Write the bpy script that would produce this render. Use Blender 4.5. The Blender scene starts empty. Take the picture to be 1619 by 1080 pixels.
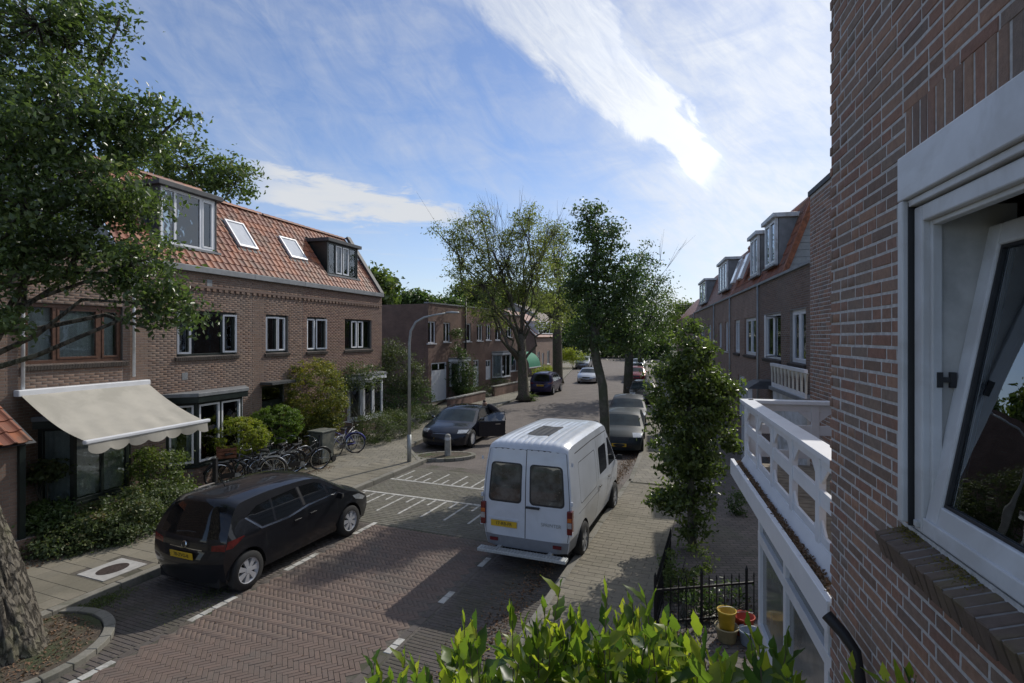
import bpy, math, random
import numpy as np
from mathutils import Vector, Matrix
from mathutils.geometry import delaunay_2d_cdt
random.seed(7); rng = np.random.default_rng(7)
C = bpy.context.scene.collection
S = bpy.context.scene
R = math.radians
# ------------------------------------------------------------------ camera
F, CX, HY, EYE = 850.0, 809.5, 532.0, 4.3
cam_d = bpy.data.cameras.new('camera'); cam = bpy.data.objects.new('camera', cam_d); C.objects.link(cam)
cam.location = (0, 0, EYE); cam.rotation_euler = (R(90), 0, 0)
cam_d.sensor_width = 36; cam_d.lens = 36 * F / 1619.0
cam_d.shift_y = -(540 - HY) / 1619.0
cam_d.clip_start = 0.05; cam_d.clip_end = 3000
S.camera = cam
# ------------------------------------------------------------------ light
SUN_AZ, SUN_EL = R(37.5), R(40.5)
sd = bpy.data.lights.new('sun', 'SUN'); so = bpy.data.objects.new('sun', sd); C.objects.link(so)
sd.energy = 2.6; sd.angle = R(0.55); sd.color = (1.0, 0.945, 0.86)
sv = Vector((math.sin(SUN_AZ) * math.cos(SUN_EL), math.cos(SUN_AZ) * math.cos(SUN_EL), math.sin(SUN_EL)))
so.rotation_euler = (-sv).to_track_quat('-Z', 'Y').to_euler()
S.view_settings.view_transform = 'Standard'; S.view_settings.look = 'None'
S.view_settings.gamma = 1; S.view_settings.use_curve_mapping = False
S.view_settings.exposure = 0.2
# ------------------------------------------------------------------ sky
W = bpy.data.worlds.new('World'); S.world = W; W.use_nodes = True
nt = W.node_tree; nt.nodes.clear()
class E:
    """tiny expression wrapper round Math nodes"""
    def __init__(s, tree, sock): s.t = tree; s.s = sock
    def _m(s, op, *a, clamp=False):
        n = s.t.nodes.new('ShaderNodeMath'); n.operation = op; n.use_clamp = clamp
        for i, v in enumerate((s,) + a):
            if isinstance(v, E): s.t.links.new(v.s, n.inputs[i])
            else: n.inputs[i].default_value = v
        return E(s.t, n.outputs[0])
    def __add__(s, o): return s._m('ADD', o)
    def __sub__(s, o): return s._m('SUBTRACT', o)
    def __mul__(s, o): return s._m('MULTIPLY', o)
    def __truediv__(s, o): return s._m('DIVIDE', o)
    def pw(s, o): return s._m('POWER', o)
    def mx(s, o): return s._m('MAXIMUM', o)
    def mn(s, o): return s._m('MINIMUM', o)
    def ab(s): return s._m('ABSOLUTE')
    def cl(s): return s._m('ADD', 0.0, clamp=True)
    def step(s, a, b):
        n = s.t.nodes.new('ShaderNodeMapRange'); n.interpolation_type = 'SMOOTHSTEP'
        s.t.links.new(s.s, n.inputs[0]); n.inputs[1].default_value = a; n.inputs[2].default_value = b
        return E(s.t, n.outputs[0])
def noise_node(t, vec, scale, detail=5, rough=.55, dist=0.0):
    n = t.nodes.new('ShaderNodeTexNoise'); n.inputs['Scale'].default_value = scale
    n.inputs['Detail'].default_value = detail; n.inputs['Roughness'].default_value = rough
    n.inputs['Distortion'].default_value = dist
    if vec is not None: t.links.new(vec, n.inputs['Vector'])
    return E(t, n.outputs[0])
sky = nt.nodes.new('ShaderNodeTexSky'); sky.sky_type = 'NISHITA'; sky.sun_disc = False
sky.sun_elevation = SUN_EL; sky.sun_rotation = SUN_AZ
sky.altitude = 0; sky.air_density = 1.0; sky.dust_density = 0.15; sky.ozone_density = 3.2
tc = nt.nodes.new('ShaderNodeTexCoord'); sep = nt.nodes.new('ShaderNodeSeparateXYZ')
nt.links.new(tc.outputs['Generated'], sep.inputs[0])
dx, dy, dz = (E(nt, sep.outputs[i]) for i in range(3))
az = dx._m('ARCTAN2', dy); el = dz._m('ARCSINE')
def comb(a, b, c=0.0):
    n = nt.nodes.new('ShaderNodeCombineXYZ')
    for i, v in enumerate((a, b, c)):
        if isinstance(v, E): nt.links.new(v.s, n.inputs[i])
        else: n.inputs[i].default_value = v
    return n.outputs[0]
ux, uy = -0.739, 0.674                     # the long cloud streak climbs up and to the left
al = (az - 0.375) * ux + (el - 0.272) * uy
pe = (az - 0.375) * uy - (el - 0.272) * ux
fib = noise_node(nt, comb(al * 3.2, pe * 8.0), 3.0, 9, .62, .7)
fib2 = noise_node(nt, comb(al * 3, pe * 13.0), 3.6, 9, .68, 1.2)
soft = noise_node(nt, comb(az * 1.4, el * 4.0), 3.0, 6, .6, .6)
pw_ = pe + (fib - 0.5) * 0.09 + (soft - .5) * .05
halfw = (al * 0.17 + 0.024).mn(0.105)
core = ((halfw - pw_.ab()) / (al * .09 + .018).cl() + 0.35).step(0.0, 1.0) * (al + (fib - .5) * .03).step(-0.012, 0.03)
core = core * (fib2 * 0.75 + 0.52 - al * .25 + al.step(.28, .02) * .45).cl() * (al.step(0.75, 0.35) * 0.5 + 0.5)
# thin veil over the sunny side
az2 = az + (soft - .5) * .35 + (el - .3) * .12
veil = az2.step(-0.12, 0.42) * (fib * 0.9 + 0.45).cl() * (soft * 1.3 + 0.3).cl() * (fib2 * .9 + .5).cl() * az.step(2.6, 1.9)
veil2 = (pe.step(-0.02, 0.18)) * al.step(-.25, .15) * (fib * .8 + .35).cl() * 0.8 * az.step(2.6, 1.9)
wisp = (fib * soft * 2.4 - 0.38).cl() * 0.55 * el.step(0.05, 0.3) + 0.05
# low bank of cloud over the left roofs
bank_n = noise_node(nt, comb(az * 2.2, el * 9.0), 4.0, 7, .62, .3)
ctr = (az * -0.11) + 0.205
bank = ((el - ctr).ab() * -1.0 + (az * -0.06 + 0.026) + (bank_n - .5) * .11).step(0.0, 0.028) * az.step(-0.50, -0.40) * az.step(-0.02, -0.14)
streaks = (noise_node(nt, comb(az * 1.6, el * 22.0), 3.0, 5, .6, .2) - .5).cl() * 2.6 * el.step(0.0, 0.08) * el.step(0.34, 0.2)
cov = (core.mx(veil * 0.92).mx(veil2 * .74).mx(bank * (bank_n * 1.1 + .45).cl()).mx(wisp) .mx(streaks * .6)).cl()
hz = el.step(0.30, 0.0) * 0.36
cov = (cov + (cov * -1.0 + 1.0) * hz).cl()
bright = core * 0.9 + az2.step(-0.05, 0.5) * 1.35 * az.step(2.6, 1.9) + 4.5
mixc = nt.nodes.new('ShaderNodeMix'); mixc.data_type = 'RGBA'
cl_col = nt.nodes.new('ShaderNodeVectorMath'); cl_col.operation = 'SCALE'
cl_col.inputs[0].default_value = (0.93, 0.97, 1.03)
nt.links.new(bright.s, cl_col.inputs['Scale'])
nt.links.new(cov.s, mixc.inputs[0]); tn = nt.nodes.new('ShaderNodeVectorMath'); tn.operation = 'MULTIPLY'; tn.inputs[1].default_value = (.70, .70, .77); nt.links.new(sky.outputs[0], tn.inputs[0]); nt.links.new(tn.outputs[0], mixc.inputs[6]); nt.links.new(cl_col.outputs[0], mixc.inputs[7])
bg = nt.nodes.new('ShaderNodeBackground'); bg.inputs[1].default_value = 0.146
wo = nt.nodes.new('ShaderNodeOutputWorld')
nt.links.new(mixc.outputs[2], bg.inputs[0]); nt.links.new(bg.outputs[0], wo.inputs[0])
# ------------------------------------------------------------------ materials
def setin(b, k, v):
    if k in b.inputs: b.inputs[k].default_value = v
def M(name, col, rough=.6, metal=0.0, var=.2, scale=6.0, bump=0.0, bscale=None, spec=.5, coat=0.0, col2=None, c2scale=1.5, dirt=0.0):
    m = bpy.data.materials.new(name); m.use_nodes = True; t = m.node_tree; b = t.nodes['Principled BSDF']
    b.inputs['Roughness'].default_value = rough; b.inputs['Metallic'].default_value = metal
    setin(b, 'Specular IOR Level', spec); setin(b, 'Coat Weight', coat); setin(b, 'Coat Roughness', .03)
    tc = t.nodes.new('ShaderNodeTexCoord'); v = tc.outputs['Object']
    n = noise_node(t, v, scale, 6, .6)
    a = t.nodes.new('ShaderNodeMix'); a.data_type = 'RGBA'
    c = Vector(col[:3])
    a.inputs[6].default_value = (*(c * (1 - var)), 1); a.inputs[7].default_value = (*[min(1, x * (1 + var)) for x in c], 1)
    k = n.step(.3, .7); t.links.new(k.s, a.inputs[0]); out = a.outputs[2]
    if col2:
        n2 = noise_node(t, v, c2scale, 5, .6, .5)
        a2 = t.nodes.new('ShaderNodeMix'); a2.data_type = 'RGBA'; t.links.new(n2.step(.45, .62).s, a2.inputs[0])
        t.links.new(out, a2.inputs[6]); a2.inputs[7].default_value = (*col2, 1); out = a2.outputs[2]
    t.links.new(out, b.inputs['Base Color'])
    if dirt:
        r = (noise_node(t, v, scale * .6, 4) * dirt + (rough - dirt * .5)).cl(); t.links.new(r.s, b.inputs['Roughness'])
    if bump:
        bn = t.nodes.new('ShaderNodeBump'); bn.inputs['Strength'].default_value = 1.0; bn.inputs['Distance'].default_value = bump
        hn = noise_node(t, v, bscale or scale * 4, 6, .65); t.links.new(hn.s, bn.inputs['Height']); t.links.new(bn.outputs[0], b.inputs['Normal'])
    return m
def MT(name, cols, rough=.8, bump=.002, bscale=60, fine=.25, wear=None, wscale=.8, wamt=.5, coordscale=22, spec=.3):
    """piece material: colour picked per piece by the face attribute 'tint', fine grain by noise"""
    m = bpy.data.materials.new(name); m.use_nodes = True; t = m.node_tree; b = t.nodes['Principled BSDF']
    b.inputs['Roughness'].default_value = rough; setin(b, 'Specular IOR Level', spec)
    at = t.nodes.new('ShaderNodeAttribute'); at.attribute_name = 'tint'
    cr = t.nodes.new('ShaderNodeValToRGB'); t.links.new(at.outputs['Fac'], cr.inputs[0])
    el_ = cr.color_ramp.elements
    while len(el_) < len(cols): el_.new(.5)
    for i, c in enumerate(cols): el_[i].position = i / (len(cols) - 1); el_[i].color = (*c, 1)
    tc = t.nodes.new('ShaderNodeTexCoord'); g = t.nodes.new('ShaderNodeNewGeometry')
    n = noise_node(t, g.outputs['Position'], coordscale, 5, .65)
    mm = t.nodes.new('ShaderNodeVectorMath'); mm.operation = 'SCALE'; t.links.new(cr.outputs[0], mm.inputs[0])
    f = (n - .5) * (2 * fine) + 1.0; t.links.new(f.s, mm.inputs['Scale']); out = mm.outputs[0]
    if wear:
        n2 = noise_node(t, g.outputs['Position'], wscale, 6, .65, .4)
        a2 = t.nodes.new('ShaderNodeMix'); a2.data_type = 'RGBA'; t.links.new((n2.step(.46, .66) * wamt).s, a2.inputs[0])
        t.links.new(out, a2.inputs[6]); a2.inputs[7].default_value = (*wear, 1); out = a2.outputs[2]
    t.links.new(out, b.inputs['Base Color'])
    bn = t.nodes.new('ShaderNodeBump'); bn.inputs['Distance'].default_value = bump
    hn = noise_node(t, g.outputs['Position'], bscale, 5, .7); t.links.new(hn.s, bn.inputs['Height']); t.links.new(bn.outputs[0], b.inputs['Normal'])
    return m
def MBRICK(name, c1, c2, mortar, bw=.22, bh=.0625, herring=False, plane='xz', rough=.85, wear=None):
    m = bpy.data.materials.new(name); m.use_nodes = True; t = m.node_tree; b = t.nodes['Principled BSDF']
    b.inputs['Roughness'].default_value = rough
    tc = t.nodes.new('ShaderNodeTexCoord'); sp = t.nodes.new('ShaderNodeSeparateXYZ'); t.links.new(tc.outputs['Object'], sp.inputs[0])
    cb = t.nodes.new('ShaderNodeCombineXYZ')
    if plane == 'xz':
        t.links.new((E(t, sp.outputs[0]) + E(t, sp.outputs[1])).s, cb.inputs[0]); t.links.new(sp.outputs[2], cb.inputs[1])
    else:
        t.links.new(sp.outputs[0], cb.inputs[0]); t.links.new(sp.outputs[1], cb.inputs[1])
    br = t.nodes.new('ShaderNodeTexBrick'); t.links.new(cb.outputs[0], br.inputs['Vector'])
    br.inputs['Scale'].default_value = 1; br.inputs['Brick Width'].default_value = bw; br.inputs['Row Height'].default_value = bh
    br.inputs['Mortar Size'].default_value = min(bh, .1) * .09; br.inputs['Mortar Smooth'].default_value = .2; br.inputs['Bias'].default_value = 0
    br.inputs['Color1'].default_value = (*c1, 1); br.inputs['Color2'].default_value = (*c2, 1); br.inputs['Mortar'].default_value = (*mortar, 1)
    n = noise_node(t, tc.outputs['Object'], 1.1, 6, .65, .4)
    mm = t.nodes.new('ShaderNodeVectorMath'); mm.operation = 'SCALE'; t.links.new(br.outputs['Color'], mm.inputs[0]); t.links.new(((n - .5) * 1.1 + 1.0).s, mm.inputs['Scale'])
    out = mm.outputs[0]
    if wear:
        n2 = noise_node(t, tc.outputs['Object'], .7, 5, .7, .5)
        a2 = t.nodes.new('ShaderNodeMix'); a2.data_type = 'RGBA'; t.links.new((n2.step(.5, .68) * .5).s, a2.inputs[0])
        t.links.new(out, a2.inputs[6]); a2.inputs[7].default_value = (*wear, 1); out = a2.outputs[2]
    t.links.new(out, b.inputs['Base Color'])
    bn = t.nodes.new('ShaderNodeBump'); bn.inputs['Distance'].default_value = .006; bn.invert = True
    t.links.new(br.outputs['Fac'], bn.inputs['Height']); t.links.new(bn.outputs[0], b.inputs['Normal'])
    return m
def MGLASS(name, tint=(.55, .6, .6), refl=1.0, rough=.0, opac=0.25):
    m = bpy.data.materials.new(name); m.use_nodes = True; t = m.node_tree; t.nodes.clear()
    o = t.nodes.new('ShaderNodeOutputMaterial'); mx = t.nodes.new('ShaderNodeMixShader')
    tr = t.nodes.new('ShaderNodeBsdfTransparent'); tr.inputs[0].default_value = (*tint, 1)
    gl = t.nodes.new('ShaderNodeBsdfGlossy'); gl.inputs['Roughness'].default_value = rough; gl.inputs[0].default_value = (.9, .95, 1, 1)
    fr = t.nodes.new('ShaderNodeFresnel'); fr.inputs[0].default_value = 1.5
    f = (E(t, fr.outputs[0]) * refl + opac * .2).cl(); t.links.new(f.s, mx.inputs[0])
    t.links.new(tr.outputs[0], mx.inputs[1]); t.links.new(gl.outputs[0], mx.inputs[2]); t.links.new(mx.outputs[0], o.inputs[0])
    # slight waviness of old panes
    bn = t.nodes.new('ShaderNodeBump'); bn.inputs['Distance'].default_value = .0015; g = t.nodes.new('ShaderNodeNewGeometry')
    t.links.new(noise_node(t, g.outputs['Position'], 3.0, 2).s, bn.inputs['Height']); t.links.new(bn.outputs[0], gl.inputs['Normal'])
    return m
def MLEAF(name, cols, trans=.35, rough=.5):
    m = bpy.data.materials.new(name); m.use_nodes = True; t = m.node_tree; b = t.nodes['Principled BSDF']
    b.inputs['Roughness'].default_value = rough; setin(b, 'Specular IOR Level', .45)
    at = t.nodes.new('ShaderNodeAttribute'); at.attribute_name = 'tint'
    cr = t.nodes.new('ShaderNodeValToRGB'); t.links.new(at.outputs['Fac'], cr.inputs[0]); e = cr.color_ramp.elements
    while len(e) < len(cols): e.new(.5)
    for i, c in enumerate(cols): e[i].position = i / (len(cols) - 1); e[i].color = (*c, 1)
    t.links.new(cr.outputs[0], b.inputs['Base Color'])
    tl = t.nodes.new('ShaderNodeBsdfTranslucent'); mm = t.nodes.new('ShaderNodeVectorMath'); mm.operation = 'MULTIPLY'
    t.links.new(cr.outputs[0], mm.inputs[0]); mm.inputs[1].default_value = (1.7, 1.9, .9); t.links.new(mm.outputs[0], tl.inputs[0])
    mx = t.nodes.new('ShaderNodeMixShader'); mx.inputs[0].default_value = trans
    o = t.nodes['Material Output']; t.links.new(b.outputs[0], mx.inputs[1]); t.links.new(tl.outputs[0], mx.inputs[2]); t.links.new(mx.outputs[0], o.inputs[0])
    return m
m_white = M('white_paint', (.74, .75, .77), .35, var=.05, scale=3, dirt=.15)
m_white_old = M('weathered_white_paint', (.62, .64, .66), .5, var=.12, scale=5, col2=(.45, .45, .43), c2scale=2)
m_cream = M('cream_paint', (.62, .6, .52), .5, var=.08)
m_dkgreen = M('dark_green_paint', (.015, .022, .02), .35, var=.2)
m_brownwood = M('brown_varnished_wood', (.10, .05, .032), .4, var=.3, scale=12)
m_curtain = M('curtain_cloth', (.75, .75, .73), .9, var=.1, scale=10)
m_room = M('dark_room', (.03, .028, .026), .95)  # near-black colour stands in for unlit interiors
m_glass = MGLASS('window_glass', (.82, .86, .86), 1.3, opac=.3)
m_glass_clear = MGLASS('clear_glass', (.85, .88, .88), 2.2, opac=.2)
m_zinc = M('zinc_sheet', (.22, .23, .24), .55, .3, var=.15, scale=4)
m_lead = M('dark_lead', (.06, .063, .067), .65, .0, var=.25)
m_mortar_lt = M('pale_mortar', (.52, .505, .49), .95, var=.2, scale=30, bump=.001, bscale=120)
m_mortar = M('grey_mortar', (.23, .215, .2), .95, var=.2, scale=30, bump=.002, bscale=120)
m_mortar_dk = M('dark_mortar', (.15, .14, .13), .95, var=.2, scale=30)
m_metal = M('galvanised_metal', (.36, .38, .38), .5, .5, var=.12)
m_black = M('black_plastic', (.018, .018, .02), .5, var=.2)
m_rubber = M('tyre_rubber', (.02, .02, .02), .85, var=.2)
m_concrete = M('concrete', (.33, .32, .29), .9, var=.18, scale=5, bump=.003, bscale=50, col2=(.22, .21, .18))
m_clap = M('grey_clapboard_paint', (.3, .3, .29), .7, var=.15, scale=4)
BR_NEAR = MT('near_brick', [(.21, .145, .11), (.33, .19, .135), (.245, .19, .15), (.36, .215, .145), (.28, .155, .112)], .85, .003, 90, .45, wear=(.17, .15, .14), wamt=.35, wscale=2.5, coordscale=30)
BR_LEFT = MT('brown_brick', [(.15, .10, .078), (.2, .135, .10), (.17, .12, .10), (.235, .16, .12), (.18, .112, .085)], .9, .002, 80, .2, wear=(.2, .165, .14), wscale=.5, wamt=.4)
BR_LEFT2 = MT('red_brown_brick', [(.15, .095, .075), (.2, .12, .09), (.175, .11, .088), (.215, .14, .10), (.165, .1, .078)], .9, .002, 80, .2, wear=(.17, .13, .11), wscale=.6, wamt=.35)
BR_TILE = MT('orange_roof_tile', [(.25, .09, .05), (.33, .12, .06), (.28, .11, .068), (.19, .075, .05), (.36, .145, .078)], .55, .001, 60, .2, wear=(.13, .10, .075), wscale=1.3, wamt=.65, spec=.35)
BR_ROAD = MT('road_clinker', [(.15, .112, .093), (.172, .127, .104), (.16, .122, .103), (.185, .134, .109), (.152, .116, .099)], .85, .002, 70, .2, wear=(.13, .115, .1), wscale=.6, wamt=.75)
BR_PARK = MT('parking_clinker', [(.10, .086, .076), (.12, .102, .09), (.11, .096, .088), (.132, .112, .096)], .88, .002, 70, .3, wear=(.075, .075, .05), wscale=.8, wamt=.6)
BR_TABLE = MT('grey_beige_paver', [(.14, .135, .105), (.17, .16, .125), (.155, .145, .12), (.185, .175, .14)], .9, .002, 70, .25, wear=(.12, .11, .09), wscale=.6, wamt=.5)
BR_SLAB = MT('concrete_slab', [(.2, .18, .14), (.235, .21, .165), (.215, .195, .15), (.25, .225, .175), (.19, .175, .14)], .9, .002, 60, .22, wear=(.13, .12, .09), wscale=.7, wamt=.55)
BR_KERB = MT('kerb_stone', [(.2, .19, .16), (.25, .235, .2), (.22, .21, .18)], .9, .003, 50, .3, wear=(.12, .12, .085), wscale=1.5, wamt=.7)
BR_WHITE = MT('white_marking_paver', [(.42, .41, .38), (.52, .51, .47), (.47, .46, .43)], .85, .002, 60, .3, wear=(.22, .21, .18), wscale=5, wamt=.7)
BR_SILL = MT('mossy_sill_brick', [(.12, .09, .07), (.16, .115, .085), (.14, .105, .085)], .9, .004, 60, .4, wear=(.17, .15, .05), wscale=3.2, wamt=.35)
F_BROWN = MBRICK('far_brown_brick', (.18, .12, .095), (.23, .155, .12), (.2, .19, .175))
F_RED = MBRICK('far_red_brick', (.165, .10, .078), (.205, .122, .092), (.2, .17, .15), wear=(.13, .09, .072))
F_DARK = MBRICK('side_brick', (.15, .10, .08), (.2, .135, .105), (.16, .15, .14))
F_WHITEBR = MBRICK('pale_painted_brick', (.42, .4, .37), (.48, .46, .42), (.36, .35, .33))
F_RROW = MBRICK('right_row_brick', (.22, .14, .10), (.29, .185, .135), (.33, .31, .29), .22, .0625)
m_earth = M('soil', (.09, .07, .05), .95, var=.35, scale=12, bump=.02, bscale=30, col2=(.06, .07, .03))
m_ground = M('ground', (.12, .11, .08), .95, var=.3, scale=.5, col2=(.06, .08, .03), c2scale=.1)
m_joint = M('joint_sand', (.115, .10, .085), .95, var=.3, scale=20, col2=(.06, .062, .035), c2scale=.8)
F_ROAD = MBRICK('far_road_pavers', (.14, .118, .102), (.17, .142, .122), (.11, .098, .088), .22, .11, plane='xy', wear=(.15, .13, .115))
F_PAVE = MBRICK('far_slab_pavers', (.19, .175, .14), (.23, .21, .165), (.1, .09, .07), .3, .3, plane='xy', wear=(.15, .14, .11))
F_GARDEN = MBRICK('garden_clinker', (.12, .105, .095), (.16, .135, .12), (.07, .065, .055), .21, .105, plane='xy', wear=(.07, .075, .045))
m_bark = M('ridged_bark', (.115, .095, .072), .95, var=.45, scale=14, bump=.05, bscale=9, col2=(.085, .09, .05), c2scale=2.5)
def MBARK():
    m = bpy.data.materials.new('ridged_bark'); m.use_nodes = True; t = m.node_tree; b = t.nodes['Principled BSDF']; b.inputs['Roughness'].default_value = .95
    tc = t.nodes.new('ShaderNodeTexCoord'); mp = t.nodes.new('ShaderNodeMapping'); mp.inputs['Scale'].default_value = (1, 1, .3); t.links.new(tc.outputs['Object'], mp.inputs[0])
    n = noise_node(t, mp.outputs[0], 16, 8, .7, .6); n2 = noise_node(t, tc.outputs['Object'], 2.2, 5, .6); vo = t.nodes.new('ShaderNodeTexVoronoi'); vo.feature = 'DISTANCE_TO_EDGE'; vo.inputs['Scale'].default_value = 13
    ad = t.nodes.new('ShaderNodeVectorMath'); ad.operation = 'ADD'; t.links.new(mp.outputs[0], ad.inputs[0]); cm = t.nodes.new('ShaderNodeCombineXYZ'); w_ = (n - .5) * .12; t.links.new(w_.s, cm.inputs[0]); t.links.new(w_.s, cm.inputs[1]); t.links.new(cm.outputs[0], ad.inputs[1]); t.links.new(ad.outputs[0], vo.inputs['Vector'])
    cr_ = E(t, vo.outputs['Distance']).step(0.0, .16)
    h = cr_ * .7 + n * .6
    ra = t.nodes.new('ShaderNodeValToRGB'); t.links.new((cr_ * .55 + (n - .5) * .9 + .15).s, ra.inputs[0]); e = ra.color_ramp.elements; e[0].color = (.035, .03, .024, 1); e[1].color = (.22, .195, .155, 1)
    mx = t.nodes.new('ShaderNodeMix'); mx.data_type = 'RGBA'; t.links.new((n2.step(.5, .65) * .45).s, mx.inputs[0]); t.links.new(ra.outputs[0], mx.inputs[6]); mx.inputs[7].default_value = (.12, .125, .06, 1); t.links.new(mx.outputs[2], b.inputs['Base Color'])
    bn = t.nodes.new('ShaderNodeBump'); bn.inputs['Distance'].default_value = .03; t.links.new(h.s, bn.inputs['Height']); t.links.new(bn.outputs[0], b.inputs['Normal']); return m
m_barkbig = MBARK()
m_bark2 = M('smooth_bark', (.10, .095, .075), .9, var=.3, scale=10, bump=.015, bscale=14, col2=(.075, .085, .05), c2scale=1.5)
m_twig = M('bare_twig', (.16, .12, .085), .9, var=.3)
L_BIG = MLEAF('street_tree_leaf', [(0.046, 0.070, 0.030), (0.078, 0.112, 0.045), (0.117, 0.158, 0.063), (0.221, 0.234, 0.121)], .42, .3)
L_DARK = MLEAF('dark_leaf', [(0.034, 0.059, 0.023), (0.057, 0.091, 0.033), (0.088, 0.134, 0.046), (0.135, 0.170, 0.067)], .38, .38)
L_COL = MLEAF('fresh_dark_leaf', [(0.042, 0.059, 0.024), (0.078, 0.108, 0.038), (0.132, 0.167, 0.056), (0.240, 0.259, 0.107)], .48, .3)
L_MID = MLEAF('mid_leaf', [(0.051, 0.078, 0.028), (0.087, 0.124, 0.041), (0.131, 0.163, 0.052), (0.203, 0.195, 0.070)], .4)
L_LIME = MLEAF('lime_leaf', [(0.110, 0.154, 0.022), (0.187, 0.220, 0.033), (0.264, 0.275, 0.039), (0.330, 0.297, 0.055)], .45)
L_YEL = MLEAF('yellow_green_leaf', [(0.057, 0.098, 0.017), (0.127, 0.172, 0.025), (0.253, 0.230, 0.034), (0.414, 0.310, 0.046)], .35)
L_BRIGHT = MLEAF('bright_fresh_leaf', [(.06, .11, .03), (.13, .19, .03), (.24, .29, .035), (.36, .37, .06)], .52, .35)
L_DRY = MLEAF('dry_leaf', [(.12, .07, .04), (.2, .11, .06), (.15, .11, .08), (.25, .18, .11)], .1, .8)
L_SHRUB = MLEAF('shrub_leaf', [(0.041, 0.061, 0.025), (0.074, 0.104, 0.043), (0.115, 0.140, 0.053), (0.216, 0.158, 0.087)], .3)
# ------------------------------------------------------------------ mesh tools
class MB:
    def __init__(s): s.v = []; s.f = []; s.t = []
    def add(s, vs, fs, tint=.5):
        b = len(s.v); s.v += [tuple(p) for p in vs]; s.f += [tuple(b + i for i in f) for f in fs]; s.t += [tint] * len(fs); return s
    def box(s, x0, x1, y0, y1, z0, z1, mat=None, tint=.5):
        vs = [(x, y, z) for z in (z0, z1) for y in (y0, y1) for x in (x0, x1)]
        if mat is not None: vs = [mat @ Vector(p) for p in vs]
        return s.add(vs, [(0, 2, 3, 1), (4, 5, 7, 6), (0, 1, 5, 4), (1, 3, 7, 5), (3, 2, 6, 7), (2, 0, 4, 6)], tint)
    def tube(s, pts, rad, n=8, cap=True):
        pts = [Vector(p) for p in pts]; m = len(pts)
        if not hasattr(rad, '__len__'): rad = [rad] * m
        up = None; rings = []
        for i, p in enumerate(pts):
            d = (pts[min(i + 1, m - 1)] - pts[max(i - 1, 0)]).normalized()
            if up is None: up = d.orthogonal().normalized()
            up = (up - d * up.dot(d))
            up = up.normalized() if up.length > 1e-5 else d.orthogonal().normalized()
            w = d.cross(up)
            rings.append([p + (up * math.cos(2 * math.pi * k / n) + w * math.sin(2 * math.pi * k / n)) * rad[i] for k in range(n)])
        vs = [q for r in rings for q in r]
        fs = [(i * n + k, i * n + (k + 1) % n, (i + 1) * n + (k + 1) % n, (i + 1) * n + k) for i in range(m - 1) for k in range(n)]
        if cap: fs += [tuple(range(n - 1, -1, -1)), tuple((m - 1) * n + k for k in range(n))]
        return s.add(vs, fs)
    def lathe(s, prof, c=(0, 0, 0), axis='z', n=24):
        vs = []; m = len(prof)
        for r, h in prof:
            for k in range(n):
                a = 2 * math.pi * k / n; x, y = r * math.cos(a), r * math.sin(a)
                p = (x, y, h) if axis == 'z' else ((x, h, y) if axis == 'y' else (h, x, y))
                vs.append((p[0] + c[0], p[1] + c[1], p[2] + c[2]))
        fs = [(i * n + k, i * n + (k + 1) % n, (i + 1) * n + (k + 1) % n, (i + 1) * n + k) for i in range(m - 1) for k in range(n)]
        return s.add(vs, fs)
    def prism(s, poly, a, b, plane='xz'):
        """extrude a 2-D polygon between a and b along the third axis"""
        def P(u, v, w): return (u, w, v) if plane == 'xz' else ((u, v, w) if plane == 'xy' else (w, u, v))
        n = len(poly); vs = [P(u, v, a) for u, v in poly] + [P(u, v, b) for u, v in poly]
        return s.add(vs, [tuple(range(n)), tuple(range(2 * n - 1, n - 1, -1))] + [(i, i + n, (i + 1) % n + n, (i + 1) % n) for i in range(n)])
    def build(s, name, mat, parent=None, smooth=False, bevel=0, loc=None, rot=None):
        me = bpy.data.meshes.new(name); me.from_pydata(s.v, [], s.f)
        at = me.attributes.new('tint', 'FLOAT', 'FACE'); at.data.foreach_set('value', s.t)
        import bmesh
        bm = bmesh.new(); bm.from_mesh(me); bmesh.ops.recalc_face_normals(bm, faces=bm.faces)
        bm.to_mesh(me); bm.free()
        if smooth: me.shade_smooth() if hasattr(me, 'shade_smooth') else me.polygons.foreach_set('use_smooth', [True] * len(me.polygons))
        me.materials.append(mat)
        return link(name, me, parent, loc, rot, bevel)
def link(name, me, parent=None, loc=None, rot=None, bevel=0):
    o = bpy.data.objects.new(name, me); C.objects.link(o)
    if parent is not None: o.parent = parent
    if loc is not None: o.location = loc
    if rot is not None: o.rotation_euler = rot
    if bevel:
        b = o.modifiers.new('bevel', 'BEVEL'); b.width = bevel; b.segments = 2; b.limit_method = 'ANGLE'; b.angle_limit = R(40)
    return o
def npmesh(name, V, Fq, tints, mat, parent=None, smooth=False):
    me = bpy.data.meshes.new(name); nv = len(V); nf = len(Fq); k = Fq.shape[1]
    me.vertices.add(nv); me.vertices.foreach_set('co', np.asarray(V, dtype=np.float32).ravel())
    me.loops.add(nf * k); me.loops.foreach_set('vertex_index', Fq.astype(np.int32).ravel())
    me.polygons.add(nf); me.polygons.foreach_set('loop_start', np.arange(0, nf * k, k, dtype=np.int32))
    at = me.attributes.new('tint', 'FLOAT', 'FACE'); at.data.foreach_set('value', np.asarray(tints, dtype=np.float32))
    me.update(calc_edges=True); me.validate()
    if smooth: me.polygons.foreach_set('use_smooth', [True] * nf)
    me.materials.append(mat)
    return link(name, me, parent)
def tag(o, label=None, cat=None, group=None, kind=None):
    if label: o['label'] = label
    if cat: o['category'] = cat
    if group: o['group'] = group
    if kind: o['kind'] = kind
    return o
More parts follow.
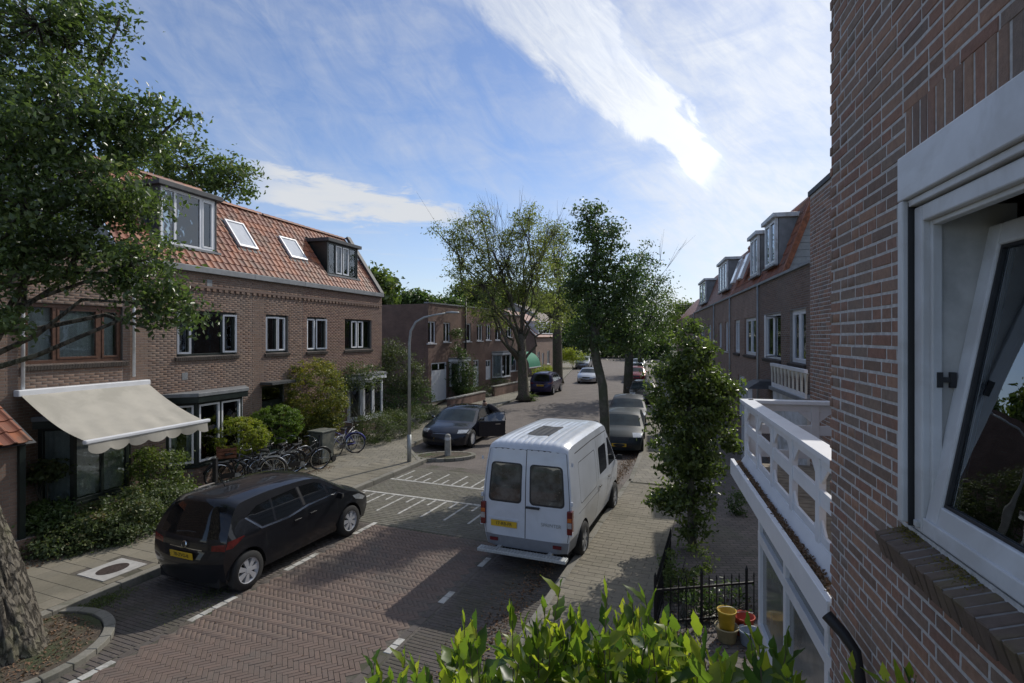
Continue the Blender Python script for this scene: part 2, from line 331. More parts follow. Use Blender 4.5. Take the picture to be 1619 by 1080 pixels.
def thing(name, label, cat, loc=(0, 0, 0), rz=0.0, group=None):
    o = bpy.data.objects.new(name, None); C.objects.link(o); o.location = loc; o.rotation_euler = (0, 0, rz); o.empty_display_size = .2
    return tag(o, label, cat, group)
def copy_tree(o, parent=None):
    c = o.copy(); C.objects.link(c)
    if parent is not None: c.parent = parent
    for ch in [x for x in KIDS.get(o.name, [])]: copy_tree(ch, c)
    return c
KIDS = {}
def index_kids():
    KIDS.clear()
    for o in bpy.data.objects:
        if o.parent: KIDS.setdefault(o.parent.name, []).append(o)
def text_mesh(name, body, size, mat, parent, loc, rot, extrude=.001, align='CENTER'):
    cu = bpy.data.curves.new(name, 'FONT'); cu.body = body; cu.size = size; cu.extrude = extrude; cu.align_x = align; cu.align_y = 'CENTER'
    t = bpy.data.objects.new(name, cu); me = bpy.data.meshes.new_from_object(t); bpy.data.objects.remove(t); me.materials.clear(); me.materials.append(mat)
    return link(name, me, parent, loc, rot)
# pixel <-> place
def G(x, y, z=0.0):
    Y = F * (EYE - z) / (y - HY); return Vector(((x - CX) / F * Y, Y, z))
def P(x, y, Y): return Vector(((x - CX) / F * Y, Y, EYE - (y - HY) / F * Y))
def proj(p): return (CX + p[0] / p[1] * F, HY - (p[2] - EYE) / p[1] * F) if p[1] > .1 else (-9e3, 0)
class Face:
    """a vertical plane; local x runs along it, outward side is local -y"""
    def __init__(s, X, Y, ang):
        s.o = Vector((X, Y, 0)); s.a = ang; s.u = Vector((math.cos(ang), math.sin(ang), 0)); s.n = Vector((math.sin(ang), -math.cos(ang), 0))
    def px(s, x, y, off=0.0):
        d = Vector(((x - CX) / F, 1, (HY - y) / F)); o = s.o + s.n * off
        t = o.dot(s.n) / d.dot(s.n); p = d * t
        return ((p - s.o).dot(s.u), p.z + EYE)
    def w(s, lx, z, out=0.0): return s.o + s.u * lx + s.n * out + Vector((0, 0, z))
# ---- many small chamfered pieces: the largest in view as parts, the rest joined
def _piece_verts(hx, hy, hz, c):
    # third axis is the proud one; bottom, shoulder, top rings
    r = []
    for (sx, sy, zz) in ((hx, hy, -hz), (hx, hy, hz - c), (hx - c, hy - c, hz)):
        r += [(-sx, -sy, zz), (sx, -sy, zz), (sx, sy, zz), (-sx, sy, zz)]
    return r
_PF = [(8, 9, 10, 11)] + [(b + i, b + (i + 1) % 4, b + 4 + (i + 1) % 4, b + 4 + i) for b in (0, 4) for i in range(4)]
def pieces(name, stuff_name, items, mat, parent, basis, nparts=300, c=.003, w2=None, jitter=.0, minpx=10, infr=True, smax=None):
    """items: (cx,cy,cz, hx,hy,hz[, rot]) in basis frame (3x3: columns = axes); returns list of part objects"""
    mw = w2 if w2 is not None else Matrix.Identity(4)
    B = basis; sc = []
    for i, it in enumerate(items):
        p = mw @ (B @ Vector(it[:3])); q = proj(p); inview = -20 < q[0] < 1640 and -20 < q[1] < 1100 and p.y > .3
        px = 2 * max(it[3], it[4]) * F / max(p.y, .3)
        sc.append(px if inview else -1)
    order = sorted(range(len(items)), key=lambda i: -sc[i])
    own = [i for i in order[:nparts] if sc[i] >= minpx]; ownset = set(own)
    cache = {}; r2 = random.Random(5)
    for i in own:
        cx, cy, cz, hx, hy, hz = items[i][:6]; rot = items[i][6] if len(items[i]) > 6 else 0
        key = (round(hx, 3), round(hy, 3), round(hz, 3), r2.randrange(9))
        if key not in cache:
            rr = random.Random(str(key)); vs = [Vector(v) for v in _piece_verts(hx, hy, hz, c)]
            if jitter: vs = [v + Vector((rr.uniform(-1, 1), rr.uniform(-1, 1), rr.uniform(-.6, .6))) * jitter for v in vs]
            me = bpy.data.meshes.new(name); me.from_pydata([tuple(v) for v in vs], [], _PF)
            at = me.attributes.new('tint', 'FLOAT', 'FACE'); at.data.foreach_set('value', [rr.random()] * len(_PF)); me.materials.append(mat); cache[key] = me
        o = link(name, cache[key], parent); Rm = (B @ Matrix.Rotation(rot, 3, 'Z')).to_4x4()
        o.matrix_local = Matrix.Translation(B @ Vector((cx, cy, cz + (r2.uniform(-1, 1) * jitter)))) @ Rm
    rest = [i for i in range(len(items)) if i not in ownset]
    if rest:
        V = []; T = []
        Bn = np.array(B)
        A = np.array([list(items[i][:6]) + [items[i][6] if len(items[i]) > 6 else 0.0] for i in rest])
        n = len(A); hx, hy, hz = A[:, 3], A[:, 4], A[:, 5]
        ring = []
        for lev in range(3):
            sx = hx - (c if lev == 2 else 0); sy = hy - (c if lev == 2 else 0); zz = [-hz, hz - c, hz][lev]
            for (a, b) in ((-1, -1), (1, -1), (1, 1), (-1, 1)): ring.append(np.stack([a * sx, b * sy, zz], 1))
        Vv = np.stack(ring, 1)                                # n,12,3
        if jitter: Vv = Vv + rng.uniform(-jitter, jitter, Vv.shape) * .8
        ca, sa = np.cos(A[:, 6])[:, None], np.sin(A[:, 6])[:, None]
        x = Vv[..., 0] * ca - Vv[..., 1] * sa; y = Vv[..., 0] * sa + Vv[..., 1] * ca
        Vv = np.stack([x, y, Vv[..., 2]], 2) + A[:, None, :3]
        Vv = Vv @ Bn.T
        Fq = (np.array(_PF)[None] + (np.arange(n) * 12)[:, None, None]).reshape(-1, 4)
        tints = np.repeat(rng.random(n), 9)
        o = npmesh(stuff_name, Vv.reshape(-1, 3), Fq, tints, mat, parent); o['kind'] = 'stuff'
WALLB = Matrix(((1, 0, 0), (0, 0, -1), (0, 1, 0)))        # piece x->x, piece y->z, proud -> -y
FLOORB = Matrix.Identity(3)
def wall_slab(parent, x0, x1, z0, z1, holes, mat, thick=.28, name='wall', y=0.0, back=True):
    xs = sorted({x0, x1} | {h[i] for h in holes for i in (0, 1) if x0 < h[i] < x1}); zs = sorted({z0, z1} | {h[i] for h in holes for i in (2, 3) if z0 < h[i] < z1})
    b = MB()
    def inh(x, z): return any(h[0] < x < h[1] and h[2] < z < h[3] for h in holes)
    for i in range(len(xs) - 1):
        for j in range(len(zs) - 1):
            if not inh((xs[i] + xs[i + 1]) / 2, (zs[j] + zs[j + 1]) / 2):
                a, c_, d, e = xs[i], xs[i + 1], zs[j], zs[j + 1]
                b.add([(a, y, d), (c_, y, d), (c_, y, e), (a, y, e)], [(0, 1, 2, 3)])
                if back: b.add([(a, y + thick, d), (c_, y + thick, d), (c_, y + thick, e), (a, y + thick, e)], [(3, 2, 1, 0)])
    for h in holes:
        a, c_, d, e = h[:4]
        for q in ([(a, d), (a, e)], [(c_, d), (c_, e)], [(a, d), (c_, d)], [(a, e), (c_, e)]):
            b.add([(q[0][0], y, q[0][1]), (q[1][0], y, q[1][1]), (q[1][0], y + thick, q[1][1]), (q[0][0], y + thick, q[0][1])], [(0, 1, 2, 3)])
    for q in ([(x0, z0), (x0, z1)], [(x1, z0), (x1, z1)], [(x0, z1), (x1, z1)]):
        b.add([(q[0][0], y, q[0][1]), (q[1][0], y, q[1][1]), (q[1][0], y + thick, q[1][1]), (q[0][0], y + thick, q[0][1])], [(0, 1, 2, 3)])
    return b.build(name, mat, parent)
def brick_items(x0, x1, z0, z1, holes, pitch=.22, ch=.0625, joint=.010, proud=.004, mix=False, y=0.0, skip=None):
    items = []; r = random.Random(11); k = 0; z = z0
    while z + ch <= z1 + .001:
        segs = [(x0, x1)]
        for h in holes:
            if h[2] < z + ch - .012 and h[3] > z + .012:
                ns = []
                for a, b in segs:
                    if h[1] <= a or h[0] >= b: ns.append((a, b))
                    else:
                        if h[0] > a: ns.append((a, h[0]))
                        if h[1] < b: ns.append((h[1], b))
                segs = ns
        for a, b in segs:
            if b - a < .03: continue
            cuts = [a]
            if mix:
                x = a + r.choice((.055, .11, .165))
                while x < b - .05:
                    cuts.append(x); x += pitch if r.random() < .55 else pitch / 2
            else:
                off = (pitch / 2 if k % 2 else 0); x = math.floor((a - off) / pitch) * pitch + off + pitch
                while x < b - .03:
                    if x > a + .03: cuts.append(x)
                    x += pitch
            cuts.append(b)
            for i in range(len(cuts) - 1):
                w = cuts[i + 1] - cuts[i] - joint
                if w > .02: items.append(((cuts[i] + cuts[i + 1]) / 2, z + ch / 2, -y + proud / 2 - .005, round(w / 2, 3), (ch - joint) / 2, proud / 2 + .005))
        z += ch; k += 1
    return items
def bars(b, x0, x1, z0, z1, w, y0, y1):
    b.box(x0, x0 + w, y0, y1, z0, z1); b.box(x1 - w, x1, y0, y1, z0, z1); b.box(x0 + w, x1 - w, y0, y1, z0, z0 + w); b.box(x0 + w, x1 - w, y0, y1, z1 - w, z1)
def window(parent, x0, x1, z0, z1, fr, cols=(1,), sash=None, sashes=None, fw=.07, y=.07, cur=.5, sill='brick', tilt=None, transom=None, name='window', curmat=None):
    """frame = the window part; children: sash, pane, curtain, sill"""
    b = MB(); bars(b, x0, x1, z0, z1, fw, y, y + .08)
    tot = sum(cols); xs = [x0 + fw]; W_ = x1 - x0 - 2 * fw
    for c_ in cols: xs.append(xs[-1] + W_ * c_ / tot)
    for xm in xs[1:-1]: b.box(xm - fw * .45, xm + fw * .45, y, y + .08, z0 + fw, z1 - fw)
    zt = z1 - fw
    if transom: b.box(x0 + fw, x1 - fw, y, y + .08, z1 - transom - .03, z1 - transom + .03)
    wobj = b.build(name, fr, parent, bevel=.004)
    for i in range(len(cols)):
        a = xs[i] + (0 if i == 0 else fw * .45); c_ = xs[i + 1] - (0 if i == len(cols) - 1 else fw * .45)
        zb = z0 + fw; s_w = 0
        if sash and (sashes is None or i in sashes):
            s_w = .05; sb = MB(); bars(sb, a + .004, c_ - .004, zb + .004, zt - .004, s_w, 0, .05)
            so_ = sb.build('sash', sash, wobj, bevel=.003, loc=(0, y - .012, 0))
            if tilt is not None and i in tilt:
                so_.location = (0, y - .01, 0); so_.matrix_local = Matrix.Translation((a, y - .01, 0)) @ Matrix.Rotation(-R(28), 4, 'Z') @ Matrix.Translation((-a, 0, 0))
        MB().box(a + s_w, c_ - s_w, y + .03, y + .036, zb + s_w, zt - s_w).build('pane', m_glass, wobj)
    if cur:
        cb = MB(); n = max(8, int((x1 - x0) / .05)); ww = (x1 - x0 - 2 * fw)
        if cur < 1:
            spans = [(x0 + fw, x0 + fw + ww * cur * .5), (x1 - fw - ww * cur * .5, x1 - fw)]
        else: spans = [(x0 + fw, x1 - fw)]
        for a, c_ in spans:
            k = max(6, int((c_ - a) / .03)); vs = []
            for j in range(k + 1):
                xx = a + (c_ - a) * j / k; yy = y + .16 + .025 * math.sin(j * 1.9) + .012 * math.sin(j * .7); vs += [(xx, yy, z0 + fw), (xx, yy, z1 - fw)]
            cb.add(vs, [(2 * j, 2 * j + 2, 2 * j + 3, 2 * j + 1) for j in range(k)])
        cb.build('curtain', curmat or m_curtain, wobj, smooth=True)
    if sill == 'brick':
        sb = MB(); n = int((x1 - x0 + .12) / .062)
        for j in range(n):
            xx = x0 - .06 + j * (x1 - x0 + .12) / n; w_ = (x1 - x0 + .12) / n - .008
            mt = Matrix.Translation((xx, 0, z0)) @ Matrix.Rotation(R(14), 4, 'X'); sb.box(0, w_, -.08, .07, -.10, -.004, mt, random.random())
        sb.build('sill', BR_SILLF, wobj)
    elif sill == 'zinc':
        MB().box(x0 - .05, x1 + .05, -.07, .07, z0 - .05, z0 - .002).build('sill', m_zinc, wobj)
    elif sill == 'white':
        MB().box(x0 - .04, x1 + .04, -.07, .07, z0 - .06, z0 - .002).build('sill', m_white, wobj)
    return wobj
BR_SILLF = MT('dark_sill_brick', [(.07, .06, .055), (.1, .085, .075), (.085, .07, .06)], .9, .002, 60, .25)
# ---- leaves and trees
def leaf_mesh(name, Cn, size, mat, parent, out=None, tb=None, up=.4, aspect=.55, smooth=False):
    n = len(Cn); s = size * rng.uniform(.6, 1.25, n)
    nrm = rng.normal(size=(n, 3)); nrm[:, 2] += up * 1.5
    if out is not None: nrm += out * .8
    nrm /= np.linalg.norm(nrm, axis=1)[:, None] + 1e-9
    a = rng.normal(size=(n, 3)); a[:, 2] -= .5; a -= nrm * (a * nrm).sum(1)[:, None]; a /= np.linalg.norm(a, axis=1)[:, None] + 1e-9
    b = np.cross(nrm, a)
    s = s[:, None]; fold = nrm * s * .14
    tip = Cn + a * s * .55; tail = Cn - a * s * .45; l = Cn + b * s * aspect * .5 + fold - a * s * .04; r = Cn - b * s * aspect * .5 + fold - a * s * .04
    V = np.stack([tail, r, tip, l], 1).reshape(-1, 3)
    q = np.arange(n)[:, None] * 4
    Fq = np.concatenate([q + np.array([[0, 1, 2]]), q + np.array([[0, 2, 3]])], 1).reshape(-1, 3)
    t = np.clip(rng.normal(.45, .2, n) if tb is None else tb + rng.normal(0, .13, n), 0, 1)
    return npmesh(name, V, Fq, np.repeat(t, 2), mat, parent)
def clumps(blobs, nclump, nleaf, crad, shell=.35):
    """blobs: (centre, radii, weight) -> leaf centres, outward dirs, tint base, clump centres"""
    cs = []; outs = []; tbs = []; cc = []
    wsum = sum(b[2] for b in blobs)
    for (c_, r_, w) in blobs:
        k = max(3, int(nclump * w / wsum)); d = rng.normal(size=(k, 3)); d /= np.linalg.norm(d, axis=1)[:, None]
        rad = rng.uniform(shell ** 3, 1, k) ** (1 / 3.)
        ctr = np.array(c_) + d * rad[:, None] * np.array(r_)
        for j in range(k):
            m = int(nleaf * rng.uniform(.5, 1.4)); cr = crad * rng.uniform(.6, 1.35)
            g = rng.normal(size=(m, 3)) * np.array([cr, cr, cr * .6]) * .55
            cs.append(ctr[j] + g); outs.append(np.repeat(d[j][None], m, 0)); cc.append((ctr[j], np.array(c_)))
            tbs.append(np.full(m, np.clip(.4 + .12 * rng.normal() + .1 * d[j][2], .05, .95)))
    return np.concatenate(cs), np.concatenate(outs), np.concatenate(tbs), cc
def wiggle(p, q, n=4, amp=.08):
    p, q = Vector(p), Vector(q); L_ = (q - p).length
    return [p.lerp(q, i / n) + (Vector((random.gauss(0, 1), random.gauss(0, 1), random.gauss(0, .6))) * amp * L_ * (0 if i in (0, n) else 1)) for i in range(n + 1)]
def ridge_trunk(mb, pts, rad, nseg=150, nrow=170):
    from mathutils import noise as NZ
    n = len(pts); vs = []
    for j in range(nrow + 1):
        t = j / nrow * (n - 1); t = t if t < n - 1 else n - 1 - 1e-6; i = int(t); f = t - i
        f_ = f; p = pts[i].lerp(pts[i + 1], f_); r_ = rad[i] * (1 - f_) + rad[i + 1] * f_
        for k in range(nseg):
            a = 2 * math.pi * k / nseg; c_, s_ = math.cos(a), math.sin(a)
            q = Vector((c_ * 3.2 * r_ / .4 + 7, s_ * 3.2 * r_ / .4, p.z * .7)); w = NZ.noise(q * .8) * .05
            v = Vector((c_ * 6.5, s_ * 6.5, p.z * 1.6)); rg = NZ.noise(v + Vector((NZ.noise(v * .7) * 1.2, 0, 0))); rg2 = NZ.noise(v * 3.1)
            rr = r_ + w - .05 * (1 - min(1, abs(rg) * 3.5)) + .014 * rg2 + .03 * math.exp(-p.z * 2.5) * math.sin(a * 5 + 1)
            vs.append((p.x + rr * c_, p.y + rr * s_, p.z))
    mb.add(vs, [(j * nseg + k, j * nseg + (k + 1) % nseg, (j + 1) * nseg + (k + 1) % nseg, (j + 1) * nseg + k) for j in range(nrow) for k in range(nseg)])
def tree(name, label, base, trunk, blobs, leafmat, lsize=.09, nclump=300, nleaf=40, crad=.35, bark=None, group=None, shell=.35, twigs=True, bare=None, up=.4, cat='tree', br=.45, ridged=False):
    root = thing(name, label, cat, base, 0, group); o = Vector(base)
    tb = MB()
    if ridged: ridge_trunk(tb, [Vector(p) - o for p, r in trunk], [r for p, r in trunk])
    else: tb.tube([Vector(p) - o for p, r in trunk], [r for p, r in trunk], 14)
    top = Vector(trunk[-1][0]) - o; r0 = trunk[-1][1]
    cts = []
    bl = [(tuple(Vector(b[0]) - o), b[1], b[2]) for b in blobs]
    fork = [Vector(p) - o for p, r in trunk][-2:]
    for b in bl:
        st = fork[0].lerp(fork[-1], random.random()); pts = wiggle(st, b[0], 5, .05); rr = r0 * br
        tb.tube(pts, [rr * (1 - .13 * i) for i in range(6)], 7); cts.append(pts)
    Cn, O, T, cc = clumps(bl, nclump, nleaf, crad, shell)
    if twigs:
        for j, (a, b) in enumerate(cc):
            if j % 2 == 0: tb.tube(wiggle(b, a, 3, .07), [r0 * br * .32, r0 * br * .24, r0 * br * .16, r0 * br * .07], 4)
    if bare:
        for (p, q, spread, n) in bare:
            p, q = Vector(p) - o, Vector(q) - o
            for i in range(n):
                e = q + Vector((random.gauss(0, spread), random.gauss(0, spread), random.gauss(0, spread * .6)))
                pts = wiggle(p.lerp(q, random.uniform(.0, .5)), e, 4, .04); tb.tube(pts, [.035, .026, .018, .011, .004], 4)
                for k in range(3):
                    s0 = pts[random.choice((2, 3))]; e2 = s0 + (e - s0) * .6 + Vector((random.gauss(0, .35), random.gauss(0, .35), random.gauss(.25, .3))); tb.tube(wiggle(s0, e2, 2, .05), [.014, .009, .003], 3)
    tb.build('trunk', bark or m_bark2, root, smooth=True)
    leaf_mesh('crown', Cn, lsize, leafmat, root, O, T, up)
    return root
def shrub(name, label, base, blobs, leafmat, lsize=.06, nclump=60, nleaf=40, crad=.18, group=None, cat='shrub', shell=.55, stems=5, up=.4):
    root = thing(name, label, cat, base, 0, group); o = Vector(base); sb = MB()
    bl = [(tuple(Vector(b[0]) - o), b[1], b[2]) for b in blobs]
    for b in bl:
        for i in range(stems):
            e = Vector(b[0]) + Vector([random.uniform(-.6, .6) * b[1][k] for k in range(3)]); sb.tube(wiggle((random.uniform(-.08, .08), random.uniform(-.08, .08), 0), e, 3, .06), [.018, .014, .01, .004], 5)
    sb.build('stem', m_bark2, root, smooth=True)
    Cn, O, T, cc = clumps(bl, nclump, nleaf, crad, shell); Cn[:, 2] = np.maximum(Cn[:, 2], .02 - o.z)
    leaf_mesh('foliage', Cn, lsize, leafmat, root, O, T, up)
    return root
# ================================================================== ground, road, pavements
def sheet(name, pts, z, mat, parent=None, loc=None, rz=0.0, kind='structure'):
    me = bpy.data.meshes.new(name); me.from_pydata([(p[0], p[1], z) for p in pts], [], [tuple(range(len(pts)))]); me.materials.append(mat)
    if me.polygons[0].normal.z < 0: me.flip_normals()
    o = link(name, me, parent, loc, (0, 0, rz)); 
    if kind: o['kind'] = kind
    return o
sheet('ground', [(-1500, -500), (1500, -500), (1500, 2500), (-1500, 2500)], -.06, m_ground)
TH = R(21.83); SA = R(90) - TH; ST = Matrix.Rotation(SA, 4, 'Z')
def st(u, y, z=0.0): return ST @ Vector((u, y, z))
PIT = (4.17, 9.0)                                   # tree pit centre in street coordinates
road = sheet('road', [(-6, 2.7), (15.7, 2.7), (15.7, 9.5), (-6, 9.5)], -.007, m_joint, rz=SA)
def in_pit(u, y): return math.hypot((u - PIT[0]) / 1.22, (y - PIT[1]) / 1.2) < 1 
def rowpave(u0, u1, y0, y1, lu, ly, stag=True, z=-.01, h=.01, g=.008, skip=None):
    it = []; k = 0; u = u0
    while u + lu <= u1 + .01:
        y = y0 - (ly / 2 if (k % 2 and stag) else 0)
        while y < y1 - .01:
            a, b = max(y, y0), min(y + ly, y1)
            if b - a > .04 and not (skip and skip(u + lu / 2, (a + b) / 2)):
                it.append((u + lu / 2, (a + b) / 2, z + random.uniform(-.002, .0015), round((lu - g) / 2, 3), round((b - a - g) / 2, 3), h))
            y += ly
        u += lu; k += 1
    return it
# carriageway in herringbone
hb = []; a_, b_ = .105, .21
for m in range(-75, 85):
    for n in range(-75, 85):
        X0 = m * a_ + n * b_ * 1.0; Y0 = -m * a_ + n * b_
        pass
W2 = .067; NH3 = 3; L2 = W2 * NH3
for i in range(-190, 200):
    for j in range(-40, 40):
        # standard herringbone: horizontal brick at (i*W + 2W*2j, i*W), vertical beside it
        hx_, hy_ = i * W2 + j * 2 * NH3 * W2, i * W2
        for (cx, cy, rot) in ((hx_ + L2 / 2, hy_ + W2 / 2, 0), (hx_ + L2 + W2 / 2, hy_ + W2 - L2 / 2, 90)):
            c45 = math.cos(R(45)); x = (cx - cy) * c45 + 6; y = (cx + cy) * c45 + 6
            if 1.5 < x < 10.25 and 4.42 < y < 7.48:
                hb.append((x, y, -.01 + random.uniform(-.0025, .0015), L2 / 2 - .0025, W2 / 2 - .0025, .01, R(45 + rot)))
pieces('paver', 'herringbone_pavers', hb, BR_ROAD, road, FLOORB, 300, .004, ST)
lane = rowpave(-1, 10.25, 7.62, 9.45, .072, .212, skip=in_pit, g=.006) + rowpave(1.0, 10.25, 2.75, 4.2, .072, .212, g=.006)
edge = rowpave(-1, 10.25, 7.495, 7.605, .212, .11, False, skip=lambda u, y: (u % 1.9) < .75) + rowpave(1.0, 15.1, 4.24, 4.36, .212, .12, False, skip=lambda u, y: (u % 1.5) < .55 and u < 10.2)
pieces('lane_paver', 'parking_lane_pavers', lane + edge, BR_PARK, road, FLOORB, 250, .004, ST)
mark = []
for (y0, per, ln, u1) in ((7.55, 1.9, .75, 10.2), (4.30, 1.5, .55, 10.2)):
    u = .0
    while u < u1:
        if u % per < ln - .02:
            mark.append((u + .1, y0, -.0095, .098, .055, .0105))
        u += .212
mark = [(round(m_[0], 3),) + m_[1:] for m_ in mark]
tb_ = rowpave(10.3, 15.25, 4.4, 9.45, .106, .212) + rowpave(10.3, 15.25, 2.75, 4.2, .106, .212)
pieces('crossing_paver', 'raised_crossing_pavers', tb_, BR_TABLE, road, FLOORB, 120, .003, ST)
def stripe(u0, u1, y0, y1): return ((u0 + u1) / 2, (y0 + y1) / 2, -.004, (u1 - u0) / 2, (y1 - y0) / 2, .0085)
hm = []
for k in range(25): hm.append(stripe(12.35, 12.45, 4.45 + k * .2, 4.45 + k * .2 + .192))
for k in range(25): hm.append(stripe(13.68, 13.78, 4.45 + k * .2, 4.45 + k * .2 + .192))
for k in range(16):
    yy = 4.55 + k * .315
    ln = 1.25 if k % 2 else .6; n = int(ln / .2)
    for q in range(n): hm.append(stripe(12.33 - (q + 1) * .21, 12.33 - q * .21 - .008, yy, yy + .058))
    ln = 1.15 if k % 2 else .5; n = int(ln / .2)
    for q in range(n): hm.append(stripe(13.8 + q * .21, 13.8 + (q + 1) * .21 - .008, yy, yy + .058))
pieces('marking_paver', 'marking_pavers', mark + hm, BR_WHITE, road, FLOORB, 300, .003, ST)
# far road between the bending kerbs
KL = [tuple(st(15.7, 9.5)[:2]), (-3.95, 20.6), (-2.7, 26), (.2, 36.2), (1.1, 40), (4.6, 50.5), (8.1, 71), (14, 97), (22, 120)]
KR = [tuple(st(15.7, 2.7)[:2]), (4.75, 20), (6.6, 27), (9.4, 39), (12.4, 49.5), (16.8, 68), (24, 96), (36, 112)]
sheet('far_road', KL + KR[::-1], -.006, F_ROAD)
def offs(pl, d):
    r = []
    for i, p in enumerate(pl):
        a = Vector(pl[max(i - 1, 0)]); b = Vector(pl[min(i + 1, len(pl) - 1)]); t = (b - a).normalized(); r.append((p[0] + t.y * d, p[1] - t.x * d))
    return r
def kerbline(name, pts, parent=None):
    b = MB(); out = []
    for i in range(len(pts) - 1):
        p, q = Vector(pts[i]), Vector(pts[i + 1]); L_ = (q - p).length; n = max(1, int(L_ / 1.0)); ang = math.atan2(q.y - p.y, q.x - p.x)
        for k in range(n):
            m_ = Matrix.Translation((*(p + (q - p) * (k / n)), 0)) @ Matrix.Rotation(ang, 4, 'Z')
            b.box(.004, L_ / n - .004, -.07, .07, -.05, .112, m_, random.random())
    o = b.build(name, BR_KERB, parent, bevel=.008); o['kind'] = 'structure'; return o
PL = sheet('pavement_left', [(-1, 9.72), (15.7, 9.72), (15.7, 12.25), (-1, 12.25)], .093, m_joint, rz=SA)
PR = sheet('pavement_right', [(-1, 1.1), (15.7, 1.1), (15.7, 2.6), (-1, 2.6)], .093, m_joint, rz=SA)
MANH = (6.33, 10.30)
sl = rowpave(2.0, 15.65, 9.75, 12.2, .3, .3, True, .09, .01, .006, skip=lambda u, y: abs(u - 6.33) < .42 and abs(y - MANH[1]) < .42)
pieces('paving_slab', 'paving_slabs', sl, BR_SLAB, PL, FLOORB, 280, .003, ST)
slr = rowpave(2.5, 15.65, 1.12, 2.6, .15, .3, True, .09, .01, .006)
pieces('paving_slab', 'paving_slabs', slr, BR_SLAB, PR, FLOORB, 280, .003, ST)
ks = [(u + .5, 9.625, .03, .496, .085, .085) for u in range(0, 16)]
pieces('kerb_stone', 'kerb_stones', ks, BR_KERB, PL, FLOORB, 300, .012, ST, minpx=5)
ks = [(u + .5, 2.66, .03, .496, .065, .082) for u in range(0, 16)]
pieces('kerb_stone', 'kerb_stones', ks, BR_KERB, PR, FLOORB, 300, .012, ST, minpx=5)
kerbline('far_kerb', offs(KL, -.1)); kerbline('far_kerb', offs(KR, .1))
sheet('far_pavement_left', offs(KL, -.15) + offs(KL, -2.9)[::-1], .1, F_PAVE)
sheet('far_pavement_right', offs(KR, .15) + offs(KR, 2.4)[::-1], .1, F_PAVE)
sheet('left_gardens', [tuple(st(-1, 12.22)[:2]), tuple(st(15.7, 12.22)[:2]), (-6.5, 21), (-5.0, 30), (-4, 40), (-30, 60), (-25, 0)], .096, m_earth)
sheet('right_gardens', [tuple(st(-2, 1.12)[:2]), tuple(st(15.7, 1.12)[:2]), (7.0, 20), (9, 27), (30, 50), (40, 10), (6, -4)], .088, F_GARDEN)
# manhole cover slab
t = thing('manhole_cover', 'white square concrete surround with a dark oval iron manhole lid set in the left pavement', 'manhole cover', st(MANH[0], MANH[1], .09), SA)
b = MB(); b.box(-.38, .38, -.36, .36, 0, .014); b.build('surround', M('pale_concrete', (.4, .39, .37), .9, var=.15, bump=.002), t, bevel=.004)
b = MB(); b.lathe([(0, .018), (.2, .018), (.23, .016), (.235, .0)], n=32); o = b.build('lid', M('rusty_iron', (.055, .04, .035), .8, .3, var=.4, scale=30, bump=.004, bscale=90), t); o.scale = (1.15, .85, 1)
# ring kerb of the big tree pit
t = thing('tree_pit_kerb', 'curved concrete kerb ring round the foot of the big street tree', 'kerb', st(PIT[0], PIT[1], 0), SA)
for k in range(22):
    a0, a1 = 2 * math.pi * k / 22, 2 * math.pi * (k + 1) / 22 - .01
    q = [(r_ * math.cos(a) * 1.02, r_ * math.sin(a)) for r_, a in ((1.04, a0), (1.18, a0), (1.18, (a0 + a1) / 2), (1.18, a1), (1.04, a1), (1.04, (a0 + a1) / 2))]
    b = MB(); b.prism(q, -.02, .075, 'xy'); b.t = [random.random()] * len(b.t); b.build('kerb_stone', BR_KERB, t, bevel=.01)
o = sheet('pit_soil', [(1.05 * math.cos(a * .3), 1.04 * math.sin(a * .3)) for a in range(21)], .045, m_earth, t, kind=None)
# leaf litter and weeds
def litter(name, n, fn, mat, size, label=None, cat=None):
    pts = np.array([fn() for _ in range(n)]); o = leaf_mesh(name, pts, size, mat, None, up=1.2, aspect=.7); o['kind'] = 'stuff'
    if label: o['label'] = label; o['category'] = cat
    return o
litter('fallen_leaves', 6500, lambda: tuple(st(random.uniform(4, 30), 2.86 + abs(random.gauss(0, .22)) + .2 * math.sin(random.random() * 3), .008)), L_DRY, .045, 'dry brown leaves gathered in the right hand gutter', 'leaf litter')
litter('fallen_leaves', 1500, lambda: tuple(st(random.uniform(5, 14), 12.1 - abs(random.gauss(0, .22)), .105)), L_DRY, .05, 'reddish dry leaves along the planted edge of the left pavement', 'leaf litter')
litter('fallen_leaves', 1500, lambda: (lambda a, r_: tuple(st(PIT[0] + r_ * math.cos(a), PIT[1] + r_ * math.sin(a), .055)))(random.random() * 6.28, .95 * math.sqrt(random.random())), L_DRY, .04, 'crumbled leaves on the soil inside the tree pit', 'leaf litter')
litter('fallen_leaves', 1800, lambda: tuple(st(random.uniform(3.5, 9.5), random.uniform(-1.6, .9), .095)), L_DRY, .05, 'brown leaves scattered on the front garden paving by the iron fence', 'leaf litter')
litter('fallen_leaves', 700, lambda: tuple(st(random.uniform(1, 15), random.uniform(2.8, 9.4), .008)), L_DRY, .03, 'odd dry leaves strewn across the road bricks', 'leaf litter')
def weeds(n, fn, sz=.05): return [fn() for _ in range(n)]
wp = weeds(900, lambda: tuple(st(5.6 + random.gauss(0, .22), 9.35 + random.gauss(0, .13), .02 + abs(random.gauss(0, .02)))))
wp += weeds(500, lambda: tuple(st(6.3 + random.gauss(0, .35), 8.0 + random.gauss(0, .15), .005 + abs(random.gauss(0, .012)))))
wp += weeds(400, lambda: tuple(st(6.7 + random.gauss(0, .3), 12.0 + random.gauss(0, .1), .12 + abs(random.gauss(0, .04)))))
wp += weeds(900, lambda: tuple(Vector((-3.4, 18.9, 0)) + Vector((random.gauss(0, .35), random.gauss(0, .35), .03 + abs(random.gauss(0, .06))))))
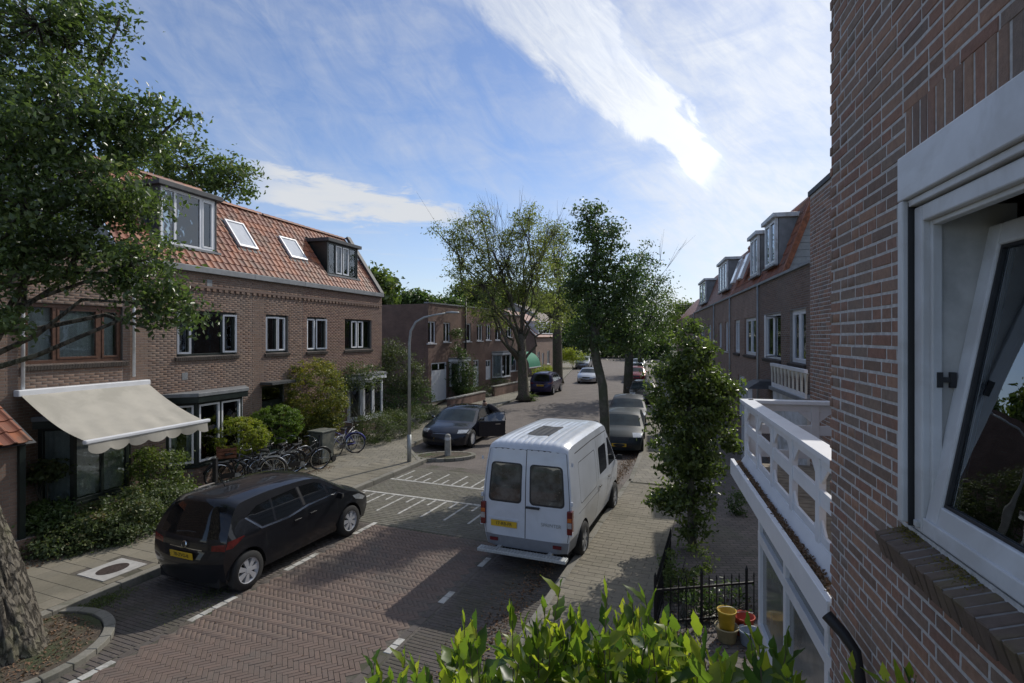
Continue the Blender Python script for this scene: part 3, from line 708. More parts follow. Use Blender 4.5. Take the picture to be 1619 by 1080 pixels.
o = leaf_mesh('weeds', np.array(wp), .04, L_MID, None, up=.2, aspect=.35); tag(o, 'low green weeds growing at the kerbs and between road bricks', 'weeds', kind='stuff')
# ================================================================== buildings
def shell(t, L_, H, D=8.0, mat=None, front=False, z1=None):
    """side and back walls plus the flat roof behind the facade"""
    mat = mat or F_DARK; b = MB()
    b.box(0.0, .2, .29, D, 0, H - .02); b.box(L_ - .2, L_, .29, D, 0, H - .02); b.box(.21, L_ - .21, D - .2, D - .001, 0, H - .02); b.build('side_wall', mat, t)
    MB().box(.22, L_ - .22, 1.6, 1.68, 0, H - .05).build('dark_backing', m_room, t)  # dark backing sheet added behind the windows to stand in for room shade
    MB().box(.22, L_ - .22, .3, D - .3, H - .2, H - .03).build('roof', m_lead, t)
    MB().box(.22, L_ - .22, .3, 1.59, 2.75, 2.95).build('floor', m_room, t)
LF = Face(-11.67, 6, R(90) - math.atan(.295)); LA = LF.a
LEND = LF.px(603.5, 500)[0]; XB = LF.px(194, 500)[0]; XC = LF.px(398, 500)[0]; XD = LF.px(478, 500)[0]
HE = 6.25
def house(name, label, x0, x1, holes, H=HE, mat=BR_LEFT, npart=300, face=LF, group=None, D=8.0, ff=1):
    w = face.w(x0, 0); t = thing(name, label, 'house', w, face.a, group)
    hs = [(a - x0, b - x0, c, d) for a, b, c, d in holes]
    wall_slab(t, 0, x1 - x0, -.05, H, hs, m_mortar if ff else m_mortar_dk)
    w2 = Matrix.Translation(w) @ Matrix.Rotation(face.a, 4, 'Z')
    it = brick_items(.002, x1 - x0 - .002, .02, H - .02, hs)
    pieces('brick', 'brickwork', it, mat, t, WALLB, npart, .0025, w2, jitter=.0012)
    shell(t, x1 - x0, H, D); return t
def rect(face, x0, x1, y0, y1, off=0.0):
    a = face.px(x0, y1, off); b = face.px(x1, y1, off); c = face.px(x1, y0, off); return (a[0], b[0], b[1], c[1])
SZ, TZ = 3.74, 5.03
def lx(px_, face=LF, y=520, off=0): return face.px(px_, y, off)[0]
wA = (lx(40), lx(197), 3.7, 5.02)
wB = (lx(279), lx(374), SZ, TZ); wC = (lx(420), lx(455.5), SZ, TZ); wC2 = (lx(485.5), lx(515), SZ, TZ); wD = (lx(545), lx(587), SZ, TZ)
bayA = (lx(60), lx(207), .75, 2.55); bayB = (lx(262), lx(383), .7, 2.6); dC = (lx(414), lx(449), .15, 2.65); bayD = (lx(549), lx(597), .75, 2.55)
hA = house('brick_house', 'flat topped brown brick house at left with a cream awning and brown window frames', 0, XB, [wA, bayA])
hB = house('brick_house', 'brick house with tall roof dormer above a dark green ground floor bay', XB, XC, [wB, bayB])
hC = house('brick_house', 'narrow brick house with one white tilted window over a dark front door', XC, XD, [wC, dC], mat=BR_LEFT)
hD = house('brick_house', 'end of terrace brick house with black framed dormer and sloping slate gable edge', XD, LEND, [wC2, wD, bayD], mat=BR_LEFT2)
def rl(r, x0): return (r[0] - x0, r[1] - x0, r[2], r[3])
a = rl(wA, 0); window(hA, *a, m_brownwood, cols=(1, 1.9, .9), sash=m_brownwood, sashes=[1, 2], cur=1.0, sill='brick', fw=.09)
a = rl(wB, XB); window(hB, *a, m_dkgreen, cols=(1, 3.0, 1.15), sash=m_white, sashes=[0, 2], tilt=[0, 2], cur=.5)
a = rl(wC, XC); window(hC, *a, m_dkgreen, cols=(1, 1), sash=m_white, tilt=[0], cur=.7)
a = rl(wC2, XD); window(hD, *a, m_dkgreen, cols=(1, 1), sash=m_white, tilt=[1], cur=.7)
a = rl(wD, XD); window(hD, *a, m_dkgreen, cols=(1, 1, 1, 1), sash=m_white, sashes=[1, 2], cur=.5)
# front door of the third house
d = rl(dC, XC); b = MB(); bars(b, *d, .07, .06, .14); f = b.build('door_frame', m_dkgreen, hC)
MB().box(d[0] + .08, d[1] - .08, .08, .12, .2, 2.15).build('door', m_dkgreen, hC); MB().box(d[0] + .08, d[1] - .08, .09, .1, 2.2, 2.56).build('pane', m_glass, f)
MB().box(d[0] - .1, d[1] + .1, -.5, -.02, 2.72, 2.8).build('canopy', m_lead, hC)
# cornice, dentil course and gutter on the three mansard houses
for t, x0, x1 in ((hB, XB, XC), (hC, XC, XD), (hD, XD, LEND)):
    b = MB(); L_ = x1 - x0
    b.box(0, L_, -.13, .02, HE - .13, HE + .04); b.build('gutter', m_zinc, t, bevel=.01)
    b = MB(); n = int(L_ / .22)
    for k in range(n): b.box(k * .22 + .02, k * .22 + .14, -.055, 0, 5.62, 5.69, None, random.random())
    b.box(0, L_, -.03, 0, 5.70, 5.76)
    b.build('dentil_course', BR_LEFT, t)
b = MB(); b.box(0, XB, -.06, .3, HE - .02, HE + .07); b.build('coping', m_zinc, hA)
# mansard
SD, SH = 1.78, 2.52; SL = math.hypot(SD, SH); SUPV = Vector((0, SD, SH)) / SL; SN = Vector((0, -SH, SD)) / SL
def tile_mesh(tint, w=.235, l=.335):
    vs = []; n = 8
    for j in (0, 1):
        for i in range(n + 1):
            x = w * 1.04 * i / n; z = .034 * math.exp(-((i / n - .80) / .16) ** 2) - .006 * math.exp(-((i / n - .35) / .25) ** 2) + (.03 if j == 0 else .006); vs.append((x, j * l, z))
    for i in range(n + 1): vs.append((vs[i][0], 0, vs[i][2] - .02))
    fs = [(i, i + 1, n + 2 + i, n + 1 + i) for i in range(n)] + [(2 * (n + 1) + i, 2 * (n + 1) + i + 1, i + 1, i) for i in range(n)]
    me = bpy.data.meshes.new('roof_tile'); me.from_pydata(vs, [], fs); at = me.attributes.new('tint', 'FLOAT', 'FACE'); at.data.foreach_set('value', [tint] * len(fs)); me.materials.append(BR_TILE); return me
TM = [tile_mesh(random.random()) for _ in range(14)]
SB = Matrix((Vector((1, 0, 0)), SUPV, SN)).transposed().to_4x4()
def mansard(t, L_, skips, zt_rows=11, ridge_z=None, over=0):
    e0 = Vector((0, .02, HE + .05)); rows = zt_rows; ex = SL / 11
    b = MB(); tl = SL * rows / 11; p = [e0, e0 + Vector((L_, 0, 0)), e0 + Vector((L_, 0, 0)) + SUPV * tl, e0 + SUPV * tl]
    b.add(p, [(0, 1, 2, 3)]); tp = p[2]; b.add([p[3], p[2], Vector((L_, 7.9, tp.z)), Vector((0, 7.9, tp.z))], [(0, 1, 2, 3)])
    rf = b.build('roof_deck', m_lead, t)
    w = .235; n = int(L_ / w)
    w = L_ / n
    for r_ in range(rows):
        for k in range(n):
            x = k * w; s_ = r_ * ex
            c_ = e0 + Vector((x + w / 2, 0, 0)) + SUPV * (s_ + ex / 2)
            if any(a < c_.x < b_ and z0 < c_.z < z1 for a, b_, z0, z1 in skips): continue
            o = link('roof_tile', random.choice(TM), t)
            o.matrix_local = Matrix.Translation(e0 + Vector((x, 0, 0)) + SUPV * s_ + SN * random.uniform(0, .006)) @ SB @ Matrix.Scale(w / .235, 4, (1, 0, 0)) @ Matrix.Rotation(random.uniform(-.012, .012), 4, 'Z')
    # ridge tiles
    me = bpy.data.meshes.new('ridge_tile'); vs = []; 
    for j in (0, 1):
        for i in range(7): an = math.pi * i / 6; vs.append((j * .36, -.13 * math.cos(an), (.09 + .02 * j) * math.sin(an)))
    me.from_pydata(vs, [], [(i, i + 1, i + 8, i + 7) for i in range(6)]); at = me.attributes.new('tint', 'FLOAT', 'FACE'); at.data.foreach_set('value', [.2] * 6); me.materials.append(BR_TILE)
    me2 = me.copy(); me2.attributes['tint'].data.foreach_set('value', [.8] * 6); k = 0
    while k * .34 < L_ - .2:
        link('ridge_tile', random.choice((me, me2)), t, (k * .34, e0.y + SUPV.y * tl + .03, tp.z + .02)); k += 1
def slope_y(z): return .02 + (z - HE - .05) / SH * SD
def dormer(t, x0, x1, zb, zt, cheek, fascia, fr, cols, sash, tilt=None, cur=.3, out=.0, sashes=None):
    yf = slope_y(zb) - out; yb = slope_y(zt) + .05
    dm = MB().box(x0 - .12, x1 + .12, yf - .14, yb + .1, zt, zt + .14).build('dormer', fascia, t, bevel=.01)
    for x in (x0, x1 - .05): MB().add([(x, yf, zb), (x + .05, yf, zb), (x + .05, yf, zt), (x, yf, zt), (x, yb, zt), (x + .05, yb, zt)], [(0, 3, 4), (1, 5, 2), (0, 1, 2, 3), (3, 2, 5, 4)]).build('cheek', cheek, dm)
    MB().box(x0 + .05, x1 - .05, yf + .5, yf + .52, zb, zt).build('dark_backing', m_room, dm)
    w = window(t, x0 + .05, x1 - .05, zb, zt, fr, cols=cols, sash=sash, cur=cur, sill=None, y=yf + .02, tilt=tilt, fw=.08, sashes=sashes)
    MB().box(x0 - .08, x1 + .08, yf - .1, yf + .02, zb - .06, zb).build('sill', m_zinc, w)
    return dm
def skylight(t, x0, x1, zb, zt, fr):
    yb, yt = slope_y(zb), slope_y(zt); ln = math.hypot(yt - yb, zt - zb); mt = Matrix.Translation((x0, yb, zb)) @ SB
    b = MB(); w = x1 - x0
    for q in ((0, .06, 0, ln), (w - .06, w, 0, ln), (.06, w - .06, 0, .08), (.06, w - .06, ln - .06, ln)): b.box(q[0], q[1], q[2], q[3], .0, .1, mt)
    s_ = b.build('skylight', fr, t); MB().box(.06, w - .06, .08, ln - .06, .055, .07, mt).build('pane', m_blind, s_)
    MB().box(-.08, w + .08, -.14, ln + .05, .012, .028, mt).build('flashing', m_lead, s_)
m_blind = M('pale_blind_behind_glass', (.55, .57, .6), .08, var=.08, spec=.8)
q = LF
def lo(p, d): return LF.px(p, 400, -d)[0]
dm1 = (lo(254, .35) - XB, lo(345, .35) - XB, 6.85, 8.42)
S1 = (lo(366, .95) - XB, lo(400, .95) - XB - .12, 7.22, 8.14); S2 = (lo(452, .85) - XC, lo(481, .85) - XC - .12, 7.2, 8.02)
mansard(hB, XC - XB, [(dm1[0] - .1, dm1[1] + .1, 6.7, 8.5), S1], 12)
dormer(hB, *dm1, m_lead, m_lead, m_white, (1.1, 2.4, 1.2), m_white, sashes=[2], cur=.2)
skylight(hB, *S1, m_white)
mansard(hC, XD - XC, [S2])
skylight(hC, *S2, m_white)
dm2 = (lo(517, .4) - XD, lo(565, .4) - XD, 6.82, 8.15)
mansard(hD, LEND - XD - .25, [(dm2[0] - .1, dm2[1] + .1, 6.7, 8.3)])
dormer(hD, *dm2, m_dkgreen, m_lead, m_dkgreen, (1, 1.1, 1.1, 1.1), m_white, cur=.4, sashes=[1, 2])
b = MB(); L_ = LEND - XD; e = Vector((L_ - .28, -.02, HE)); b.add([e, e + Vector((.28, 0, 0)), e + SUPV * SL + Vector((.28, 0, .15)), e + SUPV * SL + Vector((0, 0, .15)), e + SN * .12, e + SN * .12 + Vector((.28, 0, 0)), e + SUPV * SL + Vector((.28, 0, .15)) + SN * .12, e + SUPV * SL + Vector((0, 0, .15)) + SN * .12], [(4, 5, 6, 7), (0, 4, 7, 3), (1, 2, 6, 5), (0, 1, 5, 4), (3, 7, 6, 2)]); b.build('verge', m_lead, hD)
# gable end of the mansard above the flat roof: grey boards
b_ = 13
for k in range(13):
    z0 = HE + .1 + k * .215; y0 = slope_y(z0 + .1) + .06; MB().box(-.06, -.03, y0, 7.5, z0, z0 + .205, Matrix.Rotation(0, 4, 'X')).build('board', m_clap, hB)
b = MB(); b.add([(-.03, slope_y(HE + .06), HE + .06), (-.03, 7.6, HE + .06), (-.03, 7.6, 9.2), (-.03, slope_y(9.2), 9.2)], [(0, 1, 2, 3)]); b.build('gable_end', m_clap, hB)
# bay windows
def bay(t, x0, x1, zb, zt, depth, ang, fr, wmat, splits, roofz=.16, base=True, cur=.5, sash=m_white, near_only=False):
    """canted bay: parts attached to the house"""
    a = depth * ang
    pts = [(x0, 0), (x0 + a, -depth), (x1 - a, -depth), (x1, 0)]
    ex = [(x0 - .15, .02), (x0 + a - .1, -depth - .17), (x1 - a + .1, -depth - .17), (x1 + .15, .02)]
    rf = MB().prism(ex, zt, zt + .1, 'xy'); r_ = rf.build('bay_roof', m_zinc, t, bevel=.008)
    MB().prism([(p[0] * .98 + (x0 + x1) * .01, p[1] * .97) for p in ex], zt - .16, zt - .002, 'xy').build('bay_fascia', fr, t)
    if base:
        bs = MB(); bs.prism(pts, .05, zb, 'xy'); bs.build('bay_base', F_BROWN, t)
        MB().prism([(x0 - .05, 0), (x0 + a - .03, -depth - .06), (x1 - a + .03, -depth - .06), (x1 + .05, 0)], zb + .001, zb + .05, 'xy').build('bay_sill', fr, t)
    MB().prism(pts, zt - .2, zt - .17, 'xy').build('bay_ceiling', m_room, t)
    for i in range(3):
        p, q_ = Vector((*pts[i], 0)), Vector((*pts[i + 1], 0)); L_ = (q_ - p).length; an = math.atan2(q_.y - p.y, q_.x - p.x)
        w = window(t, 0, L_, zb + .05, zt - .16, fr, cols=splits[i], sash=wmat, cur=cur, sill=None, y=.0, fw=.07)
        w.matrix_local = Matrix.Translation(p) @ Matrix.Rotation(an, 4, 'Z')
bay(hA, bayA[0], bayA[1], .62, 2.5, .45, .9, m_dkgreen, None, [(1,), (1, 1), (1,)], cur=1.0)
bay(hB, bayB[0] - XB, bayB[1] - XB, .72, 2.66, .48, 1.1, m_dkgreen, m_white, [(1,), (1, 1), (1,)], cur=.6)
bay(hD, bayD[0] - XD, bayD[1] - XD, .75, 2.62, .5, .8, m_white_old, m_white, [(1,), (1, 1), (1,)], cur=.4)
# downpipes, vents
def tubeobj(name, pts, r_, mat, parent=None, n=8): return MB().tube(pts, r_, n).build(name, mat, parent, smooth=True)
tubeobj('downpipe', [(lx(209) - XB, -.06, 3.3), (lx(209) - XB, -.06, HE - .1)], .035, m_white_old, hB)
tubeobj('downpipe', [(lx(33), -.06, 3.2), (lx(33), -.06, HE)], .035, m_white_old, hA)
for hh, xx, zz in ((hB, lx(292) - XB, 3.2), (hB, lx(331) - XB, 5.85)): MB().box(xx - .09, xx + .09, -.012, 0, zz - .1, zz + .1).build('vent', m_zinc, hh)
# awning
t = thing('awning', 'cream retractable awning with scalloped valance over the left house front', 'awning', LF.w(lx(25), 3.13), LA)
AL = lx(228) - lx(25); m_awn = M('cream_canvas', (.42, .395, .34), .85, var=.07, scale=2.0, bump=.01, bscale=2.2, col2=(.36, .34, .29), c2scale=.8)
b = MB(); b.box(-.05, AL + .05, -.16, 0, -.07, .07); b.build('cassette', m_white, t, bevel=.02)
PRJ, DR = 1.85, .87; b = MB(); nx, ny = 40, 12; vs = []
for j in range(ny + 1):
    for i in range(nx + 1):
        v = j / ny; x = AL * i / nx; sag = -.10 * math.sin(math.pi * v) * (1 + .0 * x) + .012 * math.sin(i * .9 + j * .6) * v
        vs.append((x + .0, -.12 - PRJ * v, -.02 - DR * v + sag))
b.add(vs, [(j * (nx + 1) + i, j * (nx + 1) + i + 1, (j + 1) * (nx + 1) + i + 1, (j + 1) * (nx + 1) + i) for j in range(ny) for i in range(nx)]); b.build('canvas', m_awn, t, smooth=True)
MB().box(-.06, AL + .08, -.12 - PRJ - .07, -.12 - PRJ + .03, -DR - .06, -DR + .02).build('front_bar', m_white, t, bevel=.02)
vs = []; nv = 90
for i in range(nv + 1):
    x = AL * i / nv; ph = x / .42; sc = abs(math.sin(ph * math.pi)) ** .6; w = .03 * math.sin(x * 5)
    for k, f_ in enumerate((0, .5, 1)): vs.append((x, -.12 - PRJ - .05 - w * f_ , -DR - .06 - (.12 + .10 * sc) * f_))
b = MB(); b.add(vs, [(3 * i + k, 3 * i + 3 + k, 3 * i + 4 + k, 3 * i + 1 + k) for i in range(nv) for k in (0, 1)]); b.build('valance', m_awn, t, smooth=True)
for x in (.3, AL - .3): tubeobj('arm', [(x, -.1, -.25), (x + (.5 if x < 1 else -.5), -1.0, -.78), (x, -.1 - PRJ, -DR - .05)], .025, m_metal, t)
# small tiled porch at the left edge
PW = 1.5; PX1 = LF.px(30, 735, 1.1)[0]
t = thing('porch', 'small porch with orange pantile roof at the left edge of the photo', 'porch', LF.w(PX1 - PW, 0), LA)
MB().box(0, PW, -1.05, -.02, 0, 2.28).build('wall', F_BROWN, t)
b = MB(); b.box(PW + .0, PW + .1, -1.12, -.02, 0.05, 2.3); b.build('post', m_dkgreen, t)
for r_ in range(5):
    for k in range(7):
        o = link('roof_tile', random.choice(TM), t)
        o.matrix_local = Matrix.Translation((-.05 + k * .235, -1.28 + r_ * .27, 2.30 + r_ * .19)) @ Matrix.Rotation(R(35), 4, 'X')
MB().add([(-.05, -1.25, 2.27), (PW + .2, -1.25, 2.27), (PW + .2, 0, 3.1), (-.05, 0, 3.1)], [(0, 1, 2, 3)]).build('roof_deck', m_lead, t)
# --- far left houses
EF = Face(-5.3, 34, R(90) - math.atan(4.4 / 10.2)); EE = EF.px(795, 520)[0]; EM = EF.px(735, 520)[0]
def farhouse(face, x0, x1, H, holes, mat, label, group=None, D=9, hname='brick_house', roof=True, cop=m_zinc):
    t = thing(hname, label, 'house', face.w(x0, 0), face.a, group); hs = [(a - x0, b - x0, c, d) for a, b, c, d in holes]
    wall_slab(t, 0, x1 - x0, -.05, H, hs, mat); shell(t, x1 - x0, H, D, mat)
    MB().box(-.03, x1 - x0 + .03, -.05, .3, H, H + .09).build('coping', cop, t)
    return t
def wpx(face, x0, x1, y0, y1):
    a = face.px(x0, y1); b = face.px(x1, y0); return (a[0], b[0], face.px((x0 + x1) / 2, y1)[1], face.px((x0 + x1) / 2, y0)[1])
E1 = [wpx(EF, 676.5, 689, 508, 543), wpx(EF, 701, 712, 510, 541)]
E2 = [wpx(EF, 732, 745, 511, 540), wpx(EF, 754, 763, 513, 539), wpx(EF, 768, 776, 513, 538), wpx(EF, 783, 793, 515, 538)]
dE1 = wpx(EF, 682, 706, 573, 634); dE2 = wpx(EF, 748, 757, 569, 612); dE3 = wpx(EF, 768, 776, 569, 600); gE = wpx(EF, 781, 793, 567, 590)
hE = farhouse(EF, 0, EM, 6.4, E1 + [dE1], F_RED, 'flat roofed red brick house with white panelled garage style door')
hE2 = farhouse(EF, EM, EE, 6.4, E2 + [dE2, dE3, gE], F_RED, 'flat roofed red brick house with four narrow white upstairs windows')
for r_ in E1: window(hE, *r_, m_white, cols=(1, 1), cur=.4, sill='white', fw=.08)
for r_ in E2: window(hE2, *rl(r_, EM), m_white, cols=(1, 1), cur=.3, sill='white', fw=.08)
def door(t, r_, frm, pan, glaz=True, panels=4):
    x0, x1, z0, z1 = r_; b = MB(); bars(b, x0, x1, z0, z1, .08, .03, .12); f = b.build('door_frame', frm, t)
    d_ = MB().box(x0 + .09, x1 - .09, .06, .1, z0 + .05, z1 - .5 if glaz else z1 - .09).build('door', pan, t)
    if glaz: MB().box(x0 + .09, x1 - .09, .07, .08, z1 - .44, z1 - .1).build('pane', m_glass, f); MB().box((x0 + x1) / 2 - .04, (x0 + x1) / 2 + .04, .04, .1, z1 - .45, z1 - .08).build('glazing_bar', frm, f)
    w = x1 - x0 - .3; h = (z1 - z0 - .8) / panels
    for k in range(panels):
        for q in (0, 1): MB().box(x0 + .14 + q * w / 2, x0 + .1 + (q + 1) * w / 2, .045, .062, z0 + .15 + k * h, z0 + .1 + (k + 1) * h).build('door_panel', pan, d_)
door(hE, dE1, m_white, m_white, True, 6); door(hE2, rl(dE2, EM), m_white_old, m_white_old); door(hE2, rl(dE3, EM), m_white, m_white, True, 3)
window(hE2, *rl(gE, EM), m_white, cols=(1, 1), cur=1.0, sill='white')
bay(hE, EM - 2.2, EM - .1, .9, 2.75, .6, .8, m_white, m_white, [(1,), (1, 1), (1,)], cur=.4)
bay(hE2, rl(gE, EM)[0] - .3, rl(gE, EM)[1] + .9, 1.0, 3.0, .6, .8, m_white_old, None, [(1,), (1, 1), (1,)], cur=1.0)
tubeobj('downpipe', [(EM, -.07, 0), (EM, -.07, 7.0)], .06, m_black, hE)
# house E3 behind the sparse tree with green awning
E3e = EF.px(829, 520)[0]; hE3 = farhouse(EF, EE, E3e, 6.1, [wpx(EF, 800, 809, 517, 533), wpx(EF, 801, 817, 555, 587)], F_RED, 'red brick house with a green awning behind the sparse street tree')
window(hE3, *rl(wpx(EF, 800, 809, 517, 533), EE), m_white, cols=(1, 1), cur=.4, sill='white'); window(hE3, *rl(wpx(EF, 801, 817, 555, 587), EE), m_white, cols=(1, 1), cur=.3, sill='white')
t = thing('awning', 'small faded green awning on the red brick house behind the tree trunk', 'awning', EF.w(EF.px(815, 560)[0], 2.9), EF.a)
m_grn = M('green_canvas', (.03, .22, .13), .8, var=.1); vs = []
for j in range(7):
    for i in range(5): an = math.pi / 2 * j / 6; vs.append((i * .7, -1.3 * math.sin(an), -1.3 + 1.3 * math.cos(an)))
MB().add(vs, [(j * 5 + i, j * 5 + i + 1, j * 5 + i + 6, j * 5 + i + 5) for j in range(6) for i in range(4)]).build('canvas', m_grn, t, smooth=True)
MB().box(-.05, 2.85, -1.34, -1.26, -1.36, -1.28).build('front_bar', m_white, t)
# gabled house with orange roof
GX = P(847, 590, 58.5); GF = Face(GX.x, GX.y, R(90) - R(16.5)); 
def gabled(face, L_, eave, ridge, D, wmat, label, wins, dorm, roofm, gw=None):
    t = thing('gabled_house', label, 'house', face.w(0, 0), face.a); wall_slab(t, 0, L_, -.05, eave, wins, wmat)
    for x in (0, L_ - .2): MB().prism([(.28, 0), (D, 0), (D, eave), (D * .78, eave + (ridge - eave) * .62), (D / 2, ridge), (D * .22, eave + (ridge - eave) * .62), (.28, eave + .05)], x, x + .2, 'yz').build('gable_wall', gw or wmat, t)
    MB().box(.25, L_ - .25, 1.4, 1.5, 0, eave).build('dark_backing', m_room, t)
    pr = [(-.25, eave - .1), (D * .22, eave + (ridge - eave) * .64), (D / 2, ridge + .08), (D * .78, eave + (ridge - eave) * .64), (D + .25, eave - .1)]
    b = MB()
    for i in range(4): b.add([(-.15, pr[i][0], pr[i][1]), (L_ + .15, pr[i][0], pr[i][1]), (L_ + .15, pr[i + 1][0], pr[i + 1][1]), (-.15, pr[i + 1][0], pr[i + 1][1])], [(0, 1, 2, 3)])
    o = b.build('roof', roofm, t); sm = o.modifiers.new('thick', 'SOLIDIFY'); sm.thickness = .12
    b = MB(); 
    for i in (0, 1): b.tube([(-.18, pr[i][0], pr[i][1]), (-.18, pr[i + 1][0], pr[i + 1][1])], .07, 6)
    b.build('verge', m_white_old, t)
    for w_ in wins: window(t, *w_, m_white, cols=(1, 1), cur=.4, sill='white', fw=.09)
    if dorm:
        x0, x1, z0, z1 = dorm; MB().box(x0 - .1, x1 + .1, -.0, 2.6, z1, z1 + .12).build('dormer_roof', m_white_old, t); MB().box(x0, x1, .05, 2.6, z0, z1).build('dormer', m_white_old, t); 
        o = window(t, x0, x1, z0 + .1, z1 - .05, m_white, cols=(1, 1, 1, 1), cur=0, sill=None, y=-.06, fw=.1)
    return t
m_otile = MBRICK('far_orange_tiles', (.3, .12, .07), (.22, .09, .06), (.09, .045, .035), .25, .18, rough=.6)
m_gtile = MBRICK('far_brown_tiles', (.12, .09, .07), (.16, .11, .085), (.05, .04, .035), .25, .18, rough=.7)
gabled(GF, 10.5, 4.35, 7.3, 8.5, F_BROWN, 'gabled brick house with orange roof and wide white dormer, left side of the street', [(.8, 1.9, 1.0, 2.6), (3.0, 4.0, .2, 2.4), (5.6, 7.0, 1.0, 2.6)], (.9, 8.8, 4.5, 5.9), m_otile)
GF2 = Face(GF.w(11.5, 0).x - 1.2, GF.w(11.5, 0).y + 1, GF.a)
gabled(GF2, 9, 5.3, 8.6, 9, F_WHITEBR, 'pale painted gabled house beyond the orange roofed house', [(.8, 1.9, 1.0, 2.6), (4.6, 6.0, 1.0, 2.6), (1, 2, 3.6, 4.9)], None, m_gtile)
# ================================================================== right side
def rface(k, sl, Y0): th = math.atan(sl); return Face(k + sl * Y0, Y0, -R(90) - th)
NF = rface(1.10, .253, 3.225)
NH = [(NF.px(1418.5, 500, .05)[0], 2.6, 3.505, 5.045)]
near = thing('brick_house', 'red brick house corner close on the right with an open white tilt window', 'house', NF.w(0, 0), NF.a)
wall_slab(near, 0, 4.6, -.05, 7.4, NH, m_mortar_lt, thick=.3)
w2 = Matrix.Translation(NF.w(0, 0)) @ Matrix.Rotation(NF.a, 4, 'Z')
SOL = (NH[0][0] - .045, 2.7, 5.05, 5.262); SIL = (NH[0][0] - .07, 2.7, 3.36, 3.50)
it = brick_items(.0, 4.6, 2.0 - .0625 * 3, 7.3, NH + [SOL, SIL], mix=True, proud=.0025, joint=.014)
# the corner is toothed: every other pair of courses steps forward
it2 = [];
for (cx, cz, cy, hx_, hy_, hz_) in it:
    if cx < .12 and int((cz - 1.8) / .0625) % 2: it2.append((cx - .014, cz, cy + .004, hx_, hy_, hz_))
    else: it2.append((cx, cz, cy, hx_, hy_, hz_))
sol = []; x = SOL[0]
while x < SOL[1] - .06: sol.append((x + .031, 5.157, -.002, .0245, .1, .0055)); x += .0625
pieces('brick', 'brickwork', it2, BR_NEAR, near, WALLB, 290, .002, w2, jitter=.0014)
pieces('soldier_brick', 'soldier_bricks', sol, BR_NEAR, near, WALLB, 60, .002, w2, jitter=.0014)
b = MB(); b.box(.02, 4.58, .31, .5, 0, 1.9); b.build('dark_backing', m_room, near)
MB().box(0.0, .25, .31, 6, 0, 7.35).build('side_wall', F_RROW, near); MB().box(4.35, 4.6, .31, 6, 0, 7.35).build('side_wall', F_DARK, near); MB().box(.26, 4.34, 5.8, 6, 0, 7.35).build('side_wall', F_DARK, near)
MB().box(-.1, 4.7, -.25, 6.1, 7.4, 7.55).build('roof', m_lead, near)
b = MB(); b.box(.27, 4.3, 3.4, 3.5, 2.8, 5.6); b.box(.27, 4.3, .32, 3.4, 2.75, 2.8); b.box(.27, 4.3, .32, 3.4, 5.5, 5.55); b.build('room', M('interior_plaster', (.62, .6, .57), .9), near)
# sill of bricks on edge, sloping outward, mossy
x = SIL[0]
k = 0
SILM = []
for q in range(8):
    rr = random.Random(q); vs = [Vector(v) + Vector((rr.uniform(-1, 1), rr.uniform(-1, 1), rr.uniform(-1, 1))) * .0025 for v in _piece_verts(.0265, .088, .05, .005)]
    me = bpy.data.meshes.new('sill_brick'); me.from_pydata([tuple(v) for v in vs], [], _PF); at = me.attributes.new('tint', 'FLOAT', 'FACE'); at.data.foreach_set('value', [rr.random()] * 9); me.materials.append(BR_SILL); SILM.append(me)
while x < 2.6:
    o = link('sill_brick', SILM[k % 8], near); o.matrix_local = Matrix.Translation((x + .03, -.015, 3.432 + random.uniform(-.002, .002))) @ Matrix.Rotation(R(17), 4, 'X'); x += .0625; k += 1
m_ = Matrix.Translation((0, -.015, 3.427)) @ Matrix.Rotation(R(17), 4, 'X'); MB().box(SIL[0] + .004, 2.6, -.082, .086, -.044, .0505, m_).build('sill_mortar', m_mortar, near)
mp = []
for _ in range(2600):
    g_ = random.choice((SIL[0] + .06, SIL[0] + .16, SIL[0] + .1, SIL[0] + .42, SIL[0] + .5)); xx = random.gauss(g_, .05); yy = random.gauss(.03, .03)
    if xx > SIL[0] and -.09 < yy < .07: mp.append(tuple(m_ @ Vector((xx, yy, .052 + abs(random.gauss(0, .003))))))
L_MOSS = MLEAF('yellow_moss', [(.1, .09, .02), (.17, .14, .02), (.24, .19, .03)], .1, .9)
o = leaf_mesh('moss', np.array(mp), .007, L_MOSS, near, up=1.0, aspect=.8); o['kind'] = 'stuff'
# window joinery
x0, x1, z0, z1 = NH[0]; m_upvc = M('white_window_profile', (.62, .63, .645), .35, var=.06, scale=5, dirt=.2, col2=(.53, .53, .53), c2scale=2.5)
b = MB(); b.box(x0 - .003, x1, -.05, .06, 4.86, z1); b.build('shutter_box', m_upvc, near, bevel=.006)
b = MB(); b.box(x0 + .02, x1, -.03, .06, 4.83, 4.858); b.build('shutter_rail', m_upvc, near, bevel=.004)
b = MB(); b.box(x0 + .0, x0 + .045, -.05, .03, z0 + .03, 4.858); b.build('shutter_guide', m_upvc, near, bevel=.005)
b = MB(); b.box(x0 + .046, x0 + .054, -.03, .05, z0 + .02, 4.85); b.build('dark_gap_strip', m_black, near)  # black strip drawn for the dark gap between guide and frame
wf = MB(); wx0 = x0 + .056; bars(wf, wx0, x1, z0 + .012, 4.823, .065, -.012, .03); WFO = wf.build('window', m_upvc, near, bevel=.006)
b = MB(); bars(b, wx0 + .065, x1 - .07, z0 + .077, 4.758, .02, .015, .05); b.build('rebate', m_upvc, WFO, bevel=.004)
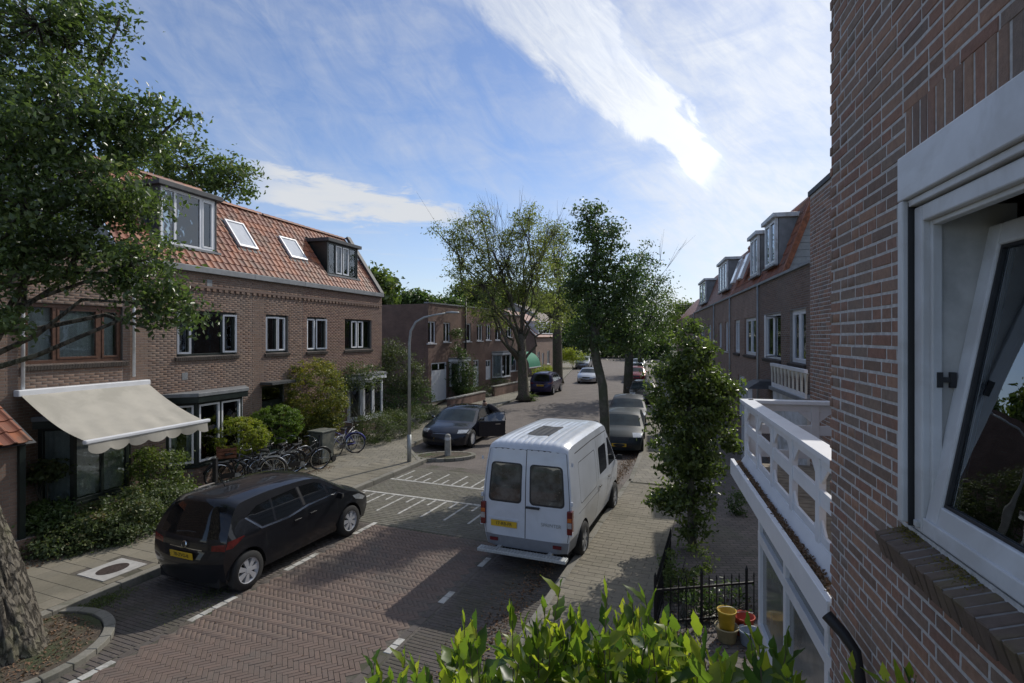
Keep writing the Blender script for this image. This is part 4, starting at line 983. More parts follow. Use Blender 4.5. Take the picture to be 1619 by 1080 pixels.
# bottom-hung sash leaning into the room
SX0, SX1, SZ0, SZ1 = wx0 + .068, x1 - .1, z0 + .065, 4.745
b = MB(); bars(b, SX0, SX1, 0, SZ1 - SZ0, .085, 0, .07); sash = b.build('sash', m_upvc, WFO, bevel=.008)
sash.matrix_local = Matrix.Translation((0, -.005, SZ0)) @ Matrix.Rotation(R(-10.5), 4, 'X')
b = MB(); bars(b, SX0 + .085, SX1 - .085, .085, SZ1 - SZ0 - .085, .012, .012, .03); b.build('gasket', m_black, sash)
MB().box(SX0 + .1, SX1 - .1, .024, .03, .1, SZ1 - SZ0 - .1).build('pane', m_glass_clear, sash)
# hardware, handle keeper, pole inside
b = MB(); b.box(SX0 + .005, SX0 + .022, .03, .05, 4.10, 4.16); b.box(SX0 + .005, SX0 + .022, .075, .095, 4.10, 4.16); b.box(SX0 + .005, SX0 + .02, .05, .075, 4.12, 4.14); b.build('striker_plate', m_black, WFO)
MB().box(wx0 + .02, wx0 + .05, -.024, -.01, z0 + .03, z0 + .055).build('drain_cap', m_white_old, WFO, bevel=.004)
vs = []; nk = 60
for j in range(nk + 1):
    xx = .28 + 1.9 * j / nk; yy = .37 + .03 * math.sin(j * .8) + .02 * math.sin(j * 2.1); vs += [(xx, yy, 3.3), (xx + .05, yy, 4.62)]
tag(MB().add(vs, [(2 * j, 2 * j + 2, 2 * j + 3, 2 * j + 1) for j in range(nk)]).build('curtain', M('grey_curtain', (.8, .8, .8), .9, var=.15, scale=9), WFO, smooth=True))
MB().box(SX0 - .06, SX0 + .004, .031, .30, 3.5, 4.81).build('window_reveal', M('reveal_paint', (.42, .42, .41), .7), WFO)
tubeobj('curtain_rail', [(.3, .37, 4.63), (SX1, .37, 4.63)], .012, m_black, WFO)
# black pipe sticking out low on the wall
pl_ = NF.px(1368, 1030); t_ = MB().tube([(pl_[0] - .02, -.17, 2.86), (pl_[0] + .04, -.11, 2.80), (pl_[0] + .075, -.07, 2.74), (pl_[0] + .08, -.05, 2.6), (pl_[0] + .08, -.04, 2.1)], [.03, .028, .026, .026, .026], 12, False)
t_.build('vent_pipe', m_black, near, smooth=True)
# recessed wall with pier
PF_ = rface(2.70, .253, 8.95)
corner_house = thing('brick_house', 'brick wall pier set back behind the white balcony', 'house', PF_.w(0, 0), PF_.a)
wall_slab(corner_house, 0, 1.75, -.05, 6.63, [], m_mortar_lt); it = brick_items(.0, 1.75, .02, 6.6, [], mix=True, proud=.0025)
it = [((i_[0] - .014) if (i_[0] < .12 and int(i_[1] / .0625) % 2) else i_[0], *i_[1:]) for i_ in it]
pieces('brick', 'brickwork', it, BR_NEAR, corner_house, WALLB, 300, .003, Matrix.Translation(PF_.w(0, 0)) @ Matrix.Rotation(PF_.a, 4, 'Z'), jitter=.0018, minpx=9)
MB().box(0, .28, .29, 6, 0, 6.6).build('side_wall', F_RROW, corner_house); MB().box(.3, 1.75, .3, 6, 6.45, 6.61).build('roof', m_lead, corner_house)
MB().box(-.03, 1.8, -.03, .33, 6.631, 6.71).build('coping', m_lead, corner_house)
MB().box(1.47, 1.75, .29, 4, 0, 6.5).build('side_wall', F_RROW, corner_house)
# right-hand terrace
RF = rface(4.35, .24, 66.0)
def rx(p, off=0): return RF.px(p, 520, off)[0]
segs = [(1283, 1200.5, 'brown brick terrace house with one window swung open nearest on the right side'), (1200.5, 1155.5, 'brown brick terrace house second along on the right with two skylights'), (1155.5, 1130, 'brown brick terrace house third along on the right with a white dormer'), (1130, 1098, 'distant red brick house at the end of the right terrace')]
RH = 6.2
def m_slopey(z): return .02 + (z - RH) / 2.35 * .8
rown = [];
for i, (pa, pb, lab) in enumerate(segs):
    a0, a1 = rx(pb), rx(pa); 
    if i == 0: wins = [wpx(RF, 1208, 1234.5, 497, 573), wpx(RF, 1249, 1274, 490, 575)]
    elif i == 1: wins = [wpx(RF, 1161, 1169.5, 507, 556), wpx(RF, 1177, 1195, 503, 560)]
    elif i == 2: wins = [wpx(RF, 1136, 1141, 511, 550), wpx(RF, 1146, 1151, 510, 551)]
    else: wins = [wpx(RF, 1108, 1114, 513, 545), wpx(RF, 1120, 1124, 513, 546)]
    wins = [(w[0], w[1], 3.55, 5.05) for w in wins]
    gw = [(a0 + (a1 - a0) * .3, a0 + (a1 - a0) * .55, .8, 2.6)]
    t = thing('brick_house', lab, 'house', RF.w(a0, 0), RF.a); hs = [(w[0] - a0, w[1] - a0, w[2], w[3]) for w in wins + gw]
    if i == 0:
        wall_slab(t, 0, a1 - a0, -.05, RH, hs, m_mortar)
        pieces('brick', 'brickwork', brick_items(.002, a1 - a0, .02, RH - .02, hs, proud=.003), BR_NEAR2 if 'BR_NEAR2' in globals() else BR_LEFT, t, WALLB, 250, .003, Matrix.Translation(RF.w(a0, 0)) @ Matrix.Rotation(RF.a, 4, 'Z'))
    else: wall_slab(t, 0, a1 - a0, -.05, RH, hs, F_RROW)
    shell(t, a1 - a0, RH, 9, F_DARK)
    for j, h_ in enumerate(hs): window(t, *h_, m_white, cols=(1, 1), sash=m_white if i < 2 else None, cur=.4, sill='brick' if i < 2 else 'white', fw=.08, tilt=[1] if (i == 0 and j == 0) else None)
    MB().box(0, a1 - a0, -.08, .02, RH - .03, RH + .05).build('gutter', m_zinc, t)
    tubeobj('downpipe', [(.02, -.06, 0), (.02, -.06, RH)], .035, m_metal, t)
    rown.append((t, a0, a1))
    # mansard above
    m0 = 0; m1 = (a1 - a0) if i else rx(1236) - a0
    rt = 8.5
    b = MB(); b.add([(m0, .02, RH + .02), (m1, .02, RH + .02), (m1, .85, rt), (m0, .85, rt)], [(0, 1, 2, 3)]); b.add([(m0, .85, rt), (m1, .85, rt), (m1, 8.5, rt), (m0, 8.5, rt)], [(0, 1, 2, 3)]); b.add([(m0, 8.5, RH), (m1, 8.5, RH), (m1, 8.5, rt), (m0, 8.5, rt)], [(0, 1, 2, 3)]); b.build('roof_deck', m_otile, t)
    if i < 2:
        sup = Vector((0, .83, 2.3)).normalized(); sn = Vector((0, -2.3, .83)).normalized(); SBb = Matrix((Vector((1, 0, 0)), sup, sn)).transposed().to_4x4(); n = int((m1 - m0) / .235)
        tl = MB()
        for r_ in range(7):
            for k in range(n):
                o_ = Vector((m0 + k * .235, .02, RH + .04)) + sup * (r_ * .34); me = TM[(r_ * 5 + k * 3) % 14]; mt = Matrix.Translation(o_) @ SBb
                tl.add([mt @ v.co for v in me.vertices], [tuple(p.vertices) for p in me.polygons], random.random())
        o = tl.build('roof_tiles', BR_TILE, t); o['kind'] = 'stuff'
        b = MB(); b.tube([(m0, .87, rt + .03), (m1 + .05, .87, rt + .03)], .12, 8); b.build('ridge', BR_TILE, t)
    if i == 0:
        # verge and boarded gable end
        b = MB(); b.add([(m1, -.05, RH), (m1 + .22, -.05, RH), (m1 + .22, .82, rt + .12), (m1, .82, rt + .12), (m1, .1, RH), (m1 + .22, .1, RH), (m1 + .22, .98, rt + .05), (m1, .98, rt + .05)], [(0, 1, 2, 3), (1, 5, 6, 2), (0, 3, 7, 4), (4, 7, 6, 5), (3, 2, 6, 7)]); b.build('verge', M('orange_verge_tile', (.26, .09, .04), .7, var=.4, scale=9, bump=.02), t)
        for k in range(11): 
            z_ = RH + .1 + k * .215; MB().box(m1 + .1, m1 + .13, m_slopey(z_) + .12, 6, z_, z_ + .205).build('board', m_clap, t)
        MB().box(m1 + .02, m1 + .09, .9, 6, RH, rt).build('gable_end', m_clap, t)
        MB().box(m1 + .3, a1 - a0, .28, 6, RH + .02, RH + .1).build('flat_roof', m_lead, t)
def rdormer(t, a0, xa, xb, zb, zt, out=.0, pan=m_white_old, side=m_zinc, cols=(1, 1)):
    x0, x1 = xa - a0, xb - a0; MB().box(x0, x1, .1, 1.3, zb, zt).build('dormer', side, t)
    MB().box(x0 - .12, x1 + .12, -.1, 1.4, zt, zt + .14).build('dormer_roof', m_white_old, t, bevel=.01)
    w = window(t, x0, x1, zb, zt, pan, cols=cols, sash=m_white, cur=0, sill='zinc', y=.0, fw=.07)
    MB().box(x0 + .05, x1 - .05, .085, .095, zb + .05, zt - .05).build('dark_backing', M('dim_room', (.08, .09, .1), .5), w)  # dim sheet just behind the pane stands in for the shaded room
t, a0, a1 = rown[0]
rdormer(t, a0, rx(1209), rx(1226), 6.65, 8.15)
t, a0, a1 = rown[1]
rdormer(t, a0, rx(1186), rx(1198), 6.6, 8.1)
for (pa, pb) in ((1159, 1166), (1170, 1180)):
    xa, xb = rx(pa) - a0, rx(pb) - a0; an = math.atan2(2.3, .83); mt = Matrix.Translation((xa, -.03, 6.75)) @ Matrix.Rotation(R(90) - R(20), 4, 'X')
    b = MB(); b.box(0, min(.8, xb - xa), 0, 1.15, 0, .12, mt); s_ = b.build('skylight', m_white, t); MB().box(.07, min(.73, xb - xa - .07), .07, 1.08, .121, .125, mt).build('pane', m_blind, s_)
t, a0, a1 = rown[2]; rdormer(t, a0, rx(1136), rx(1149), 6.7, 8.2, cols=(1, 1, 1))
t, a0, a1 = rown[3]; rdormer(t, a0, rx(1106), rx(1115), 6.6, 8.1)
# more of the terrace further along, seen above the trees
far_r = [(1098, 1070)]
for pa, pb in far_r:
    a0, a1 = rx(pb), rx(pa); a0 = max(a0, -60)
    t = thing('brick_house', 'furthest right hand terrace house half hidden by trees', 'house', RF.w(a0, 0), RF.a); wall_slab(t, 0, a1 - a0, 0, RH, [], F_RROW); shell(t, a1 - a0, RH, 9, F_DARK)
    MB().add([(0, 0, RH), (a1 - a0, 0, RH), (a1 - a0, 2.2, 8.6), (0, 2.2, 8.6), (0, 6.8, 8.6), (a1 - a0, 6.8, 8.6), (0, 9, RH), (a1 - a0, 9, RH)], [(0, 1, 2, 3), (3, 2, 5, 4), (4, 5, 7, 6), (0, 3, 4, 6), (1, 7, 5, 2)]).build('roof', m_otile, t)
# white fretwork parapet on a bay of the first right house
t, a0, a1 = rown[0]
qa, qb = rx(1224, -.0), rx(1281)
bx0, bx1 = rx(1222, .35) - a0, a1 - a0 + .9
MB().box(bx0, bx1, -.35, -.02, .1, 2.7).build('bay_base', m_white_old, t)
MB().box(bx0 - .1, bx1, -.45, -.02, 2.70, 2.8).build('bay_roof', m_zinc, t)
b = MB(); L_ = bx1 - bx0; n = 9
MB().box(bx0 - .04, bx1, -.42, -.33, 3.42, 3.5).build('parapet_rail', m_white, t); MB().box(bx0, bx1, -.39, -.35, 2.8, 2.92).build('parapet_rail', m_white, t)
for k in range(n + 1):
    xx = bx0 + L_ * k / n; s_ = L_ / n; o = MB()
    o.prism([(xx - .035, 2.92), (xx + .035, 2.92), (xx + .035, 3.2), (xx + s_ * .3, 3.38), (xx + s_ * .5, 3.42), (xx - s_ * .5, 3.42), (xx - s_ * .3, 3.38), (xx - .035, 3.2)], -.39, -.35, 'xz'); o.build('fret_panel', m_cream, t)
t2 = thing('door_canopy', 'black flat canopy over a white framed entrance beyond the small tree', 'canopy', RF.w(rx(1180, .9), 0), RF.a)
MB().add([(-1.2, -.9, 2.62), (.2, -.9, 2.62), (.2, 0, 2.62), (-1.2, 0, 2.62), (-.9, -.5, 2.85), (0, -.5, 2.85), (0, 0, 2.85), (-.9, 0, 2.85)], [(0, 1, 5, 4), (1, 2, 6, 5), (2, 3, 7, 6), (3, 0, 4, 7), (4, 5, 6, 7), (3, 2, 1, 0)]).build('roof', m_lead, t2)
for x in (-1.1, -.5, .1): MB().box(x - .05, x + .05, -.85, -.75, .1, 2.61).build('post', m_white, t2)
# bay with balcony, beside our window
t = thing('balcony_bay', 'white timber bay with a fretwork balcony rail on top, beside the near wall', 'balcony', NF.w(0, 0), NF.a)
BL = -3.92; GZ = 2.66
MB().box(BL - .02, -.02, .0, .30, GZ - .05, GZ, None).build('gutter_shelf', m_white_old, t, bevel=.006)
MB().box(BL - .03, -.02, -.02, .028, GZ - .16, GZ + .04).build('gutter_lip', m_white, t, bevel=.006)
MB().box(BL + .02, -.02, .03, .085, GZ + .001, GZ + .02).build('gutter_bed', m_earth, t)
lp = np.array([(random.uniform(BL + .1, -.05), random.gauss(.057, .014), GZ + .03 + abs(random.gauss(0, .008))) for _ in range(2600)]); o = leaf_mesh('gutter_leaves', lp, .03, L_DRY, t, up=.6); o['kind'] = 'stuff'
MB().add([(BL + .05, .085, GZ + .002), (-.02, .085, GZ + .002), (-.02, .15, GZ + .13), (BL + .08, .15, GZ + .13), (BL + .05, .085, GZ - .02), (-.02, .085, GZ - .02), (-.02, .2, GZ + .13), (BL + .08, .2, GZ + .13)], [(0, 1, 2, 3), (3, 2, 6, 7), (4, 7, 6, 5), (0, 3, 7, 4), (1, 5, 6, 2)]).build('apron_board', m_white, t)
RY0, RY1 = .15, .19; TZ_ = GZ + .83
def balus(xa, xb, put, name_ry=(RY0, RY1), n=4):
    """rail with posts, mid rail and corner gussets between xa and xb"""
    L_ = xb - xa
    put('top_rail', MB().box(xa - .05, xb + .04, RY0 - .06, RY1 + .06, TZ_ - .045, TZ_))
    put('upper_board', MB().box(xa, xb, RY0 + .008, RY1 - .008, TZ_ - .14, TZ_ - .046))
    put('middle_rail', MB().box(xa, xb, RY0 + .004, RY1 - .004, GZ + .40, GZ + .52))
    put('lower_board', MB().box(xa, xb, RY0 + .008, RY1 - .008, GZ + .1, GZ + .2))
    for k in range(n + 1):
        x = xa + L_ * k / n
        put('post', MB().box(x - .045, x + .045, RY0 - .006, RY1 + .006, GZ + .1, TZ_ - .046))
        for s_ in (-1, 1):
            if (k == 0 and s_ < 0) or (k == n and s_ > 0): continue
            e = x + s_ * .046; g = .15
            put('bracket', MB().prism([(e, TZ_ - .141), (e + s_ * g, TZ_ - .141), (e, TZ_ - .141 - g * .85)], RY0 + .01, RY1 - .01, 'xz'))
            put('bracket', MB().prism([(e, GZ + .201), (e + s_ * .1, GZ + .201), (e, GZ + .30)], RY0 + .01, RY1 - .01, 'xz'))
balus(BL + .05, -.05, lambda nme, mb: mb.build(nme, m_white, t, bevel=.004), n=5)
# the return rail at the far end
TR = Matrix.Translation((BL + .12 + RY0, RY0, 0)) @ Matrix.Rotation(R(90), 4, 'Z')
def put2(nme, mb): o = mb.build(nme, m_white, t, bevel=.004); o.matrix_local = Matrix.Translation((BL + .05 + .17, .17 + .06, 0)) @ Matrix.Rotation(R(90), 4, 'Z')
balus(0, 2.2, put2, n=3)
for k in range(31):
    xx = BL + .2 + k * .12; MB().box(xx, xx + .11, .22, 3.2, GZ + .02, GZ + .05, None).build('deck_board', M_DECK if 'M_DECK' in globals() else globals().setdefault('M_DECK', M('weathered_deck_wood', (.2, .17, .13), .85, var=.3, scale=8)), t)
MB().box(BL + .15, 0, .30, 3.2, GZ - .1, GZ + .015).build('deck_base', m_lead, t)
# glazed front: posts, transom, panes
m_baypane = M('bay_pane_painted_reflection', (.2, .205, .19), .12, var=.35, scale=1.3, spec=.5)  # opaque grey puts the paving's reflection into the pane colour
GYF = .27
b = MB()
for px_ in (0, 1.28, 2.6, 3.6): b.box(BL + .28 + px_ - .045, BL + .28 + px_ + .045, GYF, GYF + .08, .1, GZ - .06)
b.box(BL + .23, -.02, GYF - .004, GYF + .09, 1.75, 1.87); b.box(BL + .23, -.02, GYF - .004, GYF + .09, .1, .75); b.box(BL + .23, -.02, GYF - .003, GYF + .09, GZ - .2, GZ - .055)
fr = b.build('bay_frame', m_white, t, bevel=.004)
xs = [0, 1.28, 2.6, 3.6]
for i in range(3):
    for (z0_, z1_) in ((.75, 1.75), (1.87, GZ - .2)):
        a_x, b_x = BL + .28 + xs[i] + .05, BL + .28 + xs[i + 1] - .05
        MB().box(a_x, b_x, GYF + .04, GYF + .046, z0_, z1_).build('pane', m_baypane, fr)
b = MB()
for y_ in (GYF + .08, 1.2, 2.2): b.box(BL + .23, BL + .31, y_, y_ + .08, .1, GZ - .06)
b.box(BL + .235, BL + .305, GYF + .09, 2.2, .1, .75); b.box(BL + .235, BL + .305, GYF + .09, 2.2, 1.75, 1.87); b.build('bay_side', m_white, t)
for y_ in (GYF + .17, 1.29): MB().box(BL + .26, BL + .266, y_, y_ + .9, .75, 1.75).build('pane', m_glass, t); MB().box(BL + .26, BL + .266, y_, y_ + .9, 1.87, GZ - .1).build('pane', m_glass, t)
vs = []
for j in range(120):
    xx = BL + .35 + 3.4 * j / 119; vs += [(xx, GYF + .2 + .02 * math.sin(j * .9), .8), (xx, GYF + .2 + .02 * math.sin(j * .9), GZ - .1)]
MB().add(vs, [(2 * j, 2 * j + 2, 2 * j + 3, 2 * j + 1) for j in range(119)]).build('blind', M('grey_net_blind', (.24, .25, .26), .9, var=.1), t, smooth=True)
MB().box(BL + .3, 0, 3.2, 3.4, 0, 6.7).build('rear_wall', F_RROW, t)
# ================================================================== vehicles
def paint(name, col, flake=.0, rough=.25): return M(name, col, rough, flake, var=.04, scale=2, coat=.15, dirt=.1, spec=.35)
m_carglass = M('car_glass', (.006, .007, .008), .04, var=.05, spec=.5)
m_carglass_l = M('windscreen_glass', (.022, .032, .035), .05, var=.3, scale=2, spec=.22)
m_seam = M('door_gap', (.006, .006, .006), .8)
m_chrome = M('chrome', (.6, .62, .64), .15, 1.0, var=.03)
m_red_l = M('red_lamp', (.13, .012, .012), .2, var=.25, scale=14, coat=.3)
m_red_d = M('orange_lamp', (.5, .12, .02), .15, coat=.8)
m_clear_l = M('headlamp', (.38, .4, .42), .08, .3, var=.2, scale=20, coat=1)
m_alloy = M('alloy', (.5, .51, .53), .3, .25, var=.06)
m_plate = M('number_plate', (.6, .38, .02), .4, var=.06)
m_under = M('underbody', (.012, .012, .012), .9)
m_plast = M('grey_bumper', (.19, .2, .22), .6, var=.08)
def cr(pts, t):
    """Catmull-Rom through tuples"""
    n = len(pts); i = min(int(t), n - 2); f = t - i
    p0, p1, p2, p3 = (np.array(pts[max(i - 1, 0)]), np.array(pts[i]), np.array(pts[i + 1]), np.array(pts[min(i + 2, n - 1)]))
    m1 = (p2 - p0) * .38; m2 = (p3 - p1) * .38; f2, f3 = f * f, f * f * f
    return (2 * f3 - 3 * f2 + 1) * p1 + (f3 - 2 * f2 + f) * m1 + (-2 * f3 + 3 * f2) * p2 + (f3 - f2) * m2
def pip(x, y, poly):
    c = False; n = len(poly); j = n - 1
    for i in range(n):
        if (poly[i][1] > y) != (poly[j][1] > y) and x < (poly[j][0] - poly[i][0]) * (y - poly[i][1]) / (poly[j][1] - poly[i][1] + 1e-12) + poly[i][0]: c = not c
        j = i
    return c
def dens(poly, d):
    o = []
    for i in range(len(poly)):
        a, b = poly[i], poly[(i + 1) % len(poly)]; n = max(1, int(math.hypot(b[0] - a[0], b[1] - a[1]) / d)); o += [(a[0] + (b[0] - a[0]) * k / n, a[1] + (b[1] - a[1]) * k / n) for k in range(n)]
    return o
def patch(outline, regions, grid, d, fn, base_name, base_mat, parent, out, off=.0):
    """cut a 2-D domain into regions; every region becomes a mesh mapped to 3-D by fn"""
    pts = []; faces = []
    def addp(poly):
        s_ = len(pts); pts.extend(Vector(p) for p in poly); faces.append(list(range(s_, len(pts))))
    addp(outline)
    for r_ in regions: addp(dens(r_[1], d) if d else r_[1])
    pts.extend(Vector(p) for p in grid if pip(p[0], p[1], outline))
    V, _, Fs, *_r = delaunay_2d_cdt(pts, [], faces, 0, 1e-4)
    V3 = [fn(p.x, p.y) for p in V]; groups = {}
    for f in Fs:
        cx = sum(V[i].x for i in f) / len(f); cy = sum(V[i].y for i in f) / len(f)
        if not pip(cx, cy, outline): continue
        key = -1
        for k, r_ in enumerate(regions):
            if pip(cx, cy, r_[1]): key = k
        groups.setdefault(key, []).append(tuple(f))
    for key, fs in groups.items():
        nm, mt = (base_name, base_mat) if key < 0 else (regions[key][0], regions[key][2])
        out.setdefault((nm, mt.name, key if key < 0 or nm not in ('seam',) else -2), []).append((V3, fs, mt))
def emit(out, parent):
    res = {}
    for (nm, mn, key), lst in out.items():
        vs = []; fs = []
        for V3, f_, mt in lst:
            used = sorted({i for f in f_ for i in f}); mp = {i: len(vs) + k for k, i in enumerate(used)}; vs += [V3[i] for i in used]; fs += [tuple(mp[i] for i in f) for f in f_]
        b = MB(); b.add(vs, fs); o = b.build(nm, lst[0][2], parent, smooth=True)
        if nm in ('body',):
            w = o.modifiers.new('weld', 'WELD'); w.merge_threshold = .0015
            e_ = o.modifiers.new('es', 'EDGE_SPLIT'); e_.split_angle = R(38)
        res.setdefault(nm, o)
    return res
def wheel(parent, x, y, r_, side, rimmat, spokes=7, w=.2, cap=False):
    b = MB(); s_ = side; b.lathe([(r_ * .66, -w / 2), (r_ * .93, -w / 2), (r_, -w * .32), (r_, w * .32), (r_ * .93, w / 2), (r_ * .66, w / 2)], (0, 0, 0), 'y', 28)
    wo = bpy.data.objects.new('wheel', None); C.objects.link(wo); wo.parent = parent; wo.location = (x, y, r_); wo.rotation_euler = (0, random.random(), 0)
    b.build('tyre', m_rubber, wo, smooth=True)
    b = MB(); b.lathe([(r_ * .68, -w * .4), (r_ * .68, w * .46), (r_ * .62, w * .46), (r_ * .6, w * .1), (0, w * .05)] if s_ > 0 else [(r_ * .68, w * .4), (r_ * .68, -w * .46), (r_ * .62, -w * .46), (r_ * .6, -w * .1), (0, -w * .05)], (0, 0, 0), 'y', 28)
    b.build('rim', m_alloy if rimmat is m_alloy else rimmat, wo, smooth=True)
    b = MB(); y0 = s_ * w * .2; y1 = s_ * w * .44
    MB().lathe([(0, s_ * w * .07), (r_ * .585, s_ * w * .12)], (0, 0, 0), 'y', 24).build('brake_disc', m_under, wo)
    for k in range(spokes):
        an = 2 * math.pi * k / spokes; mt = Matrix.Rotation(an, 4, 'Y')
        q = [(.02, -.02), (.02, .02), (r_ * .63, r_ * .15), (r_ * .63, -r_ * .15)]
        vs = [mt @ Vector((u, y1 if u < .1 else y1 * .98, v)) for u, v in q] + [mt @ Vector((u, y0, v)) for u, v in q]; b.add(vs, [(0, 1, 2, 3), (7, 6, 5, 4), (0, 4, 5, 1), (1, 5, 6, 2), (2, 6, 7, 3), (3, 7, 4, 0)])
    b.lathe([(0, y1 * 1.05), (r_ * .16, y1 * 1.03), (r_ * .18, y0)], (0, 0, 0), 'y', 14); b.build('spokes', rimmat, wo); return wo
def car(name, label, cat, loc, rz, spec, body, cols={}, group=None, plate=None, rim=None):
    t = thing(name, label, cat, (*loc, 0), rz, group); L_, Wm, prof = spec['L'], spec['W'] / 2, spec['prof']; zb, kin = spec['belt'], spec['tumble']; n = len(prof)
    nr, nf = spec.get('nr', .10), spec.get('nf', .13)
    def Y(x, z):
        w = Wm * (1 - nr * max(0, (.6 - x) / .6) ** 2 - nf * max(0, (x - (L_ - .85)) / .85) ** 2)
        if z > zb: w -= kin * (z - zb) + spec.get('kin2', .0) * (z - zb) ** 2
        else: w -= .07 * ((zb - z) / .7) ** 2
        d = z - (zb - .12); w -= .006 * math.exp(-(d / .03) ** 2)
        return w
    NS = (n - 1) * spec.get('sub', 5)
    edge = [cr([(p[2], p[3]) for p in prof], i / spec.get('sub', 5)) for i in range(NS + 1)]
    # side outline: along the edge, then back under with wheel arches
    out = {}
    rw, wr, wf = spec['r'], spec['xr'], spec['xf']; ar = rw + .06; zs = spec['sill']
    low = []
    xa, xb = edge[-1][0], edge[0][0]
    def arch(xc): 
        a0 = math.acos(min(1, 0)); pts = []
        for k in range(15):
            an = math.pi * k / 14; zz = rw + ar * math.sin(an); pts.append((xc + ar * math.cos(an), max(zs, zz)))
        pts = [(xc + ar, zs)] + pts + [(xc - ar, zs)] if rw > zs else pts
        return pts
    low = arch(wf) + arch(wr)
    low = [p for i, p in enumerate(low) if i == 0 or math.hypot(p[0] - low[i - 1][0], p[1] - low[i - 1][1]) > .004]
    sideo = [tuple(p) for p in edge] + low
    gx = np.arange(.05, L_, .11); gz = np.arange(.2, 2.6, .09); grid = [(x, z) for x in gx for z in gz]
    for s_ in (1, -1):
        regs = [r_ for r_ in spec['side']] + (spec.get('side_l', []) if s_ > 0 else spec.get('side_r', []))
        regs = [(r_[0], r_[1], cols.get(r_[2], r_[2]) if isinstance(r_[2], str) else r_[2]) for r_ in regs]
        rs = [(r_[0], r_[1], {'body': body, 'glass': m_carglass, 'seam': m_seam, 'chrome': m_chrome, 'red': m_red_l, 'clear': m_clear_l, 'plast': m_plast, 'blk': m_black, 'opening': m_room}.get(r_[2], body) if isinstance(r_[2], str) else r_[2]) for r_ in regs]
        o2 = {}; ins = {'glass': .006, 'seam': .004}
        patch(sideo, rs, grid, .12, lambda x, z, s_=s_: (x, s_ * Y(x, z), z), 'body', body, t, o2)
        for k, v in o2.items():
            kk = (k[0], k[1], (k[2], s_) if k[0] != 'body' else -1); out.setdefault(kk, []).extend(v)
    ec = [cr([(p[0], p[1]) for p in prof], i / spec.get('sub', 5)) for i in range(NS + 1)]
    def top(s_, v):
        q = s_ * spec.get('sub', 5); i = min(max(int(q), 0), NS - 1); f = q - i
        e = edge[i] * (1 - f) + edge[i + 1] * f; c_ = ec[i] * (1 - f) + ec[i + 1] * f; w = Y(e[0], e[1]) * (1 - f) + 0 if False else (Y(*edge[i]) * (1 - f) + Y(*edge[i + 1]) * f)
        g = 1 - abs(v) ** spec.get('pw', 2.6); x = e[0] + (c_[0] - e[0]) * g; z = e[1] + (c_[1] - e[1]) * g
        if 'ribs' in spec and spec['ribs'][0] < s_ < spec['ribs'][1] and abs(v) < .85: z -= .014 * (1 if (v * 6.5) % 1 < .3 else 0)
        return (x, w * v, z)
    sb = spec.get('sub', 5)
    to = [(i / sb, 1.0) for i in range(NS + 1)] + [(NS / sb, v) for v in (.75, .5, .25, 0, -.25, -.5, -.75)] + [(i / sb, -1.0) for i in range(NS, -1, -1)] + [(0, v) for v in (-.75, -.5, -.25, 0, .25, .5, .75)]
    gv = np.linspace(-.9, .9, spec.get('gv', 13)); tg = [(i / sb, v) for i in range(1, NS) for v in gv]
    tr = [(r_[0], r_[1], {'body': body, 'glass': m_carglass, 'wind': m_carglass_l, 'seam': m_seam, 'chrome': m_chrome, 'red': m_red_l, 'clear': m_clear_l, 'plast': m_plast, 'blk': m_black}[r_[2]]) for r_ in spec['top']]
    patch(to, tr, tg, .2, top, 'body', body, t, out)
    res = emit(out, t)
    # underbody and arches
    b = MB(); b.box(.3, L_ - .35, -Wm * .8, Wm * .8, .18, .5); b.box(.55, L_ - .7, -Wm * .72, Wm * .72, .5, zb - .05); b.build('underbody', m_under, t)
    for xc in (wr, wf):
        for s_ in (1, -1):
            vs = []; k_ = 14
            for j in range(k_ + 1):
                an = math.pi * j / k_; vs += [(xc + ar * math.cos(an), s_ * (Wm - .03), max(.18, rw + ar * math.sin(an))), (xc + ar * math.cos(an), s_ * (Wm - .32), max(.18, rw + ar * math.sin(an)))]
            MB().add(vs, [(2 * j, 2 * j + 1, 2 * j + 3, 2 * j + 2) for j in range(k_)]).build('wheel_arch', m_under, t)
            wheel(t, xc, s_ * (Wm - .105 - spec.get('win', .0)), rw, s_, rim or m_alloy, spec.get('spokes', 7))
    # mirrors
    mx, mz = spec['mirror']
    for s_ in (1, -1):
        y = Y(mx, mz); b = MB(); b.add([(mx + dx_, s_ * (y + dy_), mz + dz_) for dx_, dy_, dz_ in ((-.04, .0, 0), (-.06, .2, .0), (-.06, .21, .13), (-.04, .06, .13), (.08, .0, .02), (.05, .17, .03), (.04, .17, .1), (.07, .05, .1))], [(0, 1, 2, 3), (7, 6, 5, 4), (0, 4, 5, 1), (1, 5, 6, 2), (2, 6, 7, 3), (3, 7, 4, 0)]); b.build('mirror', spec.get('mirmat') or body, t, bevel=.02)
    for (hx_, hz_) in spec.get('handles', []):
        for s_ in (1, -1):
            y = Y(hx_, hz_); MB().box(hx_ - .09, hx_ + .09, s_ * (y + .008), s_ * (y + .03), hz_ - .014, hz_ + .014).build('door_handle', spec.get('hmat') or body, t, bevel=.006)
    for (where, x, y, z, tilt, txt) in (plate or []):
        po = MB().box(-.26, .26, -.006, .006, -.055, .055).build('number_plate', m_plate, t, loc=(x, y, z), rot=(R(tilt), 0, R(-90 if where == 'r' else 90)))
        text_mesh('plate_text', txt, .085, m_black, po, (0, -.008, 0), (R(90), 0, 0))
    return t, Y, top, res
